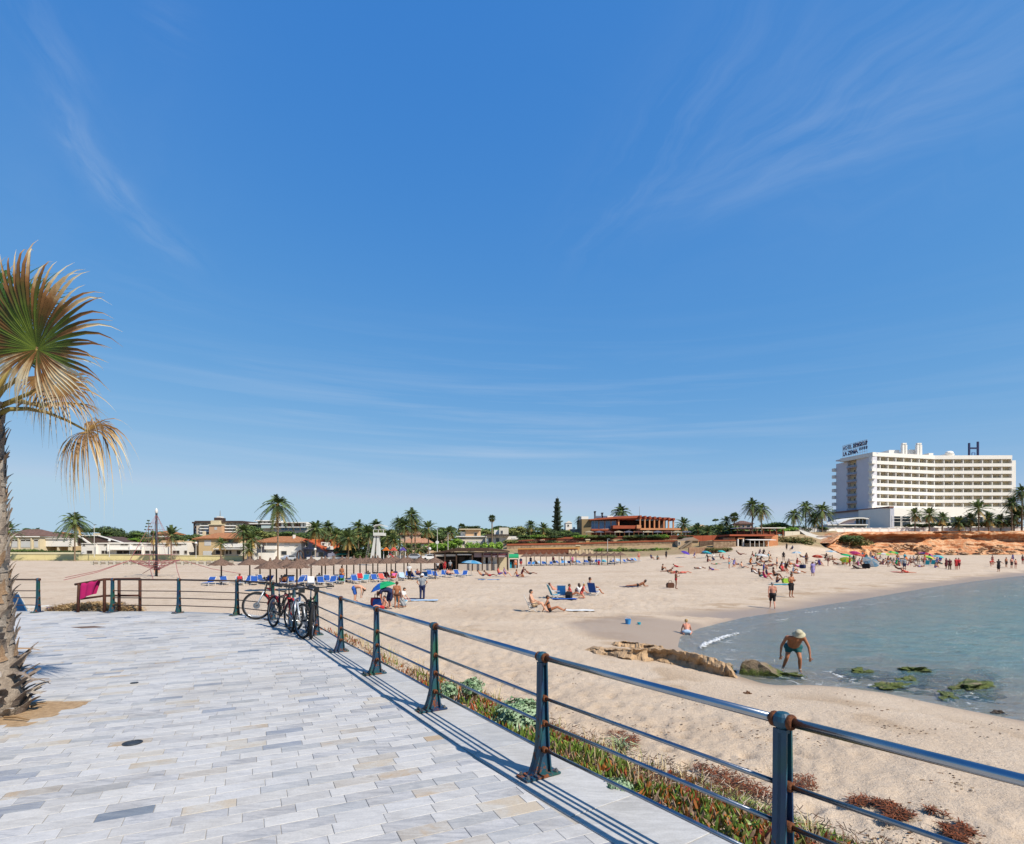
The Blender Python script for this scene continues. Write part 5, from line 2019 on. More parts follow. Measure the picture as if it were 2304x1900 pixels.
# podium
PC = Vector((136.2,200.0))
pr = PC - P0
pod = math.radians(12.0)
PH = at(2003,1143,200).z - GZH
MB().box(0,40,.02,14,-4, PH).build('podium', HW, hotel, (pr.x, pr.y, 0), pod)
psd = math.atan2(35,-2.7)
MB().box(.03,35,-1.5,-.02,-4, PH - .02).build('podium_side', plaster('podium_side','#c2c4d0',.05), hotel, (pr.x, pr.y, 0), psd)  # sunless podium face: bluish shade painted into the plaster
MB().box(-.2,35,-1.2,.5, PH, PH + .55).build('podium_fascia', plaster('fascia_brown','#8a6357',.15), hotel, (pr.x, pr.y, 0), psd)
PMx = Matrix.Translation((pr.x, pr.y, 0)) @ Matrix.Rotation(pod, 4,'Z')
for i in range(9):
 x0 = .7 + i * 4.3
 for z0, z1, nm in ((PH - 4.9, PH - 3.0,'window'),(.6,3.4,'shop_window')):
  if nm == 'shop_window' and i > 1:
   continue
  o = MB().box(-.12,3.72,-.14,0, z0 - .12, z0).box(-.12,3.72,-.14,0, z1, z1 + .12).box(-.12,0,-.14,0, z0, z1).box(3.6,3.72,-.14,0, z0, z1).build(nm, HW, hotel, PMx @ Vector((x0,0,0)), pod)
  MB().box(.0,3.6,-.05,-.01, z0, z1).build('pane', GLASS, o)
for x0, x1, z0, z1 in ((3,9,.5,3.4),(12,17,.5,3.4),(14,30, PH - 3.6, PH - 2.2)):
 o = MB().box(x0 - .1, x1 + .1,0,.1, z1, z1 + .15).build('window', HW, hotel, (pr.x, pr.y, 0), psd)
 MB().box(x0, x1,.0,.06, z0, z1).build('pane', GLASS, o)
# entrance pavilion with its swept white roof
c = at(1915,1192,196)
lob = thing('entrance_pavilion','white pavilion with a swept curved roof in front of the hotel','pavilion', c)
k_ = 196 / F
arc = [(-32,14),(-22,19.5),(-8,24.5),(8,27),(24,27),(36,25)]
mb = MB().prism([(x * k_, y * k_) for x, y in arc] + [(x * k_, (y - 2.4) * k_) for x, y in arc[::-1]],-1,8,'y')
mb.build('roof', SLAB, lob)
mb = MB().prism([(x * k_, (y - 2.6) * k_) for x, y in arc[:4]] + [(8 * k_, 15 * k_),(-32 * k_, 11 * k_)],0,6,'y')
mb.build('front_panel', plaster('pavilion_panel','#d5c4c8'), lob)
MB().box(-55 * k_, 36 * k_, 0,7,-3,9.5 * k_).build('wall', plaster('pavilion_blue','#aeb9bb'), lob)
MB().box(-55 * k_, 36 * k_, -.6,7,9.6 * k_, 11.8 * k_).build('terrace_slab', SLAB, lob)
for a, b in ((12,18),(20,26),(28,34)):
 MB().box(a * k_, b * k_, .1,.3,12 * k_, 24 * k_).build('window', GLASS, lob)
for a, b in ((-18,8),(13,30)):
 MB().box(a * k_, b * k_, -.08,-.01,2 * k_, 7.5 * k_).build('window', GLASS, lob)


def text(body, size, m, ext=.12, name='letters', bold=.0):
 cu = bpy.data.curves.new('txt','FONT')
 cu.body = body
 cu.size = size
 cu.extrude = ext
 cu.offset = bold
 cu.align_x = 'LEFT'
 cu.resolution_u = 3
 o = bpy.data.objects.new('txt', cu)
 COL.objects.link(o)
 bpy.context.view_layer.update()
 me = bpy.data.meshes.new_from_object(o.evaluated_get(bpy.context.evaluated_depsgraph_get()))
 bpy.data.objects.remove(o)
 me.materials.clear()
 me.materials.append(m)
 me.name = name
 w = max(v.co.x for v in me.vertices) - min(v.co.x for v in me.vertices)
 return me, w


# roof sign over the end face: two lines of letters on a light frame
sA, sB = at(1897,1030,231), at(1952,1018.5,217.5)
dS = Vector((sB.x - sA.x, sB.y - sA.y, 0))
sr_ = math.atan2(dS.y, dS.x)
sgn = thing('hotel_sign','dark blue two line letter sign on the hotel roof, HOTEL SERVIGROUP LA ZENIA','sign', sA)
Ls = dS.length
LW = mat('sign_white','#c9ccd6', rough=.5, var=.05)
for body, z, m, x0, width, bold in (('HOTEL',3.05, NAVY, 0.0,.36,.0),('SERVIGROUP',3.05, NAVY, .42,.57,.10),('LA ZENIA',.62, NAVY, 0.0,.60,.10),('****',.35, NAVY, .66,.34,.0)):
 me, w = text(body, 1.9 if body != '****' else 2.6, m, bold=bold * .4)
 o = link('letters', me, sgn, Vector((math.cos(sr_), math.sin(sr_),0)) * (Ls * x0) + Vector((0,0, z)))
 o.rotation_euler = (math.radians(90),0, sr_ + math.pi if False else sr_)
 o.scale = (Ls * width / w, 1.15,1)
fr = MB()
for i in range(12):
 p = dS * (i / 11)
 fr.tube([p + Vector((0,.3,-1.2)), p + Vector((0,.3,5.0))],.07,4)
for z in (.45,2.5,2.95,4.9):
 fr.tube([Vector((0,.3, z)), dS + Vector((0,.3, z))],.07,4)
fr.build('frame', mat('sign_frame','#b9bfc9', metal=.3, rough=.5), sgn)
c = at(2191.5,1023,223)
hs = thing('roof_emblem','giant dark blue letter H standing on the hotel roof','sign', c)
k_ = 223 / F
MB().box(-11.5 * k_, -8.2 * k_, 0,.5,-.5,26 * k_).build('upright', NAVY, hs)
MB().box(8.0 * k_, 11.5 * k_, 0,.5,-.5,29 * k_).build('upright', NAVY, hs)
MB().box(-8.2 * k_, 8.0 * k_, .03,.47,12.5 * k_, 16 * k_).build('crossbar', NAVY, hs)
MB().box(-3.5 * k_, 3.5 * k_, .1,.4,3.5 * k_, 5 * k_).box(-4 * k_, -2.8 * k_, .1,.4,-.5,3.5 * k_).box(2.8 * k_, 4 * k_, .1,.4,-.5,3.5 * k_).build('brace', mat('emblem_blue','#5d7fb0', var=.05), hs)

# white balustrade wall along the top of the cliff
wr = wall_run('clifftop_balustrade','white balustrade wall along the edge of the cliff below the hotel',[(1800,1189,1195,168),(1960,1189.5,1196,178),(2120,1188.5,1195.5,184),(2340,1186.5,1194,184)],.25, SLAB, n=8, cop=(SLAB, .14), pier=.3, piece='balustrade_panel')
# white ramp wall down to the sand
c0 = at(1800,1194,160)
rm = thing('ramp_wall','white ramp wall with an arch coming down from the hotel to the sand','wall', c0)
rm['kind'] = 'thing'
pts_ = [(1796,1192),(1812,1196),(1842,1206),(1886,1207),(1887,1238),(1880,1238),(1879,1228),(1874,1223),(1868,1228),(1866,1236),(1838,1222),(1812,1204)]
mb = MB()
k_ = 160 / F
q = [((x - 1800) * k_, (1194 - y) * k_) for x, y in pts_]
n = len(q)
bm = bmesh.new()
f0 = bm.faces.new([bm.verts.new((x, 0, z)) for x, z in q])
ex = bmesh.ops.extrude_face_region(bm, geom=[f0])
for v in ex['geom']:
 if isinstance(v, bmesh.types.BMVert):
  v.co.y += 2.0
bmesh.ops.triangulate(bm, faces=bm.faces[:])
me = bpy.data.meshes.new('ramp_wall')
bm.to_mesh(me)
bm.free()
me.materials.append(SLAB)
link('ramp_panel', me, rm)
MB().box(38 * k_, 87 * k_, -.2,2.2,-13.0 * k_, -12.2 * k_).build('coping', SLAB, rm)

# ---- cliff


def cliff_mat():
 m = bpy.data.materials.new('cliff')
 m.use_nodes = True
 t = NT(m.node_tree)
 b = m.node_tree.nodes['Principled BSDF']
 pos = t.n('ShaderNodeNewGeometry').outputs['Position']
 mp = t.n('ShaderNodeMapping')
 mp.inputs['Scale'].default_value = (.25,.25,1.6)
 t.link(pos, mp.inputs['Vector'])
 n1, n2 = t.noise(mp.outputs[0],1.0,7,.65,.5), t.noise(pos, .9,7,.7)
 c = t.ramp(t.m('ADD', t.m('MULTIPLY', n1,.6), t.m('MULTIPLY', n2,.4)),[(.30, lin('#7d4528')),(.40, lin('#b06a40')),(.49, lin('#c98a5c')),(.56, lin('#d8b48e')),(.63, lin('#c8906a')),(.72, lin('#b06c48'))])
 t.link(c, b.inputs['Base Color'])
 b.inputs['Roughness'].default_value = .95
 bp = t.n('ShaderNodeBump')
 bp.inputs['Distance'].default_value = .6
 bp.inputs['Strength'].default_value = .8
 t.link(t.m('ADD', n2, n1), bp.inputs['Height'])
 t.link(bp.outputs[0], b.inputs['Normal'])
 return m


CLM = cliff_mat()
vs, nu_ = [],190
prof = [(-.12,-7.5),(0,-6.0),(.12,-4.8),(.22,-3.2),(.32,-2.2),(.42,-1.2),(.50,-.4),(.56,.9),(.62,2.0),(.70,2.5),(.78,2.2),(.83,.9),(.86,-.9),(.90,-1.3),(.95,-.9),(1.0,-.2),(1.0,6),(.99,22)]
for i in range(nu_):
 t = i / (nu_ - 1)
 px = 1862 + t * 620
 Yc = np.interp(px, [1862,1900,1960,2100,2304,2480],[150,160,168,174,176,178])
 zt = at(px, np.interp(px, [1862,1900,2304,2480],[1222,1197,1195,1196]), Yc).z
 bx, by = (px - CX) / F * Yc, Yc
 zb_ = land1(bx * (Yc - 6) / Yc, Yc - 6) - .5
 over = np.interp(px, [1862,1895,1915,2075,2100,2160,2200,2480],[.1,.4,1.25,1.2,.35,.3,.7,.5])
 for (v, d) in prof:
  z = zb_ + (zt - zb_) * v
  nz = noise.fractal(Vector((bx * .10, v * 3.0,3.0)),1,2,5)
  nb = noise.fractal(Vector((bx * .35, z * .9,9.0)),1,2,4)
  dd = d * (over if .5 < v < .97 else 1.0)
  dd += 1.8 * nz * (1 if v < .98 else .3) + .7 * nb * (1 if v < .98 else 0)
  st = .5 * (abs(((z * .8 + nz * 1.2) % 1.0) - .5) - .25) * 2.2 if v < .5 else 0
  Y = by + dd + st
  vs.append((bx * (1 + (dd * .0) / by), Y, z + .35 * nb * (1 if v < .98 else .4)))
np_ = len(prof)
fs = [(i * np_ + j, (i + 1) * np_ + j, (i + 1) * np_ + j + 1, i * np_ + j + 1) for i in range(nu_ - 1) for j in range(np_ - 1)]
cl = MB().add(vs, fs).build('cliff', CLM)
tag(cl, kind='structure', label='layered orange brown cliff with an overhanging brow below the hotel')
rk = random.Random(8)
CB = rock_mat('cliff_stone','#8f6746','#cfa882')
cmesh = []
for k in range(5):
 o = rock('cliff_boulder','x',(0,0,0),(1,.8,.7),50 + k, CB, n=2)
 cmesh.append(o.data)
 bpy.data.objects.remove(o)
for i in range(46):
 px = rk.uniform(1930,2310)
 py = rk.uniform(1226,1247)
 Yc = np.interp(px, [1862,1900,1960,2100,2304,2480],[150,160,168,174,176,178]) - np.interp(py, [1226,1247],[3.2,7.8])
 p = at(px, py, Yc)
 s = rk.uniform(.35,1.15)
 o = link('cliff_boulder', cmesh[i % 5], None, p, rk.uniform(0,6),(s * rk.uniform(1,1.7), s, s * rk.uniform(.5,.9)))
 tag(o, 'pale fallen boulder lodged on the foot of the orange cliff','boulder','fallen boulders at the foot of the cliff')

# ---- beach restaurant on the terraces
OR = plaster('restaurant_orange','#a8563a',.14)
ORL = plaster('restaurant_apricot','#cf9066',.1)
h = House('restaurant','orange beach restaurant with blue glass front and columned terrace on the hill','restaurant',1308,1532,1208,172)
h.block('side_block',1310,1331,1168,1208,1,14, plaster('olive_stone','#8f7a58',.2))
h.block('roof_box',1310,1326,1161.5,1167.8,2,12, SLAB)
h.block('wall',1331.2,1392,1171,1208,1.5,14, plaster('brick_wall','#8a4a30',.2))
MB().prism([(h.x(1326), h.z(1171)),(h.x(1326), h.z(1168.5)),(h.x(1390), h.z(1162.5)),(h.x(1438), h.z(1160.5)),(h.x(1438), h.z(1166)),(h.x(1390), h.z(1167.5))],-.4,14,'y').build('roof_band', OR, h.root)
for i, (a, b) in enumerate(((1332,1347.5),(1350.5,1361),(1364,1375),(1378,1388))):
 h.win(a, b, 1172.5,1189.5,'b',1.5)
h.block('sill_band',1331,1392,1190.5,1194,.6,1.5, OR)
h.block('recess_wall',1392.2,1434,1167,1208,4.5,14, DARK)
h.block('beam',1391,1435,1166.2,1169.6,0,4.4, OR)
h.block('pillar',1391,1394,1169.8,1184,.2,.9, ORL)
h.block('balcony',1376,1431,1183.5,1190.5,-2.5,1.4, OR)
h.block('balcony_end',1428,1438,1182.5,1190.3,-2.9,-2.52, ORL)
h.block('terrace_slab',1431.2,1526,1189.5,1193.5,-2.5,8, ORL)
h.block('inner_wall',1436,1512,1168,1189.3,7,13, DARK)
h.block('roof_slab',1436,1512,1163.5,1165.4,2.5,13, plaster('terrace_roof','#7d4a35',.2))
for i in range(8):
 a = 1436.5 + i * 10.6
 yt = 1161 + i * .9
 h.block('column', a, a + 2.8, yt + 5,1189.3,-1.6,-1.0, ORL)
 h.block('pergola_beam', a - .6, a + 3.4, yt, yt + 4.8,-2.4,3.5, OR)
h.block('front_beam',1434,1515,1166.4,1168.2,-.95,-.55, OR)
for a, b, y in ((1331,1340,1166),(1344,1347,1150),(1361,1364,1153)):
 h.block('roof_vent', a, b, y, 1168,6,7, plaster('vent_grey','#5d5f66',.2))
for a, b, y0, y1 in ((1343.6,1347.6,1147.6,1150),(1360.4,1364.6,1151,1153)):
 h.block('vent_cowl', a, b, y0, y1,5.6,7.4, plaster('cowl_dark','#3f4046',.1))
for a, b in ((1347,1371),(1374,1388),(1390,1418)):
 h.block('roof_unit', a, b, 1158.5,1163,6,9, plaster('unit_slate','#6a7890',.2) if a != 1374 else SLAB)
MB().tube([(h.x(1449),6, h.z(1165)),(h.x(1449),6, h.z(1136))],[.09,.03],5).build('aerial', mat('mast_grey','#9b9b98', metal=.4, rough=.5), h.root)
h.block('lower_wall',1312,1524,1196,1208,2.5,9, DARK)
for i in range(22):
 a = 1316 + i * 10.4
 h.block('terrace_post', a, a + 1.5,1197,1208,-3.6,-3.2, ORL if i % 3 else SLAB)
for i in range(11):
 a = 1312 + i * 21.5
 o = MB().prism([(h.x(a), h.z(1198.6)),(h.x(a + 10), h.z(1195.6)),(h.x(a + 20), h.z(1198.6)),(h.x(a + 20), h.z(1199.4)),(h.x(a), h.z(1199.4))],-4.6,-1.2,'y')
 o.build('awning',(mat('awning_cream','#b9ad98', rough=.9), mat('awning_grey','#6f7488', rough=.9), mat('awning_wine','#6e4a48', rough=.9))[i % 3], h.root)

TW = mat('terrace_brick','#5f3528', col2='#8a5640', scale=1.6, rough=.95, bump=.5, bscale=5)
TC = plaster('terrace_coping','#9c563a',.15)
TS = mat('rubble_wall','#7a614c', col2='#b59c80', scale=1.5, rough=.95, bump=.6, bscale=6)
wall_run('terrace_wall','top brick terrace wall below the restaurant, edged in orange',[(1205,1212,1222,158),(1400,1209,1219,160),(1568,1207,1215,158)],.4, TW, n=8, cop=(TC, .25), zlow=-.5)
wall_run('terrace_wall','long middle terrace wall with a red coping under the restaurant',[(1140,1228,1240,149),(1300,1225,1238,151),(1460,1220,1236,151),(1524,1219,1234,150)],.4, TS, n=6, cop=(TC, .45), zlow=-.5)
wall_run('terrace_wall','upper stretch of brick red wall left of the restaurant',[(1150,1219,1230,156),(1240,1214,1226,158),(1330,1212,1224,158)],.4, TW, n=6, cop=(TC, .25), zlow=-.5)
wall_run('terrace_wall','lowest orange edged wall behind the farther parasols',[(1165,1237,1250,139),(1300,1235,1249,139)],.4, TW, n=6, cop=(plaster('ochre_coping','#c08a52',.1),.35), zlow=-.5)
wall_run('terrace_wall','pale low wall of little arches above the farther parasols',[(1282,1240,1252,138),(1335,1239,1251,138)],.4, plaster('ivory_wall','#cdb797',.1), n=7, pier=.25, zlow=-.5)
for px, yt, yb_, Yc, lab in ((1220,1217,1228,154.5,'square ochre pillar on the upper brick wall'),(1300,1229,1242,148,'square ochre pillar where the middle walls meet'),(1322,1216,1226,156,'small ochre pillar below the restaurant corner')):
 c = at(px, yb_, Yc)
 pr_ = thing('gate_pillar', lab, 'pillar', c)
 MB().box(-.5,.5,-.5,.5,-.8,(yb_ - yt) * Yc / F).build('shaft', plaster('ochre_pillar','#cf9f68',.1), pr_)
 MB().box(-.65,.65,-.65,.65,(yb_ - yt) * Yc / F + .003,(yb_ - yt) * Yc / F + .3).build('cap', CREAM, pr_)
h = House('stair_house','pale stone stair house with an outdoor flight beside the terraces','building',1525,1578,1234,146)
h.block('wall',1528,1574,1217,1234,1.2,8, plaster('stair_stone','#c2a888',.15))
MB().prism([(h.x(1546), h.z(1217)),(h.x(1562), h.z(1209)),(h.x(1577), h.z(1217))],.8,8.3,'y').build('roof', plaster('stair_roof','#a8907a',.1), h.root)
h.win(1529,1533,1220,1226,'o',1.2)
mb = MB()
for i in range(9):
 a = 1527 + i * 3.1
 mb.box(h.x(a), h.x(a + 3.0),-.8,1.1, h.z(1236), h.z(1235 - i * 2.0))
mb.build('steps', TS, h.root)
MB().prism([(h.x(1526), h.z(1234)),(h.x(1552), h.z(1217.5)),(h.x(1555), h.z(1217.5)),(h.x(1555), h.z(1220)),(h.x(1530), h.z(1236))],-1.1,-.82,'y').build('stair_wall', plaster('stair_grey','#8f7f6c',.15), h.root)
wall_run('retaining_wall','rough dark rubble retaining wall right of the stair house',[(1574,1218,1232,143),(1604,1217,1231,143)],.5, mat('dark_rubble','#4f3f34', col2='#7d6552', scale=2.5, rough=.95, bump=.7, bscale=6), n=3, zlow=-.5)
wall_run('retaining_wall','patterned stone wall framed in orange beside the beach shop',[(1605,1218,1231,141),(1656,1217.5,1231,141)],.5, TS, n=4, cop=(TC, .3), zlow=-.5)
wall_run('retaining_wall','low broken stone wall with plants at the top of the sand',[(1550,1232,1246,132),(1640,1232,1243,132)],.6, mat('broken_wall','#8f6c50', col2='#b8937a', scale=2.0, rough=.95, bump=.7, bscale=5), n=5, zlow=-.6)
wall_run('terrace_wall','orange terrace edge above the rubble retaining wall',[(1560,1206,1212,150),(1645,1204,1210,150)],.5, OR, n=4, zlow=-1)
h = House('beach_shop','orange beach shop with a white awning at the top of the sand','shop',1640,1760,1229,142)
h.block('wall',1642,1722,1207,1229,4,9, DARK)
h.block('roof',1640,1741,1203,1206.7,-.5,9, OR)
h.block('end_wall',1722.2,1740,1207,1229,.3,9, ORL)
h.block('front_wall',1640,1655,1210,1229,.3,3.9, ORL)
h.block('portal',1660,1674,1210.5,1213,-.2,3.9, ORL)
for a in (1659,1671):
 h.block('pillar', a, a + 2.4,1213.2,1229,-.2,.5, SLAB)
h.block('side_wall',1740.2,1757,1204,1229,1.5,9, ORL)
MB().prism([(-2.8, h.z(1216.5)),(3.9, h.z(1212.5)),(3.9, h.z(1211.6)),(-2.8, h.z(1215.4))], h.x(1676), h.x(1735),'x').build('awning', SLAB, h.root)
for a in (1678,1688,1698,1708,1718):
 h.block('shop_post', a, a + .8,1217,1229,-2.6,-2.4, SLAB)
h.block('counter',1676,1721,1223,1229,-.4,.4, TS)
h = House('terrace_bar','dark open terrace bar under a thin white roof at the foot of the twin palms','bar',1655,1766,1206,152)
h.block('roof',1655,1764,1187.6,1189.4,-1,8, SLAB)
h.block('wall',1657,1762,1194,1206,4,9, plaster('hedge_brown','#5a3a2e',.3))
for i in range(8):
 a = 1657 + i * 14.6
 h.block('post', a, a + 1.3,1189.5,1206,-.6,-.3, TC)
h.block('parapet',1656,1764,1197,1203,-.2,.2, plaster('vine_wall','#6b4232',.3))
wall_run('garden_wall','low pale wall between the terrace bar and the hotel palms',[(1766,1196,1202,156),(1800,1196,1202,158)],.3, plaster('pale_wall','#d5cbb8'), n=2)

# ------------------------------------------------------------------ palms and trees
FR = [mat('frond_green','#4d6030', col2='#6f7d48', rough=.55, scale=.8, trans=.25, gain=1.35), mat('frond_dark','#33442a', col2='#4f5f38', rough=.55, scale=.8, trans=.25, gain=1.35),
  mat('frond_dry','#8f7440', col2='#b59a5c', rough=.8, scale=.8, trans=.2, gain=1.3)]
TRK = mat('palm_trunk','#6f5d4b', col2='#97836c', rough=.95, scale=3, bump=.6, bscale=6)


def date_crown(seed, n=46, droop=.75, dry=7, up=.0, leaf=.26, wide=1.0):
 rn = random.Random(seed)
 mb = MB()
 for i in range(n + dry):
  isdry = i >= n
  a = i * 2.39996 + rn.uniform(-.25,.25)
  e = math.radians(rn.uniform(-62,-38)) if isdry else math.radians(78 - 112 * (i / n) ** .85 + rn.uniform(-8,8)) + up
  L = (rn.uniform(.55,.75) if isdry else rn.uniform(.86,1.08) * (1 - .12 * (i < 6))) * wide
  d = Vector((math.cos(a) * math.cos(e), math.sin(a) * math.cos(e), math.sin(e)))
  hd = Vector((math.cos(a), math.sin(a),0))
  P = []
  for j in range(9):
   t = j / 8
   P.append(d * (L * t) + Vector((0,0,-1)) * (droop * L * t ** 2.2 * (.35 + .5 * max(0, math.cos(e)))) + hd * (.05 * t))
  sd = hd.cross(Vector((0,0,1)))
  mi = 2 if isdry else (1 if (i % 3 == 0 or i > n * .7) else 0)
  for j in range(8):
   w = .012
   mb.add([P[j] - sd * w, P[j] + sd * w, P[j + 1] + sd * w * .8, P[j + 1] - sd * w * .8],[(0,1,2,3)], mi)
  m = 15
  for k in range(m):
   t = .14 + .86 * (k + .5) / m
   f = t * 8
   j = min(7, int(f))
   p = P[j].lerp(P[j + 1], f - j)
   tg = (P[j + 1] - P[j]).normalized()
   ll = leaf * math.sin(min(1, t * 1.25 + .12) * 2.6) ** .7 if t < .95 else leaf * .5
   ll = max(.07, ll if isinstance(ll, float) else .1)
   for s in (-1,1):
    q = tg * .62 + sd * (s * .72) + Vector((0,0, rn.uniform(-.42,-.12)))
    q = q.normalized() * ll * rn.uniform(.8,1.1)
    wv = tg * .028
    mb.add([p - wv, p + wv, p + q * .6 + wv * .7, p + q],[(0,1,2,3)], mi)
 mb.sphere((0,0,-.06),(.10,.10,.16),8,5,2)
 return mb.mesh('crown', FR)


def fan_crown(seed, n=30, skirt=10):
 rn = random.Random(seed)
 mb = MB()
 for i in range(n + skirt):
  dry = i >= n
  a = i * 2.39996
  e = math.radians(rn.uniform(-70,-45)) if dry else math.radians(72 - 105 * (i / n))
  d = Vector((math.cos(a) * math.cos(e), math.sin(a) * math.cos(e), math.sin(e)))
  h = d * (.42 if not dry else .22)
  side = d.cross(Vector((0,0,1))).normalized()
  nrm = side.cross(d)
  mi = 2 if dry else (i % 2)
  mb.tube([(0,0,0), h],.012,4, mi, caps=False)
  m = 13
  for k in range(m):
   b = (k - (m - 1) / 2) / (m - 1) * 3.6
   q = d * math.cos(b) + side * math.sin(b)
   L = .52 * rn.uniform(.8,1.05)
   w = nrm.cross(q) * .05
   tip = h + q * L + Vector((0,0,-.16 * rn.random() - (.1 if dry else 0)))
   mb.add([h, h + q * L * .5 - w, tip, h + q * L * .5 + w],[(0,1,2,3)], mi)
 return mb.mesh('crown', FR)


CROWN = {'a': date_crown(1),'b': date_crown(2,40,.95,6),'c': date_crown(3,52,.6,9,.05),'d': date_crown(4,34,.55,10,.15),'w': fan_crown(5),'y': date_crown(6,26,.5,4,.25)}


def trunk_mesh(seed):
 rn = random.Random(seed)
 mb = MB()
 n = 22
 b = rn.uniform(-.03,.03)
 mb.tube([(b * math.sin(i / n * 3), b * .5 * math.sin(i / n * 2.2), i / n) for i in range(n + 1)],[.19 * (1.25 - .35 * min(1, i / 4)) * (1 + .05 * (i % 2)) * (1 + (.35 if i == n else .2 if i == n - 1 else 0)) for i in range(n + 1)],8)
 return mb.mesh('trunk', TRK, True)


TRUNKS = [trunk_mesh(i) for i in range(3)]


def palm_tree(px, yc, wpx, Y, kind, label, group=None, ybase=None, thick=1.0, dx=0.0):
 c = at(px, yc, Y)
 z = at(px, ybase, Y).z if ybase else land1(c.x, Y)
 o = thing('palm_tree', label, 'palm tree',(c.x + dx, Y, z),0, group)
 H = c.z - z
 t = link('trunk', TRUNKS[R.randrange(3)], o, (0,0,-.3), R.uniform(0,6),(thick, thick, H + .3))
 r = wpx / 2 * Y / F * 1.25
 link('crown', CROWN[kind], o, (0,0, H), R.uniform(0,6.28), r)
 return o


G1 = 'palms along the back of the beach'
PALMS = [
 (625,1137,74,126,'b','tallest palm on the beach front, standing clear against the sky', None),
 (168,1174,66,150,'b','lone windblown palm in front of the bungalow', None),
 (20,1196,52,150,'y','palm half hidden by the fan palm trunk, before the beige villa', None),
 (385,1206,52,149,'y','short dry palm just right of the climbing mast', None),
 (497,1224,32,146,'y','thin young palm in front of the two storey beige villa', None),
 (548,1196,46,148,'c','dense palm at the corner of the two storey beige villa', None),
 (566,1214,44,147,'d','bushy palm between the beige villa and the white villa', None),
 (560,1236,34,146,'d','lowest of the palms between the beige and the white villa', None),
 (84,1199,26,190,'d','little palm behind the roof of the beige villa', None),
 (100,1204,26,192,'c','small palm above the blank pale block', None),
 (345,1208,34,152,'d','brown dry palm left of the climbing mast', None),
 (710,1190,48,148,'c','dense palm rising behind the steep orange roof', None),
 (738,1188,42,158,'a','palm top behind and right of the steep orange roof', None),
 (758,1206,46,150,'d','palm above the snack kiosk roof', None),
 (784,1212,56,145,'d','broad yellowish palm right of the snack kiosk', None),
 (806,1188,46,155,'a','taller palm left of the lifeguard tower', None),
 (828,1200,48,146,'c','palm right behind the lifeguard tower', None),
 (846,1184,40,165,'a','palm crown showing over the lifeguard tower roof', None),
 (886,1216,40,142,'d','short palm between lifeguard tower and rose villa', None),
 (872,1208,36,150,'d','olive palm just right of the lifeguard tower', None),
 (899,1176,42,150,'a','left palm of the tall cluster before the rose villa','tall cluster of palms'),
 (911,1184,40,147,'c','lower middle palm of the tall cluster before the rose villa','tall cluster of palms'),
 (926,1160,44,149,'a','tallest palm of the cluster before the rose villa','tall cluster of palms'),
 (934,1182,38,152,'c','palm under the tallest one in the cluster by the rose villa','tall cluster of palms'),
 (964,1190,44,143,'d','palm with a bare trunk in front of the rose villa balcony', None),
 (919,1236,34,138,'d','small yellow palm below the tall cluster', None),
 (942,1236,34,137,'d','small yellow palm in front of the rose villa terrace', None),
 (1012,1198,34,160,'d','dry palm left of the stepped cream villa', None),
 (1039,1187,20,186,'w','round headed fan palm behind the stepped cream villa', None),
 (1107,1167,19,168,'w','thin tall fan palm over the white modern villa', None),
 (1194,1182,28,165,'c','dark palm left of the tall conifer', None),
 (1222,1190,34,168,'d','palm with hanging dry fronds left of the tall conifer', None),
 (1397,1152,46,190,'a','big palm crown rising behind the restaurant roof', None),
 (1305,1170,22,182,'c','dark palm against the restaurant side wall', None),
 (1538,1180,38,176,'d','palm just right of the restaurant columns', None),
 (1693,1138,44,150,'a','taller palm of the twin palms','twin palms'),
 (1713,1146,44,149,'b','shorter leaning palm of the twin palms','twin palms'),
 (1652,1164,24,180,'w','fan palm standing above the trees left of the twin palms', None),
 (1634,1174,30,182,'d','low palm left of the fan palm and the twin palms', None),
 (1570,1194,40,160,'d','palm bush on the terrace right of the restaurant', None),
 (1592,1198,36,156,'d','yellow green palm over the rubble wall', None),
 (1622,1197,44,157,'d','broad low palm above the beach shop roof', None),
 (1645,1196,36,156,'d','pale low palm by the end of the beach shop roof', None),
 (1786,1158,40,172,'b','left palm of the three between twin palms and hotel','three palms left of the hotel'),
 (1813,1142,44,174,'b','tallest palm of the three between twin palms and hotel','three palms left of the hotel'),
 (1850,1150,50,170,'a','broad palm of the three, touching the hotel edge','three palms left of the hotel'),
 (1832,1168,36,176,'c','low palm between the taller palms left of the hotel', None),
 (2059,1158,36,180,'d','first palm in front of the hotel podium windows','palms in front of the hotel'),
 (2091,1158,40,180,'d','second palm in front of the hotel podium','palms in front of the hotel'),
 (2120,1166,34,182,'d','short palm right of the pair before the hotel podium','palms in front of the hotel'),
 (2202,1146,48,181,'y','tall palm with spreading fan crown before the hotel, below the letter H','palms in front of the hotel'),
 (2158,1176,36,183,'d','bushy low palm before the hotel, mid way','palms in front of the hotel'),
 (2183,1168,34,184,'d','low palm left of the tall spreading one','palms in front of the hotel'),
 (2224,1168,40,183,'d','low palm right of the tall spreading one','palms in front of the hotel'),
 (2277,1132,36,181,'c','dark tall palm at the far end of the hotel','palms in front of the hotel'),
 (2300,1106,44,180,'a','tallest dark palm at the edge of the photo by the hotel','palms in front of the hotel'),
 (2282,1160,44,183,'d','bushy palm under the dark tall palms at the hotel end','palms in front of the hotel'),
 (2252,1172,36,184,'d','low palm left of the dark tall palms at the hotel end','palms in front of the hotel'),
 (2298,1150,36,182,'c','palm directly under the tallest dark palm','palms in front of the hotel'),
]
for (px, yc, w, Y, k, lab, g) in PALMS:
 palm_tree(px, yc, w, Y, k, lab, g, thick=1.0 if Y < 170 else 1.1)

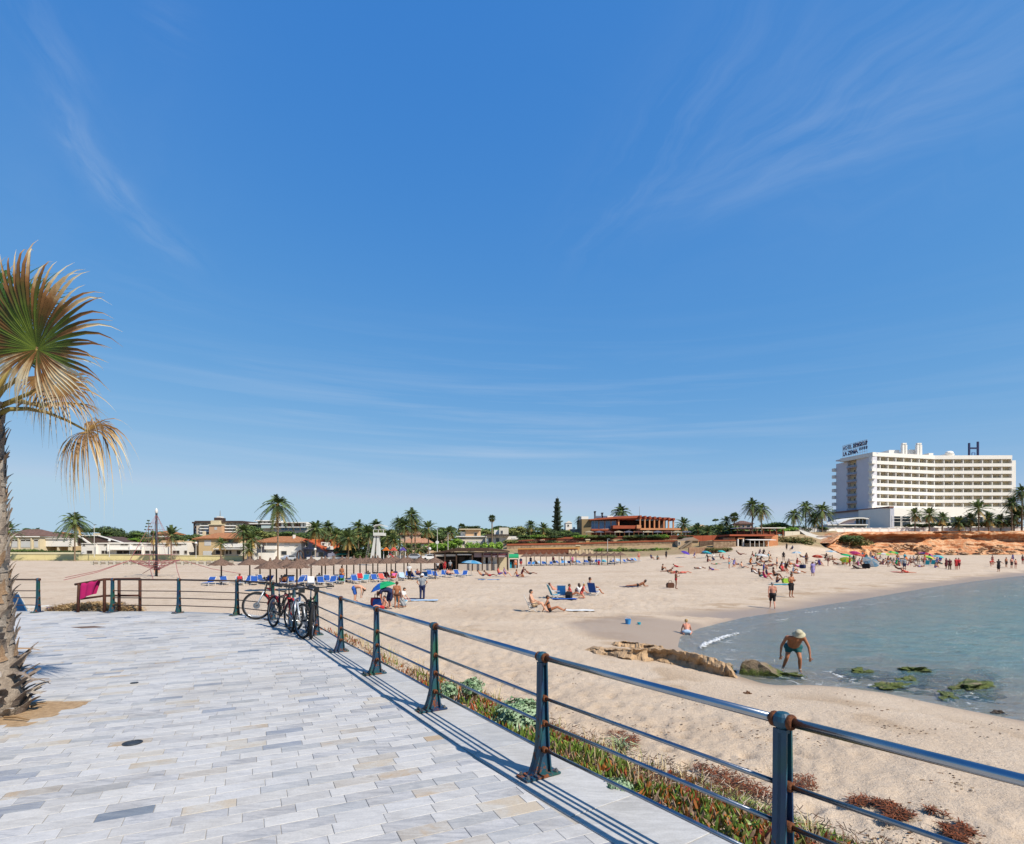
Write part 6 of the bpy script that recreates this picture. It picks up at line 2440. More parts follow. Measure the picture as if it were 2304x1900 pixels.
LV = {'dark': [mat('pine_dark','#26351d', col2='#3d4d28', rough=.7, scale=.5, gain=1.5), mat('pine_mid','#3a4a24', col2='#526030', rough=.7, scale=.5, gain=1.5)],
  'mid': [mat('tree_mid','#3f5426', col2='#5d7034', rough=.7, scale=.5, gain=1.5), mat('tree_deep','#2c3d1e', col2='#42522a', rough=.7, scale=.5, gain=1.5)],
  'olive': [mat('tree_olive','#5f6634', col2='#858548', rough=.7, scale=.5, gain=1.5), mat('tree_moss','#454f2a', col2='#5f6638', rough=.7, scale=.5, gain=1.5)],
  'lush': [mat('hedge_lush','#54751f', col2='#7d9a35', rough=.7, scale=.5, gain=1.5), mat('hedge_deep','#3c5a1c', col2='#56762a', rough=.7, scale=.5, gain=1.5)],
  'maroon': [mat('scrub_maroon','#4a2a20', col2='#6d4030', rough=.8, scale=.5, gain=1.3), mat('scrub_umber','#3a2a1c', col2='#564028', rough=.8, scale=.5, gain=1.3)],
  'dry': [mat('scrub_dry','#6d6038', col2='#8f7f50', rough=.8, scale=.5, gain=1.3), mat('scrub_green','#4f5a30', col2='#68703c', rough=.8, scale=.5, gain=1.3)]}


def leaf_cloud(seed, n, lobes, size, flat_=1.0):
 """leaf clumps through the volume of several lobes; unit height, base at 0"""
 rn = random.Random(seed)
 mb = MB()
 tot = sum(l[3] ** 2 for l in lobes)
 for (lx, ly, lz, lr, *sq) in lobes:
  sq_ = sq[0] if sq else .8
  for _ in range(int(n * lr ** 2 / tot)):
   v = Vector((rn.gauss(0,1), rn.gauss(0,1), rn.gauss(0,1))).normalized()
   rr_ = lr * (rn.uniform(.45,1.0) ** .45) * (.82 + .35 * noise.noise(v * 2.6 + Vector((seed, lx * 5, lz * 5))))
   p = Vector((lx + v.x * rr_, ly + v.y * rr_, lz + v.z * rr_ * sq_))
   nm = (v + Vector((rn.uniform(-.8,.8), rn.uniform(-.8,.8), rn.uniform(-.3,.9)))).normalized()
   a = nm.orthogonal().normalized()
   b = nm.cross(a)
   s = size * rn.uniform(.6,1.3)
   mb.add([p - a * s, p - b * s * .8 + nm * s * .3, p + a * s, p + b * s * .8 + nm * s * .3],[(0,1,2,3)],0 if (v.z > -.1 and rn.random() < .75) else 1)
 return mb


def lobeset(seed, n, w, z0, z1, r):
 rn = random.Random(seed)
 return [(rn.uniform(-w, w), rn.uniform(-w, w), rn.uniform(z0, z1), r * rn.uniform(.7,1.2)) for _ in range(n)]


CLOUDS = {}
for kind, lob, n, sz in (('round', lobeset(3,9,.26,.28,.70,.31),1800,.042),('wide', lobeset(4,10,.42,.30,.70,.30),2000,.042),
       ('tall', lobeset(5,8,.13,.25,.82,.20),1400,.036),('pine',[(x, y, .72 + .1 * ((i * 7) % 3 - 1) / 2,.26,.55) for i, (x, y) in enumerate(((0,0),(.3,.1),(-.32,0),(.1,.3),(-.1,-.3),(.5,-.1),(-.5,.1)))],1600,.038),
       ('bush',[(x, y, .42,.32,1.1) for x, y in ((0,0),(.3,.1),(-.3,-.05),(.12,-.25),(-.15,.25))],1300,.045)):
 for mk in LV:
  CLOUDS[kind, mk] = None
 CLOUDS[kind] = (leaf_cloud(len(kind), n, lob, sz), lob)


def crown_mesh(kind, mk):
 if CLOUDS.get((kind, mk)) is None:
  CLOUDS[kind, mk] = CLOUDS[kind][0].mesh('crown', LV[mk])
 return CLOUDS[kind, mk]


LIMB = mat('limb_bark','#5d4f40', col2='#7b6a56', rough=.95, scale=2)


def tree(px, yt, yb, wpx, Y, kind, mk, label, group=None, cat='tree', name='tree'):
 c, t_ = at(px, yb, Y), at(px, yt, Y)
 z = min(c.z, land1(c.x, Y)) if kind != 'bush' else c.z
 o = thing(name, label, cat, (c.x, Y, z),0, group)
 H = t_.z - c.z
 w = wpx * Y / F
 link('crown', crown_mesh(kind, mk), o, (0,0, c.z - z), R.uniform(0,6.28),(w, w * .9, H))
 if name != 'hedge':
  mb = MB()
  b0 = z
  hh = (c.z - z) + H * .6
  mb.tube([(0,0,-.2),(.05 * w, 0, hh * .6),(0,0, hh)],[max(.08,.022 * w + .05), max(.06,.015 * w + .04),.03],6)
  for i in range(4):
   a = i * 1.7
   mb.tube([(0,0, hh * .5),(math.cos(a) * w * .25, math.sin(a) * w * .25, hh * .5 + H * .28)],[.06 + .006 * w, .02],5)
  mb.build('trunk', LIMB, o)
 return o


TREES = [
 (62,1187,1203,30,195,'round','mid','round tree behind the dark roof of the beige villa'),(118,1195,1206,22,200,'wide','dark','dark low tree above the blank pale block'),
 (152,1198,1214,46,196,'wide','dark','dark wide tree behind the left end of the bungalow'),(206,1185,1216,46,200,'pine','dark','spreading dark pine behind the bungalow chimney'),
 (250,1180,1222,56,198,'round','dark','biggest dark pine, right of the bungalow ridge'),(278,1194,1220,38,194,'round','dark','dark pine on the slope of the bungalow roof'),
 (312,1191,1222,44,186,'round','mid','full green tree behind the white terraced row'),(300,1210,1224,40,180,'wide','lush','bright green low tree over the white terraced row'),
 (410,1201,1224,40,192,'wide','dark','dark tree between the ochre villa and the apartment block'),(330,1207,1224,30,184,'round','olive','olive brown tree beside the climbing mast'),
 (600,1192,1216,60,200,'wide','olive','olive tree behind the white villa roof'),(648,1194,1216,60,198,'wide','mid','green tree behind the white villa chimney'),
 (690,1193,1224,50,186,'round','mid','green tree right behind the ridge of the white villa'),(570,1180,1212,44,196,'round','mid','tree in front of the left modern apartment block'),
 (725,1184,1216,48,182,'round','olive','olive tree behind the steep orange roof'),(762,1188,1240,54,172,'round','mid','full tree behind the snack kiosk'),
 (800,1190,1246,60,168,'round','olive','olive tree among the palms left of the lifeguard tower'),(838,1190,1246,60,166,'round','mid','green tree among the palms behind the lifeguard tower'),
 (870,1184,1236,50,170,'round','olive','olive tree right of the lifeguard tower top'),(776,1222,1258,50,150,'bush','dark','dark bushes under the palms near the snack kiosk'),
 (815,1228,1260,50,147,'bush','dark','dark bushes left of the lifeguard tower legs'),(868,1226,1260,44,146,'bush','mid','green bushes right of the lifeguard tower legs'),
 (985,1186,1226,56,176,'round','mid','green tree right of the rose villa'),(1006,1184,1206,38,190,'pine','dark','umbrella pine above the half hidden villa'),
 (984,1214,1244,60,160,'bush','lush','bright leafy bushes right of the rose villa'),(1020,1208,1240,46,160,'round','lush','bright tree before the stepped cream villa'),
 (950,1196,1218,40,172,'round','mid','tree behind the tall palm cluster'),(1062,1182,1194,30,205,'wide','dark','dark tree line over the stepped cream villa roof'),
 (1126,1182,1200,38,188,'pine','dark','umbrella pine behind the square white tower'),(1162,1180,1214,46,176,'round','olive','yellowish olive tree right of the square white tower'),
 (1192,1186,1226,44,170,'tall','dark','tall dark tree right of the white modern villa'),(1184,1204,1232,40,164,'round','mid','green tree at the end of the white modern villa'),
 (1214,1194,1222,40,170,'round','olive','olive tree left of the tall conifer foot'),(1240,1188,1218,44,168,'round','dark','dark tree at the foot of the tall conifer'),
 (1268,1190,1214,40,170,'round','mid','green tree right of the tall conifer foot'),(1290,1196,1216,36,165,'wide','mid','green tree before the rose roofed cottage'),
 (1100,1192,1206,36,200,'wide','olive','olive trees behind the stepped cream villa'),(1545,1184,1208,50,186,'wide','mid','green tree right of the restaurant'),
 (1600,1178,1206,60,192,'wide','dark','dark wide tree above the beach shop'),(1572,1188,1208,50,178,'wide','mid','green tree beside the sandy roofed villa'),
 (1640,1184,1206,50,182,'wide','mid','green tree left of the twin palms'),(1610,1166,1182,16,230,'pine','mid','faint windswept pine far behind the beach shop'),
 (1745,1173,1196,56,178,'wide','mid','round green trees right of the twin palms'),(1790,1182,1200,50,172,'wide','dark','dark bushes under the three palms'),
 (1835,1184,1200,50,174,'wide','mid','green bushes left of the hotel podium'),(1768,1184,1202,40,168,'wide','lush','light green bush right of the terrace bar'),
 (1792,1201,1230,66,149,'bush','dry','brownish scrub mound between beach shop and white ramp'),(1768,1204,1226,40,150,'bush','dry','scrub at the end wall of the beach shop'),
 (1905,1198,1224,60,157,'bush','mid','dark green scrub where the cliff begins'),(1935,1208,1232,50,158,'bush','dry','brownish scrub on the slope below the cliff'),
 (2140,1172,1190,60,188,'wide','mid','shrubs along the hotel podium, mid way'),(2240,1172,1190,70,188,'wide','dark','dark shrubs along the hotel wing'),
 (2075,1176,1190,50,188,'wide','dark','shrubs under the first palms of the hotel'),(2195,1176,1190,50,188,'wide','olive','olive shrubs under the tall spreading palm'),
]
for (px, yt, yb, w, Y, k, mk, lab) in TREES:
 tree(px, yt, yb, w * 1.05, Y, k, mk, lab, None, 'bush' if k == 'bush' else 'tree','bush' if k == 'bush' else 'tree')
# terrace planting below the restaurant and along the walls
for i, px in enumerate(range(1180,1560,24)):
 if i % 5 == 4:
  continue
 tree(px + R.uniform(-6,6),1200.5 + R.uniform(-1,2.5),1213.5,40,159,'bush',('mid','lush','olive','dark')[i % 4],'shrub of the planted strip on the top terrace below the restaurant','shrubs on the top terrace','bush','bush')
for i, px in enumerate(range(1330,1540,15)):
 tree(px + R.uniform(-5,5),1229 + R.uniform(-2,5),1246,26,146,'bush',('mid','lush','olive')[i % 3],'small shrub in the sand at the foot of the middle terrace wall','shrubs below the middle terrace wall','bush','bush')
for i, px in enumerate((1150,1176,1196,1212,1236,1260,1284,1345,1376,1402,1440,1476,1505)):
 tree(px, 1211 + (i % 3) * 2.5,1226,38,154.5,'bush',('olive','maroon','dry','maroon','dark')[i % 5],'shrub hanging over the upper brick wall left of the restaurant','shrubs on the upper brick wall','bush','bush')
for i, px in enumerate((1600,1618,1636)):
 tree(px, 1229 + i % 2 * 2,1241,26,131,'bush','dry','scrub growing over the low broken stone wall','scrub on the broken stone wall','bush','bush')
# hedges
def hedge(l, r, yt, yb, Y, mk, label):
 p0, p1 = at(l, yb, Y), at(r, yb, Y)
 H = (yb - yt) * Y / F
 rn = random.Random(int(l))
 lob = []
 n = max(3, int((p1.x - p0.x) / (H * .8)))
 for i in range(n):
  lob.append(((i + .5) / n * (p1.x - p0.x), rn.uniform(-.2,.2) * H, H * rn.uniform(.42,.55), H * rn.uniform(.48,.58),1.0))
 mb = leaf_cloud(int(l), n * 420, lob, H * .085)
 tag(mb.build('hedge', LV[mk], None, p0), label, 'hedge')['kind'] = 'thing'


hedge(18,96,1235.5,1245,161,'mid','clipped green hedge in front of the beige villa')
hedge(96,182,1238.5,1245,161,'dark','lower dark hedge in front of the blank pale block')
hedge(1048,1132,1219,1240,118,'lush','bright green hedge rising behind the beach bar roof')
hedge(1290,1345,1204,1210,162,'lush','bright green hedge at the corner of the restaurant terrace')
# strip of dune grass along the wall foot
mb = MB()
rn = random.Random(3)
for _ in range(2600):
 px = rn.uniform(15,540)
 p = at(px, 1262.6 + px * .0,153 - (px - 200) * .004)
 z = land1(p.x, p.y - 1.0) if False else p.z
 blades(mb, (p.x, p.y - rn.uniform(.2,2.6),-1.36),3, rn.uniform(.4,1.1) * (1.5 if px < 60 else 1),.3, rn.choice((0,0,1)), rn)
tag(mb.build('dune_grass',[mat('dune_grass_green','#7f8445', col2='#9c9a58', rough=.8), mat('dune_grass_straw','#b09c60', col2='#c4b27c', rough=.8)]),'strip of dune grass along the foot of the yellow wall','grass', kind='stuff')

# Norfolk pine
c = at(1254,1196,178)
npn = thing('norfolk_pine','tall narrow conifer with tiered branches on the skyline left of the restaurant','conifer',(c.x, 178, land1(c.x, 178)))
H = at(1254,1122,178).z - npn.location.z
z0 = c.z - npn.location.z
mb = MB()
rn = random.Random(2)
for i in range(21):
 t = i / 20
 z = z0 + (H - z0) * (t * .97)
 r = (1.15 * (1 - t) ** .9 + .62) * (1.12 if i % 3 == 0 else .74) * (1 if i < 19 else .8)
 for k in range(15):
  a = k * 2 * math.pi / 15 + i * .7
  L = r * rn.uniform(.8,1.1)
  d = Vector((math.cos(a), math.sin(a),0))
  for q in range(5):
   f = (q + 1) / 5
   p = d * L * f + Vector((0,0, z - .25 * L * f + .3 * L * f * f))
   s = .27 * rn.uniform(.7,1.2)
   sd = d.cross(Vector((0,0,1)))
   mb.add([p - d * s, p - sd * s * .9 + Vector((0,0,.35)), p + d * s * 1.1 + Vector((0,0,.1)), p + sd * s * .9 + Vector((0,0,-.2))],[(0,1,2,3)], rn.randrange(2))
mb.build('crown',[mat('norfolk_dark','#3a4a3c', col2='#56644e', rough=.7), mat('norfolk_mid','#3c4a36', col2='#57634a', rough=.7)], npn)
MB().tube([(0,0,-.5),(0,0, H + .6)],[.30,.05],8).build('trunk', LIMB, npn)
# sparse araucaria by the mast
c = at(334,1222,176)
ar = thing('araucaria','sparse young araucaria with knobbly tiers left of the climbing mast','conifer',(c.x, 176, land1(c.x, 176)))
mb = MB()
zt = at(334,1172,176).z - ar.location.z
for i in range(7):
 z = zt - i * 1.0
 for k in range(5):
  a, L = k * 1.256 + i, .25 + i * .28
  mb.tube([(0,0, z),(math.cos(a) * L, math.sin(a) * L, z + .15 * L)],.05,4)
  mb.sphere((math.cos(a) * L, math.sin(a) * L, z + .15 * L),.22,6,4)
mb.build('crown',[mat('norfolk_dark','#3a4a3c', col2='#56644e', rough=.7)], ar)
MB().tube([(0,0,0),(0,0, zt)],[.2,.05],6).build('trunk', LIMB, ar)

# the wood and gardens behind everything, one mass on the skyline
mb = MB()
rn = random.Random(77)
top_ = ([-80,60,230,300,420,560,640,700,860,980,1060,1200,1300,1420,1560,1640,1760,1880,2000],
  [1206,1200,1204,1214,1206,1200,1199,1197,1192,1192,1192,1190,1192,1194,1188,1188,1184,1190,1194])
for i in range(15000):
 px = rn.uniform(-80,1890)
 Y = rn.uniform(206,224)
 hgt = np.interp(px, *top_) + 5.0 * (float(fbm(np.array([px * .035]), np.array([Y * .01]),3,5)[0]) - .35) * 2.2
 py = hgt + 44 * rn.random() ** 1.6
 p = at(px, py, Y)
 s = rn.uniform(.35,.95)
 nm = Vector((rn.uniform(-1,1), rn.uniform(-1,.1), rn.uniform(-.2,1))).normalized()
 a = nm.orthogonal().normalized()
 b = nm.cross(a)
 k = vnoise(np.array([px * .03]), np.array([0.0]),9)[0]
 mb.add([p - a * s, p - b * s * .8 + nm * .2, p + a * s, p + b * s * .8 + nm * .2],[(0,1,2,3)],(0 if k < .35 else 1 if k < .65 else 2) if rn.random() < .8 else 3)
tag(mb.build('far_trees',[LV['dark'][1], LV['mid'][0], LV['olive'][1], LV['mid'][1]]),'continuous belt of garden trees on the skyline behind the houses','trees', kind='stuff')

# ------------------------------------------------------------------ things on the beach
THATCH = mat('thatch','#5b473c', col2='#8a7060', rough=.95, scale=9, bump=.8, bscale=30)
PPOST = mat('parasol_post','#4b3b32', col2='#6d574a', rough=.9, scale=5)


def thatch_mesh(seed):
 rn = random.Random(seed)
 mb = MB()
 rings = [(.06,.60),(.30,.50),(.62,.33),(.95,.13),(1.20,.0)]
 n = 26
 for i, (r, z) in enumerate(rings):
  for j in range(n):
   a = 2 * math.pi * j / n
   jr = rn.uniform(.94,1.05) if i == 4 else 1
   mb.v.append((r * jr * math.cos(a), r * jr * math.sin(a), z + (rn.uniform(-.06,.02) if i == 4 else rn.uniform(-.015,.015))))
 for i in range(4):
  for j in range(n):
   j2 = (j + 1) % n
   mb.f.append((i * n + j, i * n + j2,(i + 1) * n + j2,(i + 1) * n + j))
   mb.m.append(0)
 for k in range(150):                                          # loose straws over the surface and the rim
  a = rn.uniform(0,6.28)
  r = rn.uniform(.15,1.0)
  z = float(np.interp(r, [.06,.3,.62,.95,1.2],[.60,.5,.33,.13,0])) + .025
  L = rn.uniform(.25,.4)
  d = Vector((math.cos(a), math.sin(a),-.50))
  s = Vector((-math.sin(a), math.cos(a),0)) * .045
  p = Vector((r * math.cos(a), r * math.sin(a), z))
  mb.add([p - s, p + s, p + d * L + s * .4 - Vector((0,0,.02)), p + d * L - s * .4 - Vector((0,0,.02))],[(0,1,2,3)])
 return mb.mesh('canopy', THATCH)


TH = [thatch_mesh(i) for i in range(3)]
POLE_ME = MB().tube([(0,0,-.4),(0,0,1.0),(0,0,2.62)],[.075,.07,.06],8).mesh('post', PPOST, True)
CAP_ME = MB().tube([(0,0,2.38),(0,0,2.50),(0,0,2.72)],[.13,.12,.05],8).mesh('cap', THATCH)


def parasol(px, yb, label, group, zc=1.86, Yf=None):
 z = -1.52
 for _ in range(4):
  Y = F * (EYE - z - zc) / (yb - HY)
  X = (px - CX) / F * Y
  z = land1(X, Y)
 if Yf:
  X, Y = (px - CX) / F * Yf, Yf
  z = land1(X, Y)
 o = thing('thatched_parasol', label, 'parasol',(X, Y, z), R.uniform(0,6), group)
 link('canopy', TH[R.randrange(3)], o, (0,0, zc), R.uniform(0,6))
 link('post', POLE_ME, o)
 link('cap', CAP_ME, o)
 return o


ROW1 = [(498,1272),(562,1271),(585,1270),(608,1279),(622,1272),(645,1273),(668,1278),(676,1270),(700,1269),(724,1272),(732,1268),(751,1269),(770,1267),(780,1270),
  (796,1267),(810,1268),(824,1266),(839,1267.5),(850,1266),(870,1267.5),(880,1265),(890,1264),(909,1266.5),(917,1265),(947,1267),(979,1266.5)]
ORD = ['first','second','third','fourth','fifth','sixth','seventh','eighth','ninth','tenth','eleventh','twelfth','thirteenth','fourteenth','fifteenth','sixteenth','seventeenth',
  'eighteenth','nineteenth','twentieth','twenty-first','twenty-second','twenty-third','twenty-fourth','twenty-fifth','twenty-sixth','twenty-seventh']
for i, (px, b) in enumerate(ROW1):
 parasol(px, b, 'brown thatched parasol of the nearer cluster, %s post counted from the climbing mast' % ORD[i],'thatched parasols of the nearer cluster')
ROW2 = [(1184,1254.6),(1202,1254),(1216,1254),(1229,1254),(1243,1253.4),(1258,1254),(1270,1253.5),(1283,1253),(1296,1253.5),(1314,1253),(1328,1252.6),(1342,1252.8),(1354,1252.4),(1367,1252),(1382,1252),(1396,1251.6)]
for i, (px, b) in enumerate(ROW2):
 parasol(px, b, 'small far thatched parasol below the terrace walls, %s from the beach bar end' % ORD[i],'thatched parasols of the farther cluster',1.86,110 + (i * 5 % 7))

FAB = {k: mat('fabric_' + k, h, var=.12, scale=4, rough=.85) for k, h in {
 'blue': '#2456a8','sky_blue': '#3f8fd0','navy': '#1f2850','turquoise': '#23a0b8','red': '#b3242c','coral': '#d0564a','pink': '#cf5f9a','magenta': '#b01560','green': '#1f9a62','lime': '#9cc43c',
 'yellow': '#d8cc5c','orange': '#d0702a','white': '#d8d8d6','grey': '#8d9298','black': '#1e1c20','brown': '#5a3828','purple': '#5b4a9a','lilac': '#9a8cc0','teal': '#1c5a5e','burgundy': '#5a1c28','beige': '#c2a888','pale_blue': '#a8c0d8'}.items()}
PLASTIC = mat('white_plastic','#d6d6d4', var=.04, rough=.45)

# sun lounger: foot end towards -y, head towards +y
def lounger_parts():
 seat = MB()
 for i in range(9):
  y = -.90 + i * .135
  seat.box(-.28,.28, y, y + .115,.30,.325)
 back = MB()
 for i in range(5):
  t0, t1 = i / 5,(i + .85) / 5
  y0, z0, y1, z1 = .32 + .50 * t0,.33 + .46 * t0,.32 + .50 * t1,.33 + .46 * t1
  back.add([(-.28, y0, z0),(.28, y0, z0),(.28, y1, z1),(-.28, y1, z1),(-.28, y0 + .02, z0 - .022),(.28, y0 + .02, z0 - .022),(.28, y1 + .02, z1 - .022),(-.28, y1 + .02, z1 - .022)],
     [(0,1,2,3),(7,6,5,4),(0,4,5,1),(1,5,6,2),(2,6,7,3),(3,7,4,0)])
 frame = MB()
 for s in (-1,1):
  frame.tube([(s * .31,-.95,.30),(s * .31,.95,.30)],.024,6)
  frame.tube([(s * .31,.32,.33),(s * .31,.84,.81)],.02,6)
 frame.tube([(-.31,-.95,.30),(.31,-.95,.30)],.024,6).tube([(-.31,.84,.81),(.31,.84,.81)],.02,6)
 leg = MB().tube([(0,0,-.08),(0,0,.30)],[.03,.024],6)
 return seat.mesh('seat', FAB['blue']), back.mesh('backrest', FAB['blue']), frame.mesh('frame', PLASTIC), leg.mesh('leg', PLASTIC)


LS, LB, LF, LG = lounger_parts()
TOW = MB().add([(-.27,-.88,.34),(.27,-.88,.34),(.27,.30,.345),(-.27,.30,.345),(.27,.80,.82),(-.27,.80,.82)],[(0,1,2,3),(3,2,4,5)])
TOW_ME = TOW.mesh('towel', FAB['white'])
lounger0 = thing('sun_lounger','x','sun lounger')
for nm, me in (('seat', LS),('backrest', LB),('frame', LF)):
 link(nm, me, lounger0)
for sx in (-.31,.31):
 for y in (-.72,.60):
  link('leg', LG, lounger0,(sx, y, 0))
first_l = [True]


def lounger(p, rz, label, group, col=None, towel=None, flat_=False):
 if first_l[0]:
  o = lounger0
  o.location, o.rotation_euler = p, (0,0, rz)
  o['label'], o['group'] = label, group
  first_l[0] = False
 else:
  o = dup(lounger0, p, rz, label, group)
 if col:
  for c in o.children:
   if c.name.split('.')[0] in ('seat','backrest'):
    recolour(c, 0, FAB[col])
 if towel:
  t = link('towel', TOW_ME, None, p, rz)
  recolour(t, 0, FAB[towel])
  tag(t, towel.replace('_',' ') + ' towel on a lounger, ' + label.split(',')[-1].strip(),'towel')
 return o


rl = random.Random(19)
L1, L2 = [],[]
Gl = 'blue loungers of the nearer cluster'
spots = [(470,1318),(505,1316),(540,1317),(556,1314),(572,1316),(588,1312),(600,1314),(640,1318),(655,1314),(672,1317),(686,1313),(700,1318),(712,1313),(722,1317),(736,1313),(746,1316),
   (758,1312),(768,1314),(790,1310),(800,1313),(812,1308),(822,1311),(833,1306),(844,1310),(852,1305),(862,1309),(874,1304),(884,1308),(894,1302),(906,1306),(918,1301),(930,1304),(944,1300),(956,1303),
   (968,1298),(982,1301),(998,1298),(1012,1300),(1030,1297),(1044,1299)]
special = {540: ('sky_blue', None),812: (None, 'red'),862: (None, 'coral'),874: ('red', None),768: (None, 'green'),822: ('turquoise', None),906: (None, 'pale_blue'),956: ('sky_blue', None),700: (None, 'white'),884: (None, 'coral')}
SITL = []
for i, (px, py) in enumerate(spots):
 p = ground(px, py)
 rz = rl.uniform(.25,.75) if i % 3 else rl.uniform(-.2,.2)
 c, t = special.get(px, (None, None))
 lab = 'plain blue sun lounger with white frame under the nearer thatched parasols'
 if c or t:
  lab = '%s sun lounger in the nearer cluster, near the %s parasol post' % ({'sky_blue': 'light blue','turquoise': 'turquoise','red': 'red', None: 'blue towel-covered'}[c] if not t else 'blue', ORD[min(range(len(ROW1)), key=lambda k: abs(ROW1[k][0] - px))])
  if t:
   lab = 'blue sun lounger under a %s towel, near the %s parasol post' % (t.replace('_',' '), ORD[min(range(len(ROW1)), key=lambda k: abs(ROW1[k][0] - px))])
 lounger(p, rz, lab, Gl, c, t)
 SITL.append((p, rz, px))
SIT2 = []
for i in range(30):
 px = 1190 + i * 8.4
 py = 1273.5 - (px - 1190) * .030 + rl.uniform(-1.5,1)
 p = ground(px, py)
 rz = rl.uniform(-.3,1.0)
 c = 'turquoise' if 1350 < px < 1372 else ('sky_blue' if i % 4 == 1 else 'pale_blue' if i % 7 == 3 else None)
 lounger(p, rz, {'turquoise': 'turquoise sun lounger at the far end of the farther parasols','sky_blue': 'light blue sun lounger among the farther parasols','pale_blue': 'pale blue sun lounger among the farther parasols'}.get(c, 'dark blue sun lounger among the farther parasols'),
   'loungers of the farther cluster', c)
 SIT2.append((p, rz, px))

# ---- beach bar
c = ground(1030,1284)
Yb = c.y
k_ = Yb / F
bar = thing('beach_bar','dark timber beach bar with low pitched roof and white counter front','beach bar', c)
bx = lambda px: (px - 1030) * k_
bz = lambda py: (1284 - py) * k_
TIM = mat('bar_timber','#3b2a24', col2='#55402f', rough=.85, scale=3, bump=.3)
mb = MB()
mb.add([(bx(972),-1.0, bz(1245)),(bx(1029),-1.6, bz(1234)),(bx(1100),-1.6, bz(1233.5)),(bx(1147),-1.0, bz(1240)),(bx(972),6, bz(1245)),(bx(1029),6, bz(1233)),(bx(1100),6, bz(1232.5)),(bx(1147),6, bz(1240)),
  (bx(972),-1.0, bz(1247)),(bx(1029),-1.6, bz(1241)),(bx(1100),-1.6, bz(1240.5)),(bx(1147),-1.0, bz(1242.5))],
  [(0,1,5,4),(1,2,6,5),(2,3,7,6),(8,9,1,0),(9,10,2,1),(10,11,3,2)])
mb.build('roof', TIM, bar)
for px in (980,1003,1028.5,1064,1086,1107,1120.5,1143):
 MB().box(bx(px) - .09, bx(px) + .09,-1.2,-1.02,-.3, bz(1243)).build('post', TIM, bar)
MB().box(bx(975), bx(1027.5),-1.0,-.9, bz(1252), bz(1247.5)).build('sign_board', mat('bar_board','#c8bfb2', var=.1, scale=2), bar)
MB().box(bx(1030), bx(1063),-.98,-.88, bz(1249.5), bz(1247)).build('white_beam', SLAB, bar)
MB().box(bx(1067), bx(1142),-.9,-.8, bz(1254), bz(1244)).build('fascia', mat('bar_fascia','#a58f90', var=.15, scale=1), bar)
MB().box(bx(1090), bx(1140),-.96,-.905, bz(1249), bz(1246)).build('sign_strip', mat('sign_wine','#6a3038', var=.25, scale=3), bar)
MB().box(bx(975), bx(1142),3.4,3.7,-.3, bz(1243)).build('back_wall', DARK, bar)
for a, b, m in ((1033,1045,'d'),(1056,1062,'g'),(1087,1092,'w'),(1098,1106,'w'),(1109,1118,'w'),(1122,1140,'c')):
 MB().box(bx(a), bx(b),.3,.5,-.3, bz(1254)).build('panel', {'d': DARK, 'g': GLASS, 'w': SLAB, 'c': plaster('bar_cream','#cdbfa0')}[m], bar)
MB().box(bx(1032), bx(1120),-.5,.2,-.3,1.05).build('counter', plaster('bar_counter','#b9aea4'), bar)
MB().box(bx(976), bx(1026),-.6,-.45,1.55,1.75).build('rail', TIM, bar)
c = ground(1155,1279)
k_ = c.y / F
st = thing('green_stall','small stall with a green canopy and turquoise boards beside the beach bar','stall', c)
MB().add([(-.6 * 1,-1,26 * k_),(12 * k_, -1,26 * k_),(12 * k_, 1,32 * k_),(-10 * k_, 1,32 * k_),(-10 * k_, -1,26 * k_)],[(4,1,2,3)]).box(-10 * k_, 12 * k_, -1.0,-.95,23 * k_, 26 * k_).build('canopy', FAB['green'], st)
for x in (-9 * k_, 11 * k_):
 for y in (-.9,.9):
  MB().box(x - .05, x + .05, y - .05, y + .05,-.3,26 * k_).build('pole', PLASTIC, st)
for x in (-8 * k_, 2 * k_):
 MB().box(x, x + 4 * k_, -.3,-.2,0,14 * k_).build('board', FAB['turquoise'], st)
MB().box(-9 * k_, 11 * k_, .6,.8,0,20 * k_).build('back_board', DARK, st)

# ---- lifeguard tower
c = at(845,1262,118)
k_ = 118 / F
tw = thing('lifeguard_tower','tall white concrete lifeguard tower with two slanted legs and a curved roof','tower', c)
WHT = plaster('tower_paint','#cfd0cc',.06)
tx, tz = (lambda px: (px - 845) * k_),(lambda py: (1262 - py) * k_)
for nm, q in (('leg',[(831,1262),(839,1262),(846,1206),(841.5,1206)]),('leg',[(846,1262),(855,1262),(852.5,1206),(847.5,1206)])):
 MB().prism([(tx(a), tz(b) - (.6 if b > 1260 else 0)) for a, b in q],0,1.1,'y').build(nm, WHT, tw)
MB().box(tx(840.5), tx(864),-.3,1.9, tz(1205.8), tz(1204)).build('platform', WHT, tw)
for x0, x1, y0, y1 in ((840.5,864,-.3,-.18),(840.5,864,1.78,1.9)):
 MB().box(tx(x0), tx(x1), y0, y1, tz(1203.9), tz(1199)).build('parapet', WHT, tw)
for x in (841,852,863.2):
 MB().box(tx(x) - .06, tx(x) + .06,-.29,-.19, tz(1198.9), tz(1192.8)).build('post', WHT, tw)
MB().box(tx(840.5), tx(864),-.3,1.9, tz(1192.7), tz(1192)).build('top_rail', WHT, tw)
MB().box(tx(841), tx(843.5),.2,1.4, tz(1191.9), tz(1184.5)).build('mast_plate', WHT, tw)
MB().prism([(tx(a), tz(b)) for a, b in ((841,1184),(846,1181),(856,1180.5),(868,1184),(868,1185.3),(856,1182.4),(846,1183),(841,1186))],-.4,2.0,'y').build('roof', WHT, tw)
MB().box(tx(845), tx(847),.1,.9, tz(1209), tz(1213)).build('sign_plate', FAB['navy'], tw)
lad = MB()
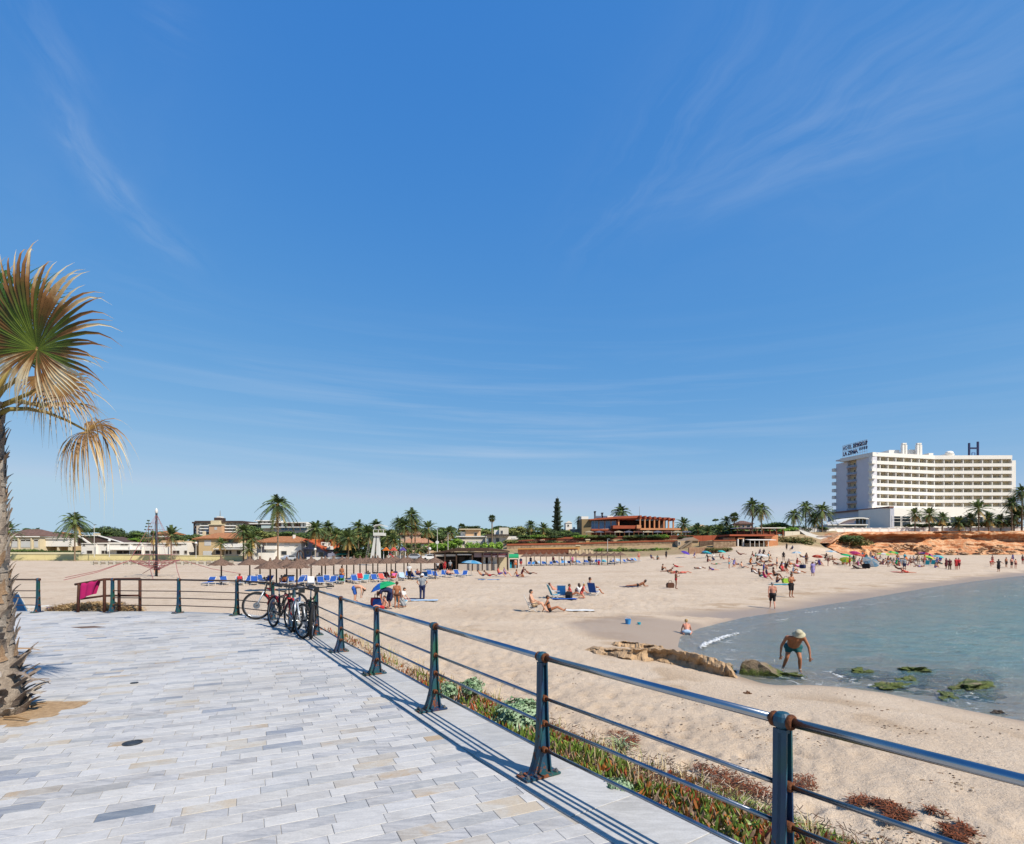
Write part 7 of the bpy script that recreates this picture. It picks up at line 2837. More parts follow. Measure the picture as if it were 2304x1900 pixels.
for q in (0,.45):
 lad.tube([(tx(833) + q - 1.4,.5,-.4),(tx(842) + q - .9,.5, tz(1205))],.03,5)
for i in range(14):
 t = i / 14
 x = tx(833) - 1.4 + (tx(842) - .9 - tx(833) + 1.4) * t
 lad.tube([(x, .5, tz(1262) + (tz(1205)) * t),(x + .45,.5, tz(1262) + tz(1205) * t)],.022,4)
lad.build('ladder', mat('ladder_steel','#a5a8aa', metal=.5, rough=.4), tw)

# ---- climbing net round a tall mast
g = ground(352,1297)
k_ = g.y / F
nt = thing('climbing_net','rope climbing pyramid with a tall dark mast and slack red guy ropes','climbing frame', g)
Hm = (1297 - 1155) * k_
MB().tube([(0,0,-.4),(0,0, Hm * .45),(0,0, Hm)],[.16,.14,.12],10).build('mast', mat('mast_dark','#232b33', rough=.5, var=.2, scale=4), nt, smooth=True)
MB().lathe([(.12,0),(.17,.1),(.15,.4),(.05,.62),(0,.64)], n=10).build('mast_cap', PLASTIC, nt, (0,0, Hm), smooth=True)
ROPE = mat('red_rope','#9c6464', rough=.9, var=.2, scale=10)
ROPEP = mat('pale_rope','#b08a9c', rough=.9, var=.2, scale=10)
Hk = (1297 - 1261) * k_
knots = [((px - 352) * k_, dy_, Hk) for px, dy_ in ((305,-1.0),(330,2.6),(378,2.6),(405,-1.0),(372,-3.2),(330,-3.2))]
anch = [((px - 352) * k_, dy_, .0) for px, dy_ in ((196,-3.5),(238,7.0),(482,7.0),(452,-4.5),(448,-9),(272,-9.0))]
for a, b in zip(knots, anch):
 gx, gy = g.x + b[0], g.y + b[1]
 b = (b[0], b[1], land1(gx, gy) - g.z)
 mid_ = ((a[0] + b[0]) / 2,(a[1] + b[1]) / 2,(a[2] + b[2]) / 2 - .25)
 MB().tube([a, mid_, b],.038,5).build('guy_rope', ROPE, nt)
for k in range(6):
 a, b = Vector(knots[k]), Vector(knots[(k + 1) % 6])
 net = MB()
 top = Vector((0,0, Hm - .1))
 net.tube([a, top],.014,4)
 net.tube([a, Vector((0,0,.7))],.03,4)
 for f in (.12,.3,.48,.66,.8):
  net.tube([a.lerp(top, f), b.lerp(top, f)],.009 if f > .2 else .022,4)
 for f in (.33,.66):
  net.tube([a.lerp(b, f), top],.008,4)
  net.tube([a.lerp(b, f), Vector((0,0,.9))],.024,4)
 for f in (.25,.5,.75):
  net.tube([a.lerp(Vector((0,0,.7)), f), b.lerp(Vector((0,0,.7)), f)],.026,4)
 net.tube([a, (a + b) / 2 - Vector((0,0,.15)), b],.04,5)
 net.build('net', ROPE if True else ROPEP, nt)

# ---- lamp posts and flag poles
for px, yt, yb_, Y, kind, lab in ((246,1219,1250,150,'globe','globe street lamp in front of the bungalow and white cottages'),(441,1225,1252,150,'globe','globe street lamp beside the two storey beige villa'),
         (588,1231,1258,148,'globe','globe lamp at the shaded side of the white villa'),(709,1239,1262,146,'twin','white lamp in front of the lilac gabled house'),
         (212,1181,1250,152,'tall','tall pale lamp column behind the bungalow, tallest on the beach road'),(984,1190,1243,136,'tall','tall pale column with a round sign right of the rose villa'),(1008,1200,1238,140,'tall','thin pale lamp column right of the round sign column'),
         (1367,1213,1255,133,'tall','thin pale pole standing before the middle terrace wall'),(1955,1165,1196,178,'tall','green topped lamp pole by the hotel podium'),(967,1238,1262,132,'globe','globe lamp behind the parasols near the beach bar')):
 c = at(px, yb_, Y)
 k_ = Y / F
 lp = thing('street_lamp', lab, 'lamp post', c)
 H = (yb_ - yt) * k_
 MB().tube([(0,0,-.5),(0,0, H)],[.10,.06],6).build('pole', mat('lamp_pole','#c9c7c0', rough=.6, var=.06), lp)
 if kind == 'tall':
  MB().box(-.10,.55,-.12,.12, H - .1, H + .08).build('lamp_head', mat('lamp_head','#6d7072', rough=.5), lp)
 else:
  MB().sphere((0,0, H + .3),.36,10,6).build('globe', mat('lamp_globe','#d9d9d6', rough=.3, var=.03), lp, smooth=True)
 if px == 984:
  MB().lathe([(0,-.04),(.42,-.04),(.42,.04),(0,.04)], n=16, M=Matrix.Translation((0,-.12, H * .42)) @ Matrix.Rotation(math.radians(90),4,'X')).build('round_sign', PLASTIC, lp)

# ---- parked vehicles and play equipment glimpsed over the nearer parasols
def small_car(px, yb_, Y, col, label, rz=0.0):
 c = at(px, yb_, Y)
 o = thing('parked_car', label, 'car', c, rz)
 m = mat('car_paint_' + col, {'silver': '#a9b0bb','white': '#d5d5d5','red': '#8d2626'}[col], rough=.3, var=.03)
 pr_ = [(-2.1,.35),(-2.1,.85),(-1.2,.98),(-.75,1.42),(.85,1.45),(1.6,.98),(2.1,.85),(2.1,.35)]
 MB().prism(pr_, -.8,.8,'y').build('body', m, o)
 MB().prism([(-1.05,1.0),(-.7,1.36),(.8,1.38),(1.4,1.0)],-.815,.815,'y').build('window', GLASS, o)
 for x in (-1.3,1.3):
  for y in (-.72,.72):
   MB().lathe([(0,-.1),(.33,-.1),(.33,.1),(0,.1)], n=12, M=Matrix.Translation((x, y, .33)) @ Matrix.Rotation(math.radians(90),4,'X')).build('wheel', mat('tyre','#1c1c1c', rough=.8), o)
 for y in (-.55,.55):
  MB().box(2.08,2.13, y - .18, y + .18,.6,.78).build('headlight', PLASTIC, o)


small_car(932,1260,134,'silver','silver car parked behind the parasols under the two yellow palms')
small_car(967,1261,132,'white','white vehicle parked behind the parasols near the beach bar',.4)
small_car(650,1262,146,'silver','silver car parked in front of the white villa window',1.2)
c = at(865,1260,133)
pf = thing('play_frame','colourful red and pink playground slide frame behind the nearer parasols','play equipment', c)
for i, (x, col) in enumerate(((-.2,'orange'),(1.6,'coral'),(3.8,'purple'))):
 MB().tube([(x, 0,0),(x, 0,2.2)],.08,6).tube([(x + 1.2,0,0),(x + 1.2,0,2.2)],.08,6).build('post', PLASTIC, pf)
 MB().prism([(x - .2,2.2),(x + .6,3.0),(x + 1.4,2.2)],-.6,.6,'y').build('roof', FAB[col], pf)
MB().prism([(1.2,1.3),(2.6,.2),(2.8,.2),(1.4,1.5)],-.35,.35,'y').build('slide', FAB['red'], pf)
c = at(674,1262,138)
pf = thing('climbing_sculpture','small brown timber climbing arch on the sand in front of the white villa','play equipment', c)
MB().tube([(-.8,0,-.3),(-.5,0,2.0),(.1,0,2.6),(.9,0,1.9),(1.1,0,-.3)],.16,6).build('arch', TIM, pf)
MB().tube([(-.1,.5,-.3),(0,.2,2.4)],.14,6).build('prop', TIM, pf)

# ---- chairs, beach umbrellas, towels, bags
def chair_proto():
 seat = MB().add([(-.25,-.24,.27),(.25,-.24,.27),(.25,.20,.20),(-.25,.20,.20),(-.25,-.24,.255),(.25,-.24,.255),(.25,.20,.185),(-.25,.20,.185)],[(0,1,2,3),(7,6,5,4),(0,4,5,1),(1,5,6,2),(2,6,7,3),(3,7,4,0)])
 back = MB().add([(-.25,.20,.20),(.25,.20,.20),(.25,.46,.82),(-.25,.46,.82),(-.25,.22,.20),(.25,.22,.20),(.25,.48,.82),(-.25,.48,.82)],[(0,1,2,3),(7,6,5,4),(0,4,5,1),(1,5,6,2),(2,6,7,3),(3,7,4,0)])
 fr = MB()
 for s in (-.27,.27):
  fr.tube([(s, .18,.19),(s, .48,.86)],.013,6).tube([(s, -.26,.27),(s, .22,.19)],.013,6).tube([(s, -.26,.27),(s, .34,.0)],.013,6).tube([(s, -.18,.0),(s, .30,.44)],.013,6)
 fr.tube([(-.27,.48,.86),(.27,.48,.86)],.013,6).tube([(-.27,.34,.01),(.27,.34,.01)],.013,6).tube([(-.27,-.18,.01),(.27,-.18,.01)],.013,6)
 arm = MB().box(-.03,.03,-.22,.30,.44,.47)
 return seat.mesh('seat', FAB['blue']), back.mesh('backrest', FAB['blue']), fr.mesh('frame', PLASTIC), arm.mesh('armrest', PLASTIC)


CS, CBk, CFr, CAr = chair_proto()
chair0 = thing('beach_chair','x','beach chair')
for nm, me in (('seat', CS),('backrest', CBk),('frame', CFr)):
 link(nm, me, chair0)
for s in (-.27,.27):
 link('armrest', CAr, chair0,(s, 0,0))
used_c = [False]


def beach_chair(p, rz, col, label, scale=1.0):
 if used_c[0]:
  o = dup(chair0, p, rz, label, 'folding beach chairs', scale)
 else:
  o, used_c[0] = chair0, True
  o.location, o.rotation_euler, o.scale = p, (0,0, rz),(scale,) * 3
  o['label'], o['group'] = label, 'folding beach chairs'
 for c in o.children:
  if c.name.split('.')[0] in ('seat','backrest'):
   recolour(c, 0, FAB[col])
 return o


PI = math.pi
beach_chair(ground(905,1362), PI * .9,'turquoise','turquoise folding chair with its back to the promenade, beside the bright umbrella')
beach_chair(ground(1199,1376), PI * .5,'black','dark folding chair of the man sitting with a woman on the sand')
beach_chair(ground(1249,1347), PI * .55,'turquoise','pale turquoise reclining chair in the group of blue chairs',1.15)
beach_chair(ground(1264,1346), PI * .95,'sky_blue','bright light blue folding chair turned away, in the group of blue chairs',1.1)
beach_chair(ground(1337,1340), PI * .8,'blue','deep blue folding chair at the outer end of the group of blue chairs',1.15)
beach_chair(ground(1326,1334), PI * .45,'purple','violet folding chair behind the deep blue one')
beach_chair(ground(1645,1266), PI * .4,'white','white folding chair alone near the low broken stone wall')
beach_chair(ground(2085,1274), PI * .9,'turquoise','turquoise chair in front of the crowd of sunbathers',1.2)
beach_chair(ground(2098,1273), PI * .9,'turquoise','second turquoise chair in front of the crowd, under the cyan umbrella',1.2)
p = at(75,1379,17.6)
beach_chair(Vector((p.x, p.y, -.46)), PI * .88,'sky_blue','bright light blue chair just behind the end of the short railing',1.15)
p = ground(143,1368)
q = at(143,1366,24)
beach_chair(Vector((q.x, q.y, land1(q.x, q.y))), PI * 1.02,'lilac','pale lilac folding chair on the sand beyond the straw heap',1.15)

UM0 = {}


def umbrella(p, cols, label, tilt=0.0, tdir=0.0, r=1.0, h=1.9, scale=1.0, group='beach umbrellas'):
 o = thing('beach_umbrella', label, 'umbrella', p, tdir, group, scale)
 o.rotation_euler = (Matrix.Rotation(tdir, 3,'Z') @ Matrix.Rotation(tilt, 3,'Y')).to_euler()
 mb = MB()
 n = 8
 for i in range(n):
  a0, a1 = 2 * math.pi * i / n, 2 * math.pi * (i + 1) / n
  rings = [(0,.36),(.35,.32),(.7,.20),(1.0,.0)]
  for (ra, za),(rb_, zb_) in zip(rings[:-1], rings[1:]):
   am = (a0 + a1) / 2
   sag = .985
   v = [(r * ra * math.cos(a0), r * ra * math.sin(a0), h - .36 + za),(r * rb_ * math.cos(a0), r * rb_ * math.sin(a0), h - .36 + zb_),
     (r * rb_ * sag * math.cos(am), r * rb_ * sag * math.sin(am), h - .37 + zb_),(r * rb_ * math.cos(a1), r * rb_ * math.sin(a1), h - .36 + zb_),(r * ra * math.cos(a1), r * ra * math.sin(a1), h - .36 + za)]
   mb.add(v, [(0,1,2,3,4)], i % len(cols))
 mb.build('canopy',[mat('canopy_' + c, {'blue': '#2a6fd0','green': '#19b070','yellow': '#e0d84c','sky_blue': '#4f9fcf','pale_blue': '#8fbbd6','white': '#d5d8da','red': '#b8302c','lime': '#9ad05a','pink': '#d0458f','purple': '#5a3fb0','turquoise': '#3fc0c0','navy': '#24306a','coral': '#d0705a'}[c], rough=.8, var=.06, scale=3, trans=.3) for c in cols], o)
 MB().tube([(0,0,-.3),(0,0, h + .06)],.018,6).build('pole', PLASTIC, o)
 rb_ = MB()
 for i in range(n):
  a = 2 * math.pi * i / n
  rb_.tube([(0,0, h - .08),(r * .98 * math.cos(a), r * .98 * math.sin(a), h - .375)],.006,3)
 rb_.build('ribs', PLASTIC, o)
 return o


g = ground(878,1366)
umbrella(g, ('yellow','yellow','blue','navy','navy','blue','green','green'),'blue, green and yellow umbrella tilted low over a family near the railing', math.radians(-20),0.0,.80,1.55)
g = ground(1060,1296)
umbrella(g, ('sky_blue','pale_blue'),'big light blue umbrella in front of the beach bar',.06,0,1.35,2.0)
for px, py, cols, r, h, lab, tl in ((1587,1256,('sky_blue','turquoise'),1.1,1.5,'blue umbrella leaning by the low broken stone wall',.3),(1622,1252,('turquoise',),.9,1.3,'small turquoise umbrella right of the blue one by the stone wall',.2),
         (1538,1255,('purple',),1.0,1.5,'violet umbrella at the foot of the stair house',.4),(1711,1268,('white',),1.1,1.6,'white umbrella over a group below the beach shop',.15),
         (1792,1262,('pale_blue','white'),.9,1.7,'pale blue and white umbrella standing alone on the upper sand',.0),(1838,1266,('coral','red'),.9,1.4,'small red umbrella behind the lilac dress',.25),
         (1868,1257,('white','pale_blue'),1.3,1.8,'whitish umbrella at the near edge of the crowd',.1),(1901,1266,('green',),1.1,1.7,'green umbrella in the crowd, above a yellow green one',.2),
         (1902,1273,('lime','yellow'),1.0,1.5,'yellow green umbrella tilted in front of the green one',.5),(1920,1260,('pink',),1.2,1.9,'bright pink umbrella at the back of the crowd',.4),
         (1932,1268,('red','coral'),1.3,1.8,'red umbrella next to the bright pink one',.2),(1953,1276,('white','pale_blue'),1.3,1.5,'white umbrella tipped towards the sea in the crowd',.75),
         (1985,1264,('lime','white'),1.3,1.8,'pale lime umbrella in the middle of the crowd',.15),(2007,1259,('green','lime'),1.2,1.8,'green and lime umbrella behind the pale lime one',.2),
         (2078,1264,('red','pink','navy'),1.3,1.9,'red umbrella with dark panels at the far side of the crowd',.2),(2084,1270,('yellow','lime'),1.0,1.6,'yellow umbrella just under the red one with dark panels',.3),
         (2107,1270,('turquoise','pale_blue'),1.0,1.7,'cyan umbrella at the seaward end of the crowd',.2)):
 umbrella(ground(px, py), cols, lab, tl, R.uniform(-1,1), r, h)


def towel(px, py, w, l, rz, col, label, name='towel', cat='towel'):
 p = ground(px, py)
 n, m = 7,5
 vs = []
 for i in range(n):
  for j in range(m):
   x, y = (i / (n - 1) - .5) * l, (j / (m - 1) - .5) * w
   X, Y = p.x + x * math.cos(rz) - y * math.sin(rz), p.y + x * math.sin(rz) + y * math.cos(rz)
   vs.append((X - p.x, Y - p.y, land1(X, Y) - p.z + .03 + R.uniform(0,.025)))
 fs = [(i * m + j, (i + 1) * m + j, (i + 1) * m + j + 1, i * m + j + 1) for i in range(n - 1) for j in range(m - 1)]
 tag(MB().add(vs, fs).build(name, FAB[col], None, p), label, cat)


towel(948,1352,.8,2.2,.05,'pale_blue','pale blue patterned towel under the man with the white hat')
towel(930,1349,.7,1.5,.2,'navy','dark blue towel crumpled beside the pale blue one')
towel(1416,1321,.7,1.8,0,'navy','dark towel under the lone sunbather on her front')
towel(1270,1349,.9,1.7,.1,'blue','blue towel under the bright light blue chair')
towel(1305,1375,.7,1.6,.1,'white','white towel spread beside the couple on the sand')
towel(1757,1316,.9,2.3,.05,'turquoise','turquoise towel at the feet of the man in black shorts')
towel(1773,1270,.8,2.6,.05,'blue','long deep blue windbreak cloth lying on the upper sand')
towel(2030,1288,.9,2.8,.05,'coral','coral red lilo towel in front of the crowd')
towel(1100,1305,.8,2.4,.1,'sky_blue','blue towel under the two sunbathers by the light blue umbrella')
towel(1527,1291,.8,2.0,.05,'coral','coral towel under sunbathers in the middle of the beach')


def bag(px, py, s, col, label):
 p = ground(px, py)
 o = thing('beach_bag', label, 'bag', p, R.uniform(0,3),'beach bags')
 MB().prism([(-.25 * s, 0),(-.29 * s, .22 * s),(-.22 * s, .38 * s),(.22 * s, .38 * s),(.29 * s, .22 * s),(.25 * s, 0)],-.15 * s, .15 * s, 'y').build('body', FAB[col], o)
 MB().tube([(-.15 * s, 0,.36 * s),(-.1 * s, 0,.55 * s),(.1 * s, 0,.55 * s),(.15 * s, 0,.36 * s)],.018 * s, 5).build('handle', FAB['brown'], o)


bag(1508,1323,1.15,'brown','dark brown bag standing beside the lone tanned woman')
bag(846,1364,1.3,'red','red and dark bag pile left of the bright tilted umbrella')
bag(853,1366,1.2,'blue','blue bag leaning on the red one by the bright umbrella')
bag(1280,1347,1.2,'black','black bag on the blue towel by the blue chairs')
bag(1768,1312,1.2,'lime','lime green bag on the turquoise towel')
bag(1949,1279,1.9,'black','large black bag under the tipped white umbrella')
bag(845,1297,1.3,'black','black bag hanging among the nearer loungers')
bag(1806,1279,1.5,'navy','dark blue bag left of the lilac dress')
p = ground(1413,1405)
o = thing('sand_bucket','bright blue toy bucket on the damp sand edge','bucket', p)
MB().lathe([(.0,0),(.11,0),(.15,.25),(.14,.25),(.10,.02),(0,.02)], n=14).build('body', FAB['sky_blue'], o)
MB().tube([(-.145,0,.23),(-.08,0,.34),(.08,0,.34),(.145,0,.23)],.01,5).build('handle', PLASTIC, o)
tag(MB().lathe([(0,.0),(.07,0),(.09,.11),(.08,.11),(0,.03)], n=12).build('sand_mould', FAB['turquoise'], None, ground(1438,1406)),'small pale toy mould right of the blue bucket','toy')
# dark red towel over the handrail
mb = MB()
a, b = tp[0].lerp(tp[1],.12), tp[0].lerp(tp[1],.82)
n, m = 8,12
vs = []
for i in range(n):
 f = i / (n - 1)
 c = a.lerp(b, f)
 for j in range(m):
  t = (j / (m - 1)) * 2 - 1
  down = abs(t) ** 1.1 * (.52 if t < 0 else .44) * (1 - .18 * f * (t < 0))
  off = (.05 + .03 * math.sin(f * 14)) * math.copysign(1, t) * min(1, abs(t) * 6)
  pinch = -.12 * abs(t) * (f - .5)
  vs.append((c.x + pinch - .10 * abs(t), c.y + off, c.z + .045 - down - .01))
o0 = Vector(vs[0])
fs = [(i * m + j, (i + 1) * m + j, (i + 1) * m + j + 1, i * m + j + 1) for i in range(n - 1) for j in range(m - 1)]
tag(mb.add([Vector(v) - o0 for v in vs], fs).build('towel', FAB['magenta'], None, o0, smooth=True),'magenta towel hung over the rusty handrail','towel')
for px, py, lab in ((1592,1242,'overturned pale kayak beside the cliff foot'),):
 p = ground(2148,1247)
 o = thing('kayak','white kayak lying on the sand at the foot of the cliff','kayak', p, .1)
 MB().tube([(-1.7,0,.2),(-1.2,0,.22),(0,0,.22),(1.2,0,.22),(1.7,0,.25)],[.03,.22,.32,.22,.03],8, flatten=.6).build('hull', PLASTIC, o, smooth=True)
 MB().sphere((0,0,.36),(.4,.2,.06),10,4).build('cockpit', DARK, o)

# ------------------------------------------------------------------ bicycles
RUB = mat('tyre_rubber','#1b1b1c', rough=.85, var=.15, scale=20)
ALU = mat('bike_alloy','#9da0a4', rough=.3, metal=.9)
BLK = mat('bike_black','#1e2022', rough=.45)


def torus(R0, r, n=36, m=8):
 mb = MB()
 vs, fs = [],[]
 for i in range(n):
  a = 2 * math.pi * i / n
  for j in range(m):
   b = 2 * math.pi * j / m
   vs.append(((R0 + r * math.cos(b)) * math.cos(a), r * math.sin(b),(R0 + r * math.cos(b)) * math.sin(a)))
 for i in range(n):
  for j in range(m):
   fs.append((i * m + j, ((i + 1) % n) * m + j, ((i + 1) % n) * m + (j + 1) % m, i * m + (j + 1) % m))
 return mb.add(vs, fs)


TYRE_ME = torus(.340,.027).mesh('tyre', RUB, True)
RIM_ME = torus(.312,.012,36,6).mesh('rim', ALU, True)
sp = MB()
for i in range(28):
 a = 2 * math.pi * i / 28
 sp.tube([(.018 * math.cos(a + .9),.03 * (-1) ** i, .018 * math.sin(a + .9)),(.308 * math.cos(a),0,.308 * math.sin(a))],.0016,3, caps=False)
SPOKE_ME = sp.mesh('spokes', ALU)
HUB_ME = MB().lathe([(0,-.055),(.022,-.055),(.022,.055),(0,.055)], n=10, M=Matrix.Rotation(math.radians(90),4,'X')).mesh('hub', BLK)
DISC_ME = MB().lathe([(.03,-.002),(.085,-.002),(.085,.002),(.03,.002)], n=20, M=Matrix.Translation((0,.04,0)) @ Matrix.Rotation(math.radians(90),4,'X')).mesh('brake_disc', ALU)


def bicycle(fc, heading, label, frame_m, accent, steer=0.0, lean=0.0, bar_w=.34, saddle_h=.98, basket=False, fork_m=None, guard=None, bar_h=1.03):
 """fc: contact point of the front wheel; heading: direction the bicycle points"""
 root = thing('bicycle', label, 'bicycle',(fc[0], fc[1],.004),0,'bicycles leaning on the railing')
 root.rotation_euler = (Matrix.Rotation(heading, 3,'Z') @ Matrix.Rotation(lean, 3,'X')).to_euler()
 # local: +x forward, wheel centres at (0,0,.367) and (-1.08,0,.367)
 rw, bbk = Vector((-1.08,0,.367)), Vector((-.66,0,.30))
 hd_t, hd_b = Vector((-.215,0,.86)), Vector((-.17,0,.70))
 st_t = Vector((-.78,0,.74))
 fr = MB()
 fr.tube([hd_b + Vector((.0,0,-.02)), hd_t],.024,10)
 fr.tube([hd_b, bbk],.026,10)
 fr.tube([hd_t - Vector((0,0,.03)), st_t],.021,10)
 fr.tube([bbk, st_t + Vector((-.02,0,.06))],.020,10)
 for s in (-1,1):
  fr.tube([bbk + Vector((0, s * .02,0)), rw + Vector((.1, s * .05,.0)), rw + Vector((0, s * .062,0))],.011,8)
  fr.tube([st_t + Vector((0, s * .02,-.03)), rw + Vector((0, s * .062,0))],.010,8)
 fr.build('frame', frame_m, root, smooth=True)
 ac = MB().tube([hd_b.lerp(bbk, .12), hd_b.lerp(bbk, .55)],.029,10).tube([hd_t.lerp(st_t, .1) - Vector((0,0,.03)), hd_t.lerp(st_t, .5) - Vector((0,0,.015))],.0235,10)
 ac.build('frame_band', accent, root, smooth=True)
 # steering group
 axis_p = Vector((-.17,0,.70))
 Ms = Matrix.Translation(axis_p) @ Matrix.Rotation(steer, 4,'Z') @ Matrix.Translation(-axis_p)
 def S(v):
  return Ms @ Vector(v)
 fk = MB()
 for s in (-1,1):
  fk.tube([S((-.165, s * .058,.74)), S((-.06, s * .060,.50)), S((0, s * .058,.367))],[.018,.016,.012],8)
 fk.tube([S((-.165,-.06,.735)), S((-.165,.06,.735))],.02,8)
 fk.build('fork', fork_m or BLK, root, smooth=True)
 hb = MB()
 hb.tube([S((-.215,0,.86)), S((-.235,0, bar_h - .05))],.016,8)
 hb.tube([S((-.235,0, bar_h - .05)), S((-.15,0, bar_h))],.016,8)
 hb.tube([S((-.20,-bar_w, bar_h + .03)), S((-.15,-.12, bar_h)), S((-.15,.12, bar_h)), S((-.20, bar_w, bar_h + .03))],.013,8)
 hb.build('handlebar', BLK, root, smooth=True)
 for s in (-1,1):
  MB().tube([S((-.19, s * (bar_w - .13), bar_h + .022)), S((-.205, s * (bar_w + .01), bar_h + .032))],.019,8).build('grip', RUB, root)
  MB().tube([S((-.17, s * (bar_w - .16), bar_h + .01)), S((-.06, s * (bar_w - .11), bar_h - .02)), S((-.05, s * (bar_w - .02), bar_h - .01))],.007,5).build('brake_lever', ALU, root)
 for c, st_ in (((0,0,.367), steer),(tuple(rw),0.0)):
  w = link('wheel', HUB_ME, root, S(c) if st_ or c[0] == 0 else Vector(c), st_)
  link('tyre', TYRE_ME, w)
  link('rim', RIM_ME, w)
  link('spokes', SPOKE_ME, w)
  link('brake_disc', DISC_ME, w)
 sd = MB()
 sd.tube([Vector((-.80,0,.80)), Vector((-.83,0, saddle_h - .03))],.014,8)
 sd.build('seat_post', ALU, root)
 sa_ = MB()
 sec = [(.13,.022,.0),(.05,.035,.005),(-.03,.05,.006),(-.11,.085,.012),(-.16,.075,.012)]
 vs = []
 for x, w, z in sec:
  for a in range(8):
   t = 2 * math.pi * a / 8
   vs.append((-.83 + x, w * math.cos(t), saddle_h + z + .022 * math.sin(t)))
 fs = [(i * 8 + j, i * 8 + (j + 1) % 8,(i + 1) * 8 + (j + 1) % 8,(i + 1) * 8 + j) for i in range(4) for j in range(8)] + [tuple(range(7,-1,-1)), tuple(range(32,40))]
 sa_.add(vs, fs).build('saddle', BLK, root, smooth=True)
 MRX = Matrix.Rotation(math.radians(90),4,'X')
 MB().lathe([(.075,-.003),(.095,-.003),(.098,.0),(.095,.003),(.075,.003)], n=24, M=Matrix.Translation((bbk.x, -.05, bbk.z)) @ MRX).build('chainring', BLK, root)
 ck = MB()
 ck.tube([bbk + Vector((0,-.06,0)), bbk + Vector((.10,-.07,-.13))],.011,6).tube([bbk + Vector((0,.06,0)), bbk + Vector((-.10,.07,.13))],.011,6).tube([bbk + Vector((0,-.06,0)), bbk + Vector((0,.06,0))],.018,8)
 ck.build('crank', ALU, root)
 for s, dx_, dz_ in ((-1,.10,-.13),(1,-.10,.13)):
  c = bbk + Vector((dx_, s * .11, dz_))
  MB().box(c.x - .04, c.x + .04, c.y - .045, c.y + .045, c.z - .012, c.z + .012).build('pedal', BLK, root)
 ch = MB()
 ch.tube([bbk + Vector((0,-.05,.095)), rw + Vector((0,-.05,.04))],.005,4).tube([bbk + Vector((0,-.05,-.095)), rw + Vector((0,-.05,-.05))],.005,4)
 ch.build('chain', ALU, root)
 MB().lathe([(.0,-.012),(.05,-.012),(.035,.012),(0,.012)], n=14, M=Matrix.Translation((rw.x, -.05, rw.z)) @ MRX).build('sprocket', ALU, root)
 if guard:
  g_ = MB()
  vs = []
  for i in range(12):
   a = math.radians(20 + i * 11)
   for y in (-.03,0,.03):
    rr_ = .40 - (abs(y) * .3)
    vs.append((rw.x - rr_ * math.cos(a), y, rw.z + rr_ * math.sin(a)))
  fs = [(i * 3 + j, i * 3 + j + 1,(i + 1) * 3 + j + 1,(i + 1) * 3 + j) for i in range(11) for j in range(2)]
  g_.add(vs, fs).build('mudguard', guard, root)
 if basket:
  MB().box(-.06,.03,-.05,.05, bar_h - .09, bar_h + .01).build('handlebar_bag', BLK, root)
 return root


RED = mat('bike_red','#b3221e', rough=.35)
BLU = mat('bike_blue','#2a4a8c', rough=.35)
SIL = mat('bike_silver','#b9c0c8', rough=.3, metal=.3)
GRN = mat('bike_green','#24502c', rough=.4)
YLW = mat('bike_yellow','#c5bd52', rough=.4)
q = flat(584,1393)
bicycle((q.x, q.y - .12), math.radians(171),'black bicycle with a red frame tube standing sideways against the railing', BLK, RED, .45,.05,.33,1.15, False, SIL, None, 1.08)
q = flat(705,1438)
hd = math.atan2(-2.26,1.15)
bicycle((q.x, q.y), hd, 'dark green and red bicycle facing the camera, next to the railing', GRN, RED, -.22,-.06,.36,.98, True, BLK, None, 1.06)
q = flat(674,1438)
bicycle((q.x, q.y), hd + .06,'silver blue bicycle facing the camera, left of the dark green one', SIL, BLU, .30,-.05,.33,.98, True, SIL, RED, 1.04)
q = flat(657,1424)
bicycle((q.x - .05, q.y + .1), hd + .30,'black bicycle with red mudguards squeezed behind the silver blue one', BLK, RED, .2,-.05,.30,.98, False, RED, RED, 1.02)

# ------------------------------------------------------------------ people
V3 = Vector


def sym(**k):
 """joint table: names ending in 2 are mirrored left and right"""
 o = {}
 for n, p in k.items():
  if n.endswith('2'):
   o[n[:-1] + 'L'], o[n[:-1] + 'R'] = V3(p), V3((-p[0], p[1], p[2]))
  else:
   o[n] = V3(p)
 return o


POSE = {}
POSE['stand'] = sym(P=(0,0,.95), W=(0,0,1.08), C=(0,.0,1.30), N=(0,.01,1.48), Hd=(0,-.02,1.62), S2=(.19,.0,1.43), E2=(.25,.03,1.14), Wr2=(.26,-.05,.89), H2=(.25,-.08,.80), h2=(.10,0,.92), K2=(.11,-.02,.50), A2=(.115,.03,.09), T2=(.13,-.14,.03))
POSE['hips'] = dict(POSE['stand'], **sym(E2=(.36,.09,1.20), Wr2=(.22,-.0,1.02), H2=(.15,-.06,.99)))
POSE['phone'] = dict(POSE['stand'], **sym(E2=(.25,-.02,1.15), Wr2=(.12,-.25,1.20), H2=(.05,-.31,1.24), Hd=(0,-.05,1.61)))
POSE['wide'] = dict(POSE['stand'], **sym(E2=(.40,.05,1.30), Wr2=(.58,-.02,1.22), H2=(.67,-.04,1.18)))
POSE['walk'] = dict(POSE['stand'], KL=V3((.10,-.16,.52)), AL=V3((.11,-.26,.11)), TL=V3((.12,-.42,.06)), KR=V3((-.10,.03,.50)), AR=V3((-.11,.28,.15)), TR=V3((-.12,.16,.03)),
     EL=V3((.24,.12,1.17)), WrL=V3((.24,.16,.92)), HL=V3((.23,.14,.83)), ER=V3((-.24,-.06,1.16)), WrR=V3((-.22,-.24,.96)), HR=V3((-.2,-.31,.90)), Hd=V3((0,-.07,1.60)), N=V3((0,-.03,1.47)))
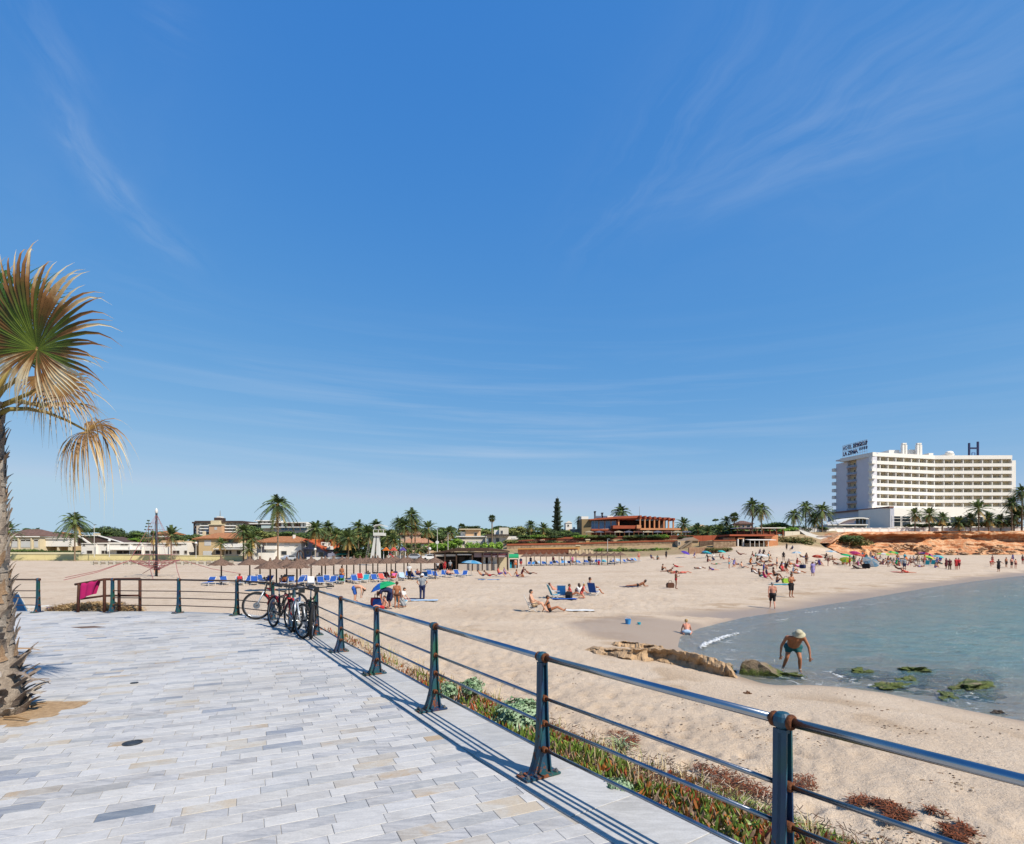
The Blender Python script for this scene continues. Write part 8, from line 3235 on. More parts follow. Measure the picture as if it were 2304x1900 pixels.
POSE['bend'] = sym(P=(0,.14,.90), W=(0,.0,.99), C=(0,-.26,1.00), N=(0,-.44,.92), Hd=(0,-.56,.83), S2=(.18,-.38,.95), E2=(.2,-.42,.67), Wr2=(.15,-.36,.42), H2=(.13,-.34,.32), h2=(.1,.13,.87), K2=(.11,.04,.48), A2=(.12,.08,.09), T2=(.13,-.10,.03))
POSE['wade'] = dict(sym(P=(0,.10,.82), W=(0,-.02,.93), C=(0,-.20,1.07), N=(.02,-.33,1.18), Hd=(.05,-.45,1.25), S2=(.21,-.27,1.15), E2=(.32,-.31,.88), Wr2=(.34,-.36,.64), H2=(.34,-.38,.54), h2=(.10,.10,.80), K2=(.13,-.06,.46), A2=(.14,.04,.09), T2=(.16,-.13,.03)),
     KL=V3((.14,-.08,.47)), AL=V3((.15,.0,.09)), TL=V3((.17,-.2,.03)), KR=V3((-.17,-.0,.46)), AR=V3((-.25,.16,.1)), TR=V3((-.28,0,.03)), ER=V3((-.34,-.26,.88)), WrR=V3((-.37,-.28,.64)), HR=V3((-.37,-.30,.54)))
POSE['sit'] = sym(P=(0,.0,.12), W=(0,.05,.24), C=(0,.12,.46), N=(0,.14,.64), Hd=(0,.11,.78), S2=(.18,.13,.59), E2=(.25,.27,.36), Wr2=(.25,.34,.11), H2=(.25,.38,.05), h2=(.1,-.02,.12), K2=(.13,-.42,.27), A2=(.13,-.80,.08), T2=(.14,-.88,.18))
POSE['hug'] = dict(POSE['sit'], **sym(W=(0,-.0,.26), C=(0,-.02,.48), N=(0,-.05,.65), Hd=(0,-.10,.79), S2=(.18,-.04,.60), E2=(.24,-.24,.42), Wr2=(.12,-.44,.38), H2=(.05,-.5,.38), K2=(.12,-.40,.46), A2=(.11,-.52,.09), T2=(.12,-.68,.04)))
POSE['chair'] = sym(P=(0,.05,.38), W=(0,.10,.50), C=(0,.17,.72), N=(0,.20,.90), Hd=(0,.16,1.04), S2=(.18,.18,.85), E2=(.25,.08,.62), Wr2=(.22,-.14,.54), H2=(.19,-.23,.53), h2=(.1,.0,.37), K2=(.12,-.40,.47), A2=(.12,-.64,.10), T2=(.13,-.79,.05))
POSE['recline'] = sym(P=(0,0,.46), W=(0,.14,.50), C=(0,.34,.67), N=(0,.47,.80), Hd=(0,.56,.92), S2=(.18,.43,.77), E2=(.25,.30,.56), Wr2=(.22,.06,.50), H2=(.2,-.03,.49), h2=(.1,-.05,.45), K2=(.12,-.44,.56), A2=(.12,-.84,.44), T2=(.13,-.93,.52))
POSE['lie'] = sym(P=(0,0,.13), W=(0,.14,.13), C=(0,.36,.14), N=(0,.54,.15), Hd=(0,.68,.18), S2=(.18,.49,.14), E2=(.27,.26,.10), Wr2=(.26,.02,.08), H2=(.25,-.07,.07), h2=(.1,-.05,.13), K2=(.11,-.44,.28), A2=(.12,-.80,.08), T2=(.13,-.86,.2))
POSE['prone'] = sym(P=(0,0,.13), W=(0,.13,.14), C=(0,.32,.25), N=(0,.46,.37), Hd=(0,.57,.46), S2=(.17,.42,.32), E2=(.2,.50,.06), Wr2=(.09,.67,.05), H2=(.06,.75,.05), h2=(.1,-.05,.13), K2=(.11,-.46,.09), A2=(.11,-.88,.08), T2=(.12,-1.02,.03))
POSE['kneel'] = sym(P=(0,.12,.50), W=(0,.06,.62), C=(0,-.04,.86), N=(0,-.08,1.03), Hd=(0,-.14,1.16), S2=(.18,-.06,.98), E2=(.23,-.16,.70), Wr2=(.15,-.36,.54), H2=(.12,-.44,.50), h2=(.1,.10,.48), K2=(.13,-.16,.08), A2=(.13,.27,.08), T2=(.13,.40,.04))
POSE['crawl'] = sym(P=(0,.10,.18), W=(0,.02,.26), C=(0,-.10,.46), N=(0,-.18,.62), Hd=(0,-.24,.76), S2=(.17,-.16,.56), E2=(.26,-.24,.30), Wr2=(.28,-.32,.07), H2=(.28,-.38,.03), h2=(.12,.12,.16), K2=(.30,-.16,.12), A2=(.20,.22,.06), T2=(.18,.34,.04))


def capsule(mb, p, q, r0, r1, n=10):
 d = q - p
 L = d.length
 d = d / L if L > 1e-6 else V3((0,0,1))
 pts, rs = [],[]
 for k, a in ((-.98,.2),(-.71,.71),(0,1)):
  pts.append(p + d * (r0 * k))
  rs.append(r0 * a)
 for k, a in ((0,1),(.71,.71),(.98,.2)):
  pts.append(q + d * (r1 * k))
  rs.append(r1 * a)
 if L < 1e-4:
  pts[3] = pts[3] + d * 1e-3
 mb.tube(pts, rs, n)


def melt(mb, voxel, name, keep=.45, it=4):
 """one continuous skin over overlapping volumes"""
 me = mb.mesh('tmp',[])
 o = link('tmp', me)
 m = o.modifiers.new('r','REMESH')
 m.mode, m.voxel_size = 'VOXEL', voxel
 s = o.modifiers.new('s','SMOOTH')
 s.factor, s.iterations = .5, it
 d = o.modifiers.new('d','DECIMATE')
 d.ratio = keep
 bpy.context.view_layer.update()
 me2 = bpy.data.meshes.new_from_object(o.evaluated_get(bpy.context.evaluated_depsgraph_get()))
 bpy.data.objects.remove(o)
 me2.name = name
 me2.polygons.foreach_set('use_smooth',[True] * len(me2.polygons))
 return me2


def frame_of(J):
 up = (J['Hd'] - J['N']).normalized()
 side = (J['SL'] - J['SR']).normalized()
 fwd = side.cross(up)
 # a head looks level or along the body: tip the face up from the neck line
 if abs(up.z) > .3:
  f2 = V3((fwd.x, fwd.y, fwd.z * .4)).normalized()
  up = f2.cross(side).normalized() * (1 if f2.cross(side).dot(up) > 0 else -1)
  fwd = f2
 return up, side, -fwd if fwd.dot(V3((0,-1,0))) < 0 and abs(up.z) > .3 else fwd


def torso(mb, J, g=0.0, fat=1.0, lo='P'):
 sd = (J['SL'] - J['SR']).normalized()
 if lo == 'P':
  capsule(mb, J['hL'], J['hR'],.112 * fat ** .5 + g, .112 * fat ** .5 + g)
  capsule(mb, J['P'], J['W'],.125 * fat + g, .122 * fat + g)
 capsule(mb, J['W'], J['C'],.120 * fat + g, .125 + g)
 for s in (-1,1):
  capsule(mb, J['W'] + sd * (.05 * s), J['C'] + sd * (.085 * s),.095 * fat + g, .108 + g)
  capsule(mb, J['C'] + sd * (.085 * s), J['S' + 'RL'[s > 0]] * .85 + J['N'] * .15,.095 + g, .062 + g)
 capsule(mb, J['SL'], J['SR'],.058 + g, .058 + g)
 capsule(mb, J['C'], J['N'],.10 + g, .055 + g)


BODY, WEAR = {}, {}
EYE_M = mat('eye_dark','#241a16', rough=.4)


def body_mesh(pose, fat):
 if (pose, fat) in BODY:
  return BODY[pose, fat]
 J = POSE[pose]
 mb = MB()
 torso(mb, J, 0, fat)
 up, sd, fw = frame_of(J)
 hd = J['Hd']
 capsule(mb, J['N'], hd, .054,.05)
 mb.sphere(hd + up * .035 - fw * .012,(.088,.088,.088),12,8)
 mb.sphere(hd + up * .012 + fw * .012,(.080,.080,.080),12,8)
 capsule(mb, hd - up * .04 + fw * .035, hd - up * .052 + fw * .052,.054,.040)
 for s in 'LR':
  capsule(mb, J['S' + s], J['E' + s],.052,.040)
  capsule(mb, J['E' + s], J['Wr' + s],.041,.027)
  capsule(mb, J['Wr' + s], J['H' + s],.027,.032)
  capsule(mb, J['h' + s], J['K' + s],.088,.054)
  mid = J['K' + s].lerp(J['A' + s],.3)
  capsule(mb, J['K' + s], mid, .052,.054)
  capsule(mb, mid, J['A' + s],.054,.035)
  capsule(mb, J['A' + s], J['T' + s],.040,.028)
 me = melt(mb, .019,'body')
 # fingers, ears, nose, eyes and mouth
 ex = MB()
 for s in 'LR':
  h, w = J['H' + s], J['Wr' + s]
  d = (h - w).normalized()
  cr = d.cross(fw if abs(d.dot(fw)) < .9 else up).normalized()
  nn = d.cross(cr)
  for i, L in enumerate((.062,.075,.080,.072)):
   b = h + cr * ((i - 1.5) * .017) + d * .018
   k = b + d * L * .6 + nn * .008
   ex.tube([b, k, k + (d * .8 + nn * .5).normalized() * L * .5],[.010,.009,.006],5)
  b = h - cr * .030 - d * .015
  ex.tube([b, b - cr * .03 + d * .03, b - cr * .035 + d * .06],[.012,.010,.007],5)
 ex.tube([hd + fw * .085 + up * .025, hd + fw * .108 - up * .012, hd + fw * .088 - up * .018],[.009,.015,.008],6)
 for s in (-1,1):
  ex.sphere(hd + sd * (.088 * s) + up * .0,(.016,.022,.030),7,5)
  ex.sphere(hd + sd * (.033 * s) + fw * .083 + up * .022,(.011,.011,.008),6,4,1)
 ex.tube([hd + sd * .024 + fw * .086 - up * .045, hd + fw * .094 - up * .045, hd - sd * .024 + fw * .086 - up * .045],.005,4,1)
 bm = bmesh.new()
 bm.from_mesh(me)
 e2 = ex.mesh('x',[])
 e2.polygons.foreach_set('material_index', ex.m)
 bm.from_mesh(e2)
 bm.to_mesh(me)
 bm.free()
 me.materials.clear()
 me.materials.append(FAB['beige'])
 me.materials.append(EYE_M)
 BODY[pose, fat] = me
 return me


def wear_mesh(pose, kind, fat):
 if (pose, kind, fat) in WEAR:
  return WEAR[pose, kind, fat]
 J = POSE[pose]
 mb = MB()
 vx = .02
 up, sd, fw = frame_of(J)
 if kind in ('shorts','trunks','trousers','bottom'):
  g = {'shorts': .022,'trunks': .014,'trousers': .022,'bottom': .012}[kind]
  capsule(mb, J['hL'], J['hR'],.115 * fat ** .5 + g, .115 * fat ** .5 + g)
  if kind != 'bottom':
   capsule(mb, J['P'], J['P'].lerp(J['W'],.4),.122 * fat + g, .120 * fat + g)
  for s in 'LR':
   f = {'shorts': .85,'trunks': .38,'trousers': 1,'bottom': .06}[kind]
   capsule(mb, J['h' + s], J['h' + s].lerp(J['K' + s], f),.090 + g, (.090 - .036 * f) + g * 1.4)
   if kind == 'trousers':
    capsule(mb, J['K' + s], J['A' + s].lerp(J['K' + s],.1),.056 + g, .050 + g)
 elif kind == 'top':
  c = J['C'] + (J['N'] - J['C']) * .1
  for s in (-1,1):
   capsule(mb, c, c + sd * (.09 * s),.128,.118)
 elif kind in ('tshirt','dress','swimsuit'):
  torso(mb, J, .018 if kind != 'swimsuit' else .010, fat)
  if kind != 'swimsuit':
   for s in 'LR':
    capsule(mb, J['S' + s], J['S' + s].lerp(J['E' + s],.5),.066,.060)
  if kind == 'dress':
   k = (J['KL'] + J['KR']) / 2
   capsule(mb, J['P'], J['P'].lerp(k, .95),.15 * fat, .185)
   for s in 'LR':
    capsule(mb, J['h' + s], J['h' + s].lerp(J['K' + s],.95),.115,.11)
 elif kind in ('hair','long'):
  h = J['Hd']
  mb.sphere(h + up * .045 - fw * .022,(.097,.097,.094),12,8)
  mb.sphere(h - fw * .045 + up * .0,(.082,.075,.085),10,7)
  if kind == 'long':
   capsule(mb, h - fw * .06, J['N'] - fw * .055 - up * .06,.07,.055)
   for s in (-1,1):
    capsule(mb, h + sd * (.07 * s) - fw * .03 + up * .02, J['N'] + sd * (.07 * s) - fw * .03,.04,.035)
  vx = .014
 elif kind == 'hat':
  h = J['Hd']
  M = Matrix.Translation(h + up * .07) @ Matrix((sd, fw.cross(sd) * 0 + fw, up)).transposed().to_4x4()
  mb.lathe([(0,.12),(.07,.115),(.098,.07),(.104,.01),(.165,-.02),(.168,-.035),(.10,-.005),(0,-.004)], n=18, M=M)
  me = mb.mesh('hat',[FAB['beige']], True)
  WEAR[pose, kind, fat] = me
  return me
 nm = {'long': 'hair','bottom': 'swim_briefs','top': 'bikini_top'}.get(kind, kind)
 me = melt(mb, vx, nm, .5,2)
 me.materials.clear()
 me.materials.append(FAB['beige'])
 WEAR[pose, kind, fat] = me
 return me


SKIN = {k: mat('skin_' + k, h, var=.06, scale=12, rough=.55) for k, h in {'fair': '#d3a184','pink': '#c98a72','tan': '#a86d4b','brown': '#7d4a32','dark': '#5c3626'}.items()}
HAIR = {k: mat('hair_' + k, h, var=.2, scale=30, rough=.6) for k, h in {'black': '#1d1714','brown': '#3b271b','blond': '#a98a58','grey': '#9a958f','red': '#6a3420'}.items()}
STRAW = mat('straw_hat','#a8a082', col2='#cfc8ae', scale=30, rough=.9)
GP = 'people on the beach'


def person(p, rz, pose, skin, wear, hair, label, s=1.0, fat=1.0, group=GP):
 o = thing('person', label, 'person', p, rz, group, s)
 b = link('body', body_mesh(pose, fat), o)
 recolour(b, 0, SKIN[skin])
 for w in wear.split():
  k, c = w.split(':')
  me = wear_mesh(pose, k, fat)
  q = link(me.name.split('.')[0], me, o)
  recolour(q, 0, STRAW if c == 'straw' else FAB[c])
 if hair:
  k = 'long' if hair.startswith('long_') else 'hair'
  q = link('hair', wear_mesh(pose, k, fat), o)
  recolour(q, 0, HAIR[hair.replace('long_','')])
 return o


D = math.radians
# px, py, facing, pose, skin, clothes, hair, scale, fat, label
PEOPLE = [
 (1786,1513,-18,'wade','tan','trunks:teal hat:straw', None, (1.14,1.1,1.0),1.3,'man in straw hat and dark green trunks stooping as he wades past the boulder'),
 (1738,1371,160,'walk','pink','shorts:black','grey',.96,1.2,'pink skinned heavy man in black shorts walking along the waterline'),
 (1780,1345,20,'phone','tan','shorts:black','brown',1.05,1.05,'standing man in black shorts with arms folded near the turquoise towel'),
 (950,1349.5,180,'hips','tan','tshirt:grey trousers:navy hat:white', None, .98,1.1,'man in white hat, grey shirt and dark trousers, hands on hips, seen from behind'),
 (893,1371,178,'stand','tan','bottom:brown','brown',.90,.9,'slim bather in brown swim briefs standing with back turned by the tilted umbrella'),
 (801,1355,88,'bend','fair','shorts:blue','brown',1.0,1.05,'man in blue patterned shorts bending down to touch the sand'),
 (874,1368,-85,'bend','pink','dress:navy','brown',1.05,1.1,'person in a long navy dress stooping under the tilted umbrella'),
 (906,1367,75,'kneel','fair','tshirt:white shorts:grey','brown',.9,1.0,'person in white top crouching beside the turquoise chair'),
 (861,1371,-60,'sit','pink','trunks:red','brown',.85,1.0,'person sitting low under the tilted umbrella next to the bags'),
 (1202,1377,78,'chair','fair','trunks:beige','black',1.05,.95,'pale man sitting in the dark folding chair beside a woman on the sand'),
 (1237,1377,82,'sit','tan','top:black bottom:black','brown',1.0,.9,'woman in black bikini sitting on the sand next to the dark folding chair'),
 (1255,1345,82,'recline','pink','trunks:red','brown',1.0,1.1,'man in red trunks lying back in the pale turquoise chair'),
 (1285,1342,80,'sit','tan','swimsuit:red','brown',1.0,1.0,'person in red sitting low among the blue chairs'),
 (1304,1341,-160,'hug','fair','swimsuit:white','long_brown',1.0,1.0,'woman with long brown hair in white sitting among the blue chairs'),
 (1311,1347,80,'kneel','pink','tshirt:coral','blond',.8,1.0,'person in coral top crouching beside the violet chair'),
 (1333,1337,78,'chair','tan','trunks:navy','black',1.1,.95,'slim man sitting upright in the violet chair, tallest of the blue chair group'),
 (1436,1320,-92,'prone','tan','bottom:black','long_black',1.1,.95,'lone dark haired sunbather lying on her front propped on elbows'),
 (1521,1326,70,'phone','brown','bottom:red top:brown','black',.92,.95,'tanned dark haired woman standing beside a brown bag in mid beach'),
 (1490,1284,75,'hug','tan','trunks:black','black',1.1,1.0,'sitting dark haired bather, first of a row in mid beach'),
 (1503,1287,-88,'prone','brown','bottom:black','brown',1.1,1.0,'tanned sunbather propped on elbows in the mid beach row'),
 (1516,1290,92,'lie','tan','trunks:red','brown',1.1,1.0,'sunbather on his back in the mid beach row'),
 (1540,1291,92,'lie','pink','swimsuit:coral','blond',1.1,1.0,'pinkish sunbather on the coral towel in mid beach'),
 (1524,1277,88,'prone','pink','swimsuit:red','black',1.1,1.0,'sunbather in red lying behind the mid beach row'),
 (1545,1428,168,'crawl','pink','trunks:pale_blue','blond',.74,1.0,'toddler in pale blue swim pants sitting on the wet sand by the water'),
 (1086,1303,80,'recline','tan','trunks:navy','black',1.0,1.0,'man lying back on a dark lounger in front of the light blue umbrella'),
 (1101,1304,80,'recline','brown','trunks:red','brown',1.0,1.0,'tanned man lying beside the one on the dark lounger by the light blue umbrella'),
 (1124,1298,85,'chair','pink','tshirt:coral shorts:purple','brown',1.05,1.1,'person in coral shirt sitting in a low chair right of the light blue umbrella'),
 (1138,1298,80,'chair','fair','swimsuit:purple','grey',1.05,1.0,'grey haired person in purple sitting next to the coral shirt'),
 (1164,1298,60,'sit','tan','trunks:purple','brown',1.0,1.0,'person in purple trunks sitting at a cluster of bags in the upper sand'),
 (1176,1299,85,'kneel','tan','tshirt:burgundy','black',1.0,1.0,'person in burgundy kneeling at the cluster of bags'),
 (1192,1299,85,'recline','brown','trunks:black','black',1.0,1.0,'tanned man lying back right of the kneeling burgundy shirt'),
 (1160,1281,10,'stand','pink','trunks:orange','blond',1.0,1.0,'bather in orange trunks standing in front of the green stall'),
 (349,1291,175,'stand','fair','tshirt:brown shorts:black','brown',.95,1.0,'person in dark shorts standing right at the climbing mast'),
 (357,1290,170,'stand','fair','tshirt:white shorts:navy','blond',.85,1.0,'fair child in white shirt behind the climbing mast'),
 (336,1276,170,'stand','fair','tshirt:white shorts:grey','brown',.75,1.0,'small child in white by the ropes of the climbing net'),
 (1466,1260,30,'chair','tan','tshirt:navy','black',1.1,1.0,'person in navy shirt sitting below the terrace shrubs, first of three'),
 (1479,1260,20,'hug','tan','tshirt:teal','brown',1.1,1.0,'person in dark teal sitting below the terrace shrubs, second of three'),
 (1499,1257,200,'stand','brown','dress:black','long_black',1.0,1.0,'person in black dress standing below the terrace shrubs'),
 (1437,1262,0,'stand','pink','bottom:coral','blond',1.05,.9,'pinkish bather standing alone in front of the sandy slope'),
 (1592,1265,90,'hug','pink','swimsuit:burgundy','red',1.1,1.0,'person in burgundy swimsuit sitting below the blue leaning umbrella'),
 (1605,1262,20,'kneel','fair','tshirt:white shorts:navy','grey',1.15,1.1,'person in white shirt and navy shorts below the turquoise umbrella'),
 (1628,1259,90,'sit','pink','swimsuit:red','red',1.1,1.1,'person in red sitting left of the white folding chair'),
 (1643,1265,85,'chair','fair','tshirt:white','grey',1.1,1.0,'grey haired person sitting in the lone white folding chair'),
 (1666,1254,85,'recline','brown','trunks:burgundy','black',1.3,1.0,'dark tanned person stretched back above the white folding chair'),
 (1695,1252,60,'sit','brown','trunks:red','black',1.1,1.0,'tanned person sitting high on the sand below the beach shop'),
 (1709,1251,20,'kneel','tan','swimsuit:navy','black',1.1,1.0,'person in navy swimsuit below the beach shop awning'),
 (1718,1251,10,'kneel','brown','tshirt:black','black',1.1,1.0,'person in black shirt below the end of the beach shop'),
 (1770,1238,190,'stand','brown','dress:black','black',.9,1.0,'person in black near the scrub mound'),
 (1782,1239,190,'chair','tan','tshirt:navy','black',1.0,1.0,'person sitting near the scrub mound'),
 (1703,1263,60,'hug','brown','trunks:black','black',1.1,1.0,'dark haired bather under the white umbrella, seaward one'),
 (1713,1265,75,'kneel','brown','swimsuit:black','black',1.1,1.0,'kneeling bather in black under the white umbrella'),
 (1722,1266,80,'lie','tan','trunks:navy','brown',1.2,1.0,'bather lying in front of the white umbrella'),
 (1732,1266,40,'kneel','tan','swimsuit:beige','brown',1.0,1.0,'bather kneeling right of the white umbrella'),
 (1712,1274,85,'prone','tan','bottom:black','brown',1.2,1.0,'sunbather on her front in front of the white umbrella group'),
 (1735,1275,85,'lie','brown','trunks:burgundy','black',1.2,1.0,'brown sunbather lying beside the one on her front'),
 (1763,1263,160,'stand','dark','swimsuit:black','long_black',.95,1.0,'dark haired bather in black standing behind the blue windbreak cloth'),
 (1793,1269,80,'hug','pink','swimsuit:red','red',1.1,1.0,'red haired bather in red sitting at the end of the blue windbreak cloth'),
 (1814,1270,5,'stand','brown','bottom:black top:black','black',1.05,.85,'slim tanned bather standing alone between windbreak and red umbrella'),
 (1829,1297,170,'stand','tan','dress:lilac','red',1.05,1.1,'person in a lilac dress standing near the waterline half way'),
 (1835,1273,30,'hug','brown','swimsuit:white','black',1.0,1.0,'seated bather in white below the red umbrella'),
 (1845,1272,-20,'hug','brown','swimsuit:grey','black',1.0,1.0,'seated bather in grey below the red umbrella'),
 (1692,1288,60,'hug','tan','trunks:navy','black',1.1,1.0,'bather hugging knees, farthest out of the busy group behind the turquoise towel'),
 (1703,1299,80,'recline','brown','swimsuit:white','black',1.05,1.0,'bather in white leaning back in the busy group behind the turquoise towel'),
 (1711,1303,85,'chair','brown','trunks:teal','black',1.0,1.0,'dark tanned bather in teal in the busy group behind the turquoise towel'),
 (1722,1306,80,'chair','pink','swimsuit:magenta','brown',1.05,1.0,'bather in magenta in the busy group behind the turquoise towel'),
 (1728,1300,70,'chair','pink','tshirt:navy shorts:coral','brown',1.05,1.0,'bather in navy shirt and coral shorts in the busy group'),
 (1744,1302,80,'chair','brown','trunks:black','black',1.15,1.0,'dark haired man sitting highest in the busy group'),
 (1748,1311,70,'hug','tan','trunks:navy','brown',1.0,1.0,'bather sitting at the edge of the turquoise towel'),
 (1757,1287,60,'kneel','brown','swimsuit:black','long_black',1.15,1.0,'dark haired bather kneeling behind a red swimsuit'),
 (1762,1291,20,'chair','pink','swimsuit:red','red',1.15,1.1,'bather in bright red swimsuit sitting behind the man in black shorts'),
 (1770,1286,90,'kneel','tan','swimsuit:black','black',1.1,1.0,'bather in black beside the bright red swimsuit'),
 (1785,1288,60,'hug','tan','swimsuit:pale_blue','black',1.1,1.0,'bather in pale blue right of the bright red swimsuit'),
 (1795,1291,85,'lie','tan','trunks:white','brown',1.2,1.0,'bather lying right of the pale blue swimsuit'),
 (1858,1262,10,'kneel','brown','swimsuit:black','black',1.2,1.0,'bather in black kneeling below the whitish umbrella'),
 (1866,1263,60,'hug','brown','swimsuit:beige','black',1.2,1.0,'tanned bather seated below the whitish umbrella'),
 (1876,1261,85,'lie','tan','trunks:burgundy','black',1.2,1.0,'bather lying right of the whitish umbrella'),
 (1884,1271,80,'prone','brown','bottom:black','brown',1.2,1.0,'sunbather on the front left of the yellow green umbrella'),
 (1896,1271,20,'hug','pink','swimsuit:yellow','black',1.2,1.0,'bather in yellow under the yellow green umbrella'),
 (1904,1271,60,'hug','brown','trunks:red','black',1.1,1.0,'tanned bather in red under the yellow green umbrella'),
 (1930,1281,85,'prone','dark','swimsuit:black','black',1.2,1.0,'dark figure in black lying before the tipped white umbrella'),
 (2035,1284,170,'stand','tan','tshirt:grey shorts:navy','grey',1.08,1.1,'standing man in grey shirt and navy shorts in front of the crowd'),
 (2022,1287,80,'recline','dark','trunks:black','black',1.0,1.0,'dark bather leaning back on the coral lilo towel'),
 (2040,1290,85,'prone','pink','swimsuit:coral','red',1.2,1.0,'bather lying on the coral lilo towel'),
 (2129,1280,200,'stand','brown','dress:burgundy','black',.98,1.0,'person in burgundy dress, first of the four standing at the seaward end'),
 (2137,1283,150,'stand','tan','tshirt:burgundy trousers:brown','blond',1.0,1.1,'fair haired person in wine red, second of the four standing'),
 (2151,1282,10,'stand','pink','tshirt:red shorts:red','brown',1.05,1.1,'person in bright red shirt and shorts, third of the four standing'),
 (2157,1282,-15,'stand','pink','tshirt:red shorts:burgundy','brown',1.05,1.0,'person in bright red shirt and dark shorts, last of the four standing'),
 (2247,1287,180,'wide','tan','dress:black','black',1.1,1.15,'person in loose black dress with arms held out by the water'),
 (2233,1271,90,'stand','pink','bottom:coral','red',1.0,1.0,'red haired bather standing behind the black dress'),
 (2230,1275,85,'bend','pink','swimsuit:coral','brown',.9,1.0,'bather stooping in the shallows behind the black dress'),
 (2264,1277,10,'stand','tan','shorts:black','brown',1.0,1.0,'man in black shorts, first of three bathers right of the black dress'),
 (2276,1279,10,'stand','pink','shorts:black','grey',1.05,1.1,'heavier man in black shorts, middle of three bathers right of the black dress'),
 (2285,1280,0,'stand','pink','trunks:burgundy','brown',.92,1.0,'bather in wine red trunks, last of three right of the black dress'),
 (2279,1264,90,'stand','fair','tshirt:lilac shorts:purple','black',.9,1.0,'person in lilac shirt standing farther back by the water'),
 (2301,1270,90,'stand','brown','trunks:red','black',1.0,1.0,'brown bather cut by the edge of the photo by the water'),
 (2172,1247,90,'hug','brown','trunks:black','black',1.2,1.0,'dark figure sitting on the stones right of the kayak'),
 (2132,1243,90,'hug','brown','trunks:burgundy','black',1.2,1.0,'figure sitting left of the kayak at the cliff foot'),
]
for (px, py, f, pose, sk, wr, hr, s, fat, lab) in PEOPLE:
 p = ground(px, py)
 if py > 1500:
  p.z = SEA - .13
 person(p, D(f), pose, sk, wr, hr, lab, s, fat)
# the dense part of the crowd: one look each
rp = random.Random(23)
CW = ['red','black','navy','white','turquoise','pink','burgundy','orange','purple','grey','teal','lilac','blue','beige','green']
PN = {'hug': 'hugging knees','sit': 'sitting with legs out','lie': 'lying on the back','prone': 'lying propped on elbows','kneel': 'kneeling','chair': 'in a low chair','stand': 'standing'}
UMB = [(1918,'the bright pink umbrella'),(1932,'the red umbrella'),(1953,'the tipped white umbrella'),(1985,'the pale lime umbrella'),(2007,'the green and lime umbrella'),(2040,'the man in grey shirt'),(2078,'the dark panelled umbrella'),(2107,'the cyan umbrella')]
seen = {}
for i in range(58):
 px = 1912 + 208 * ((i * .618) % 1.0)
 py = rp.uniform(1257,1276) + (px - 1912) * .012
 if py > 1275 and rp.random() < .5:
  py -= 8
 ps = rp.choices(list(PN),(5,4,3,3,4,4,5))[0]
 c = CW[(i * 7) % 15]
 wr = rp.choice(('trunks:','swimsuit:','swimsuit:','tshirt:','top:%s bottom:' % c)) + c
 hr = rp.choice(('black','brown','long_black','long_brown','blond','grey'))
 u = min(UMB, key=lambda q: abs(q[0] - px))[1]
 lab = '%s haired bather in %s %s by %s' % (hr.replace('long_','long '), c, PN[ps], u)
 person(ground(px, py), rp.uniform(0,6.28), ps, rp.choice(('tan','brown','pink','brown','fair')), wr, hr, lab, rp.uniform(.95,1.15),1.0,'bathers in the crowd under the cliff')
UM2 = [(1500,'the red towel row'),(1622,'the small turquoise umbrella'),(1711,'the white umbrella'),(1772,'the blue windbreak cloth'),(1838,'the small red umbrella'),(1868,'the whitish umbrella')]
for i in range(26):
 px = 1560 + 330 * ((i * .618 + .3) % 1.0)
 py = rp.uniform(1249,1284)
 ps = rp.choices(list(PN),(5,4,4,4,3,4,2))[0]
 c = CW[(i * 4 + 2) % 15]
 hr = rp.choice(('black','brown','long_black','long_brown','blond','grey'))
 u = min(UM2, key=lambda q: abs(q[0] - px))[1]
 person(ground(px, py), rp.uniform(.8,2.2), ps, rp.choice(('tan','brown','pink','brown','fair')), rp.choice(('trunks:','swimsuit:')) + c, hr,
   '%s haired sunbather in %s %s by %s' % (hr.replace('long_','long '), c, PN[ps], u), rp.uniform(.95,1.15),1.0,'sunbathers on the upper sand')
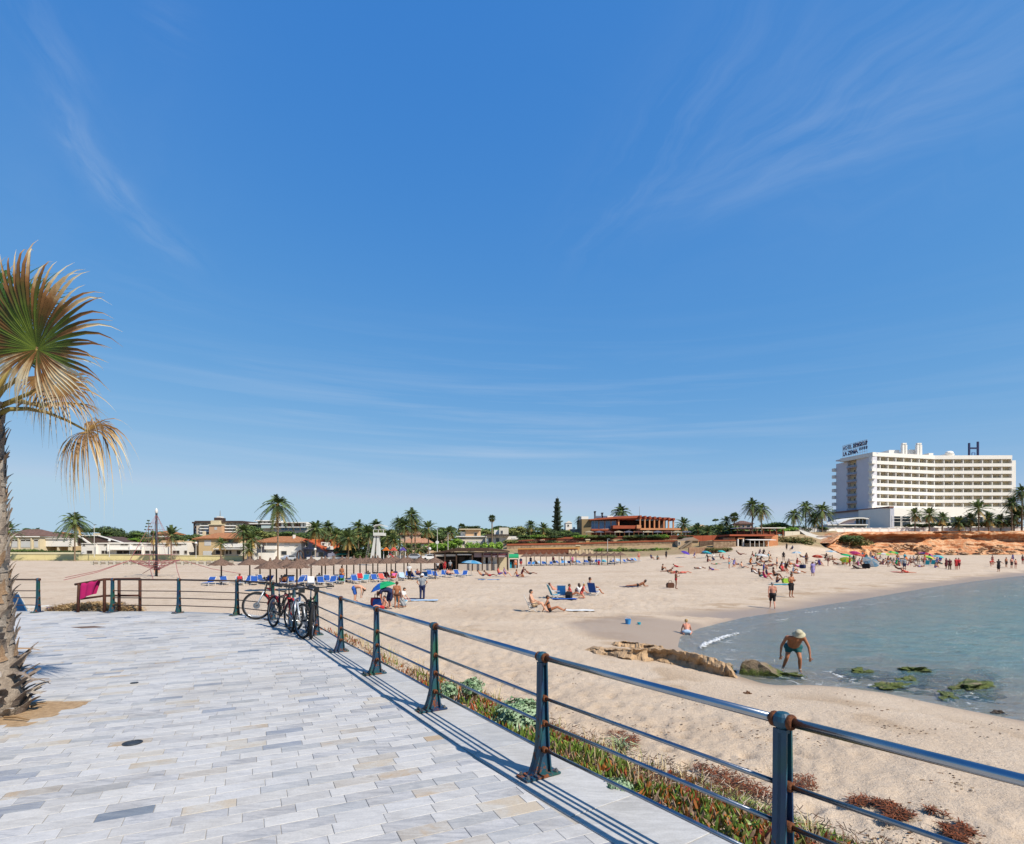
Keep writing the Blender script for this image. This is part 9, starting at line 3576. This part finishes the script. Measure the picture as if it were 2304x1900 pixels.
# people on the hired loungers
for k, (L, n, what) in enumerate(((SITL, 15,'nearer'),(SIT2,15,'farther'))):
 for i in range(n):
  p, rz, px = L[(i * 5 + 2) % len(L)]
  c = CW[(i * 4 + k * 3) % 15]
  hr = rp.choice(('black','brown','long_brown','blond','grey'))
  nb = ORD[min(range(26 if k == 0 else 16), key=lambda q: abs((ROW1 if k == 0 else ROW2)[q][0] - px))]
  person(p, rz, 'recline', rp.choice(('tan','pink','fair','brown')), rp.choice(('trunks:','swimsuit:')) + c, hr,
    '%s haired person in %s on a lounger by the %s %s parasol' % (hr.replace('long_','long '), c, nb, what),1.0,1.0,'people on the hired loungers')
for i, (px, py, ps, sk, wr, hr, lab) in enumerate(((632,1316,'hug','pink','trunks:blue','black','bare backed person sitting among the loungers behind the bicycles'),(769,1313,'stand','tan','trunks:orange','brown','bare chested person standing among the nearer loungers'),
            (921,1305,'stand','tan','tshirt:white trousers:black','grey','person in white top and black trousers at the edge of the nearer loungers'),(884,1305,'chair','brown','swimsuit:orange','black','person in orange sitting up among the red towels'),
            (1060,1284,'stand','tan','tshirt:white shorts:black','brown','person in white at the beach bar counter'),(1083,1283,'stand','tan','tshirt:red shorts:navy','black','person in red at the beach bar counter'),(1098,1283,'stand','pink','tshirt:burgundy shorts:white','brown','person in burgundy by the white panels of the beach bar'),
            (1105,1284,'stand','fair','tshirt:white shorts:white','blond','person all in white by the beach bar'),(1127,1283,'walk','tan','tshirt:black shorts:grey','black','person in black walking at the cream end of the beach bar'),(1172,1276,'stand','brown','tshirt:navy shorts:red','black','person in navy standing right of the green stall'),
            (1194,1272,'stand','tan','tshirt:navy trousers:navy','black','person in dark blue standing at the first far parasol'),(1000,1287,'stand','pink','tshirt:red shorts:red','brown','person in red under the timber terrace of the beach bar'),(985,1288,'stand','tan','tshirt:white shorts:black','brown','person in white under the timber terrace of the beach bar'),
            (1013,1288,'stand','tan','tshirt:grey shorts:black','grey','grey haired person under the timber terrace of the beach bar'),(1245,1270,'stand','tan','dress:burgundy','black','person in burgundy among the far parasols'),(1265,1269,'stand','fair','tshirt:white shorts:black','brown','person in white shirt among the far parasols'),
            (1288,1270,'stand','pink','swimsuit:pink','brown','person in pink among the far parasols'),(1325,1268,'stand','brown','dress:black','black','person in black among the far parasols'),(1347,1274,'chair','pink','swimsuit:red','brown','person in red sitting in front of the far parasols'))):
 person(ground(px, py), D(170 if ps != 'walk' else 80), ps, sk, wr, hr, lab, 1.0,1.0, GP)
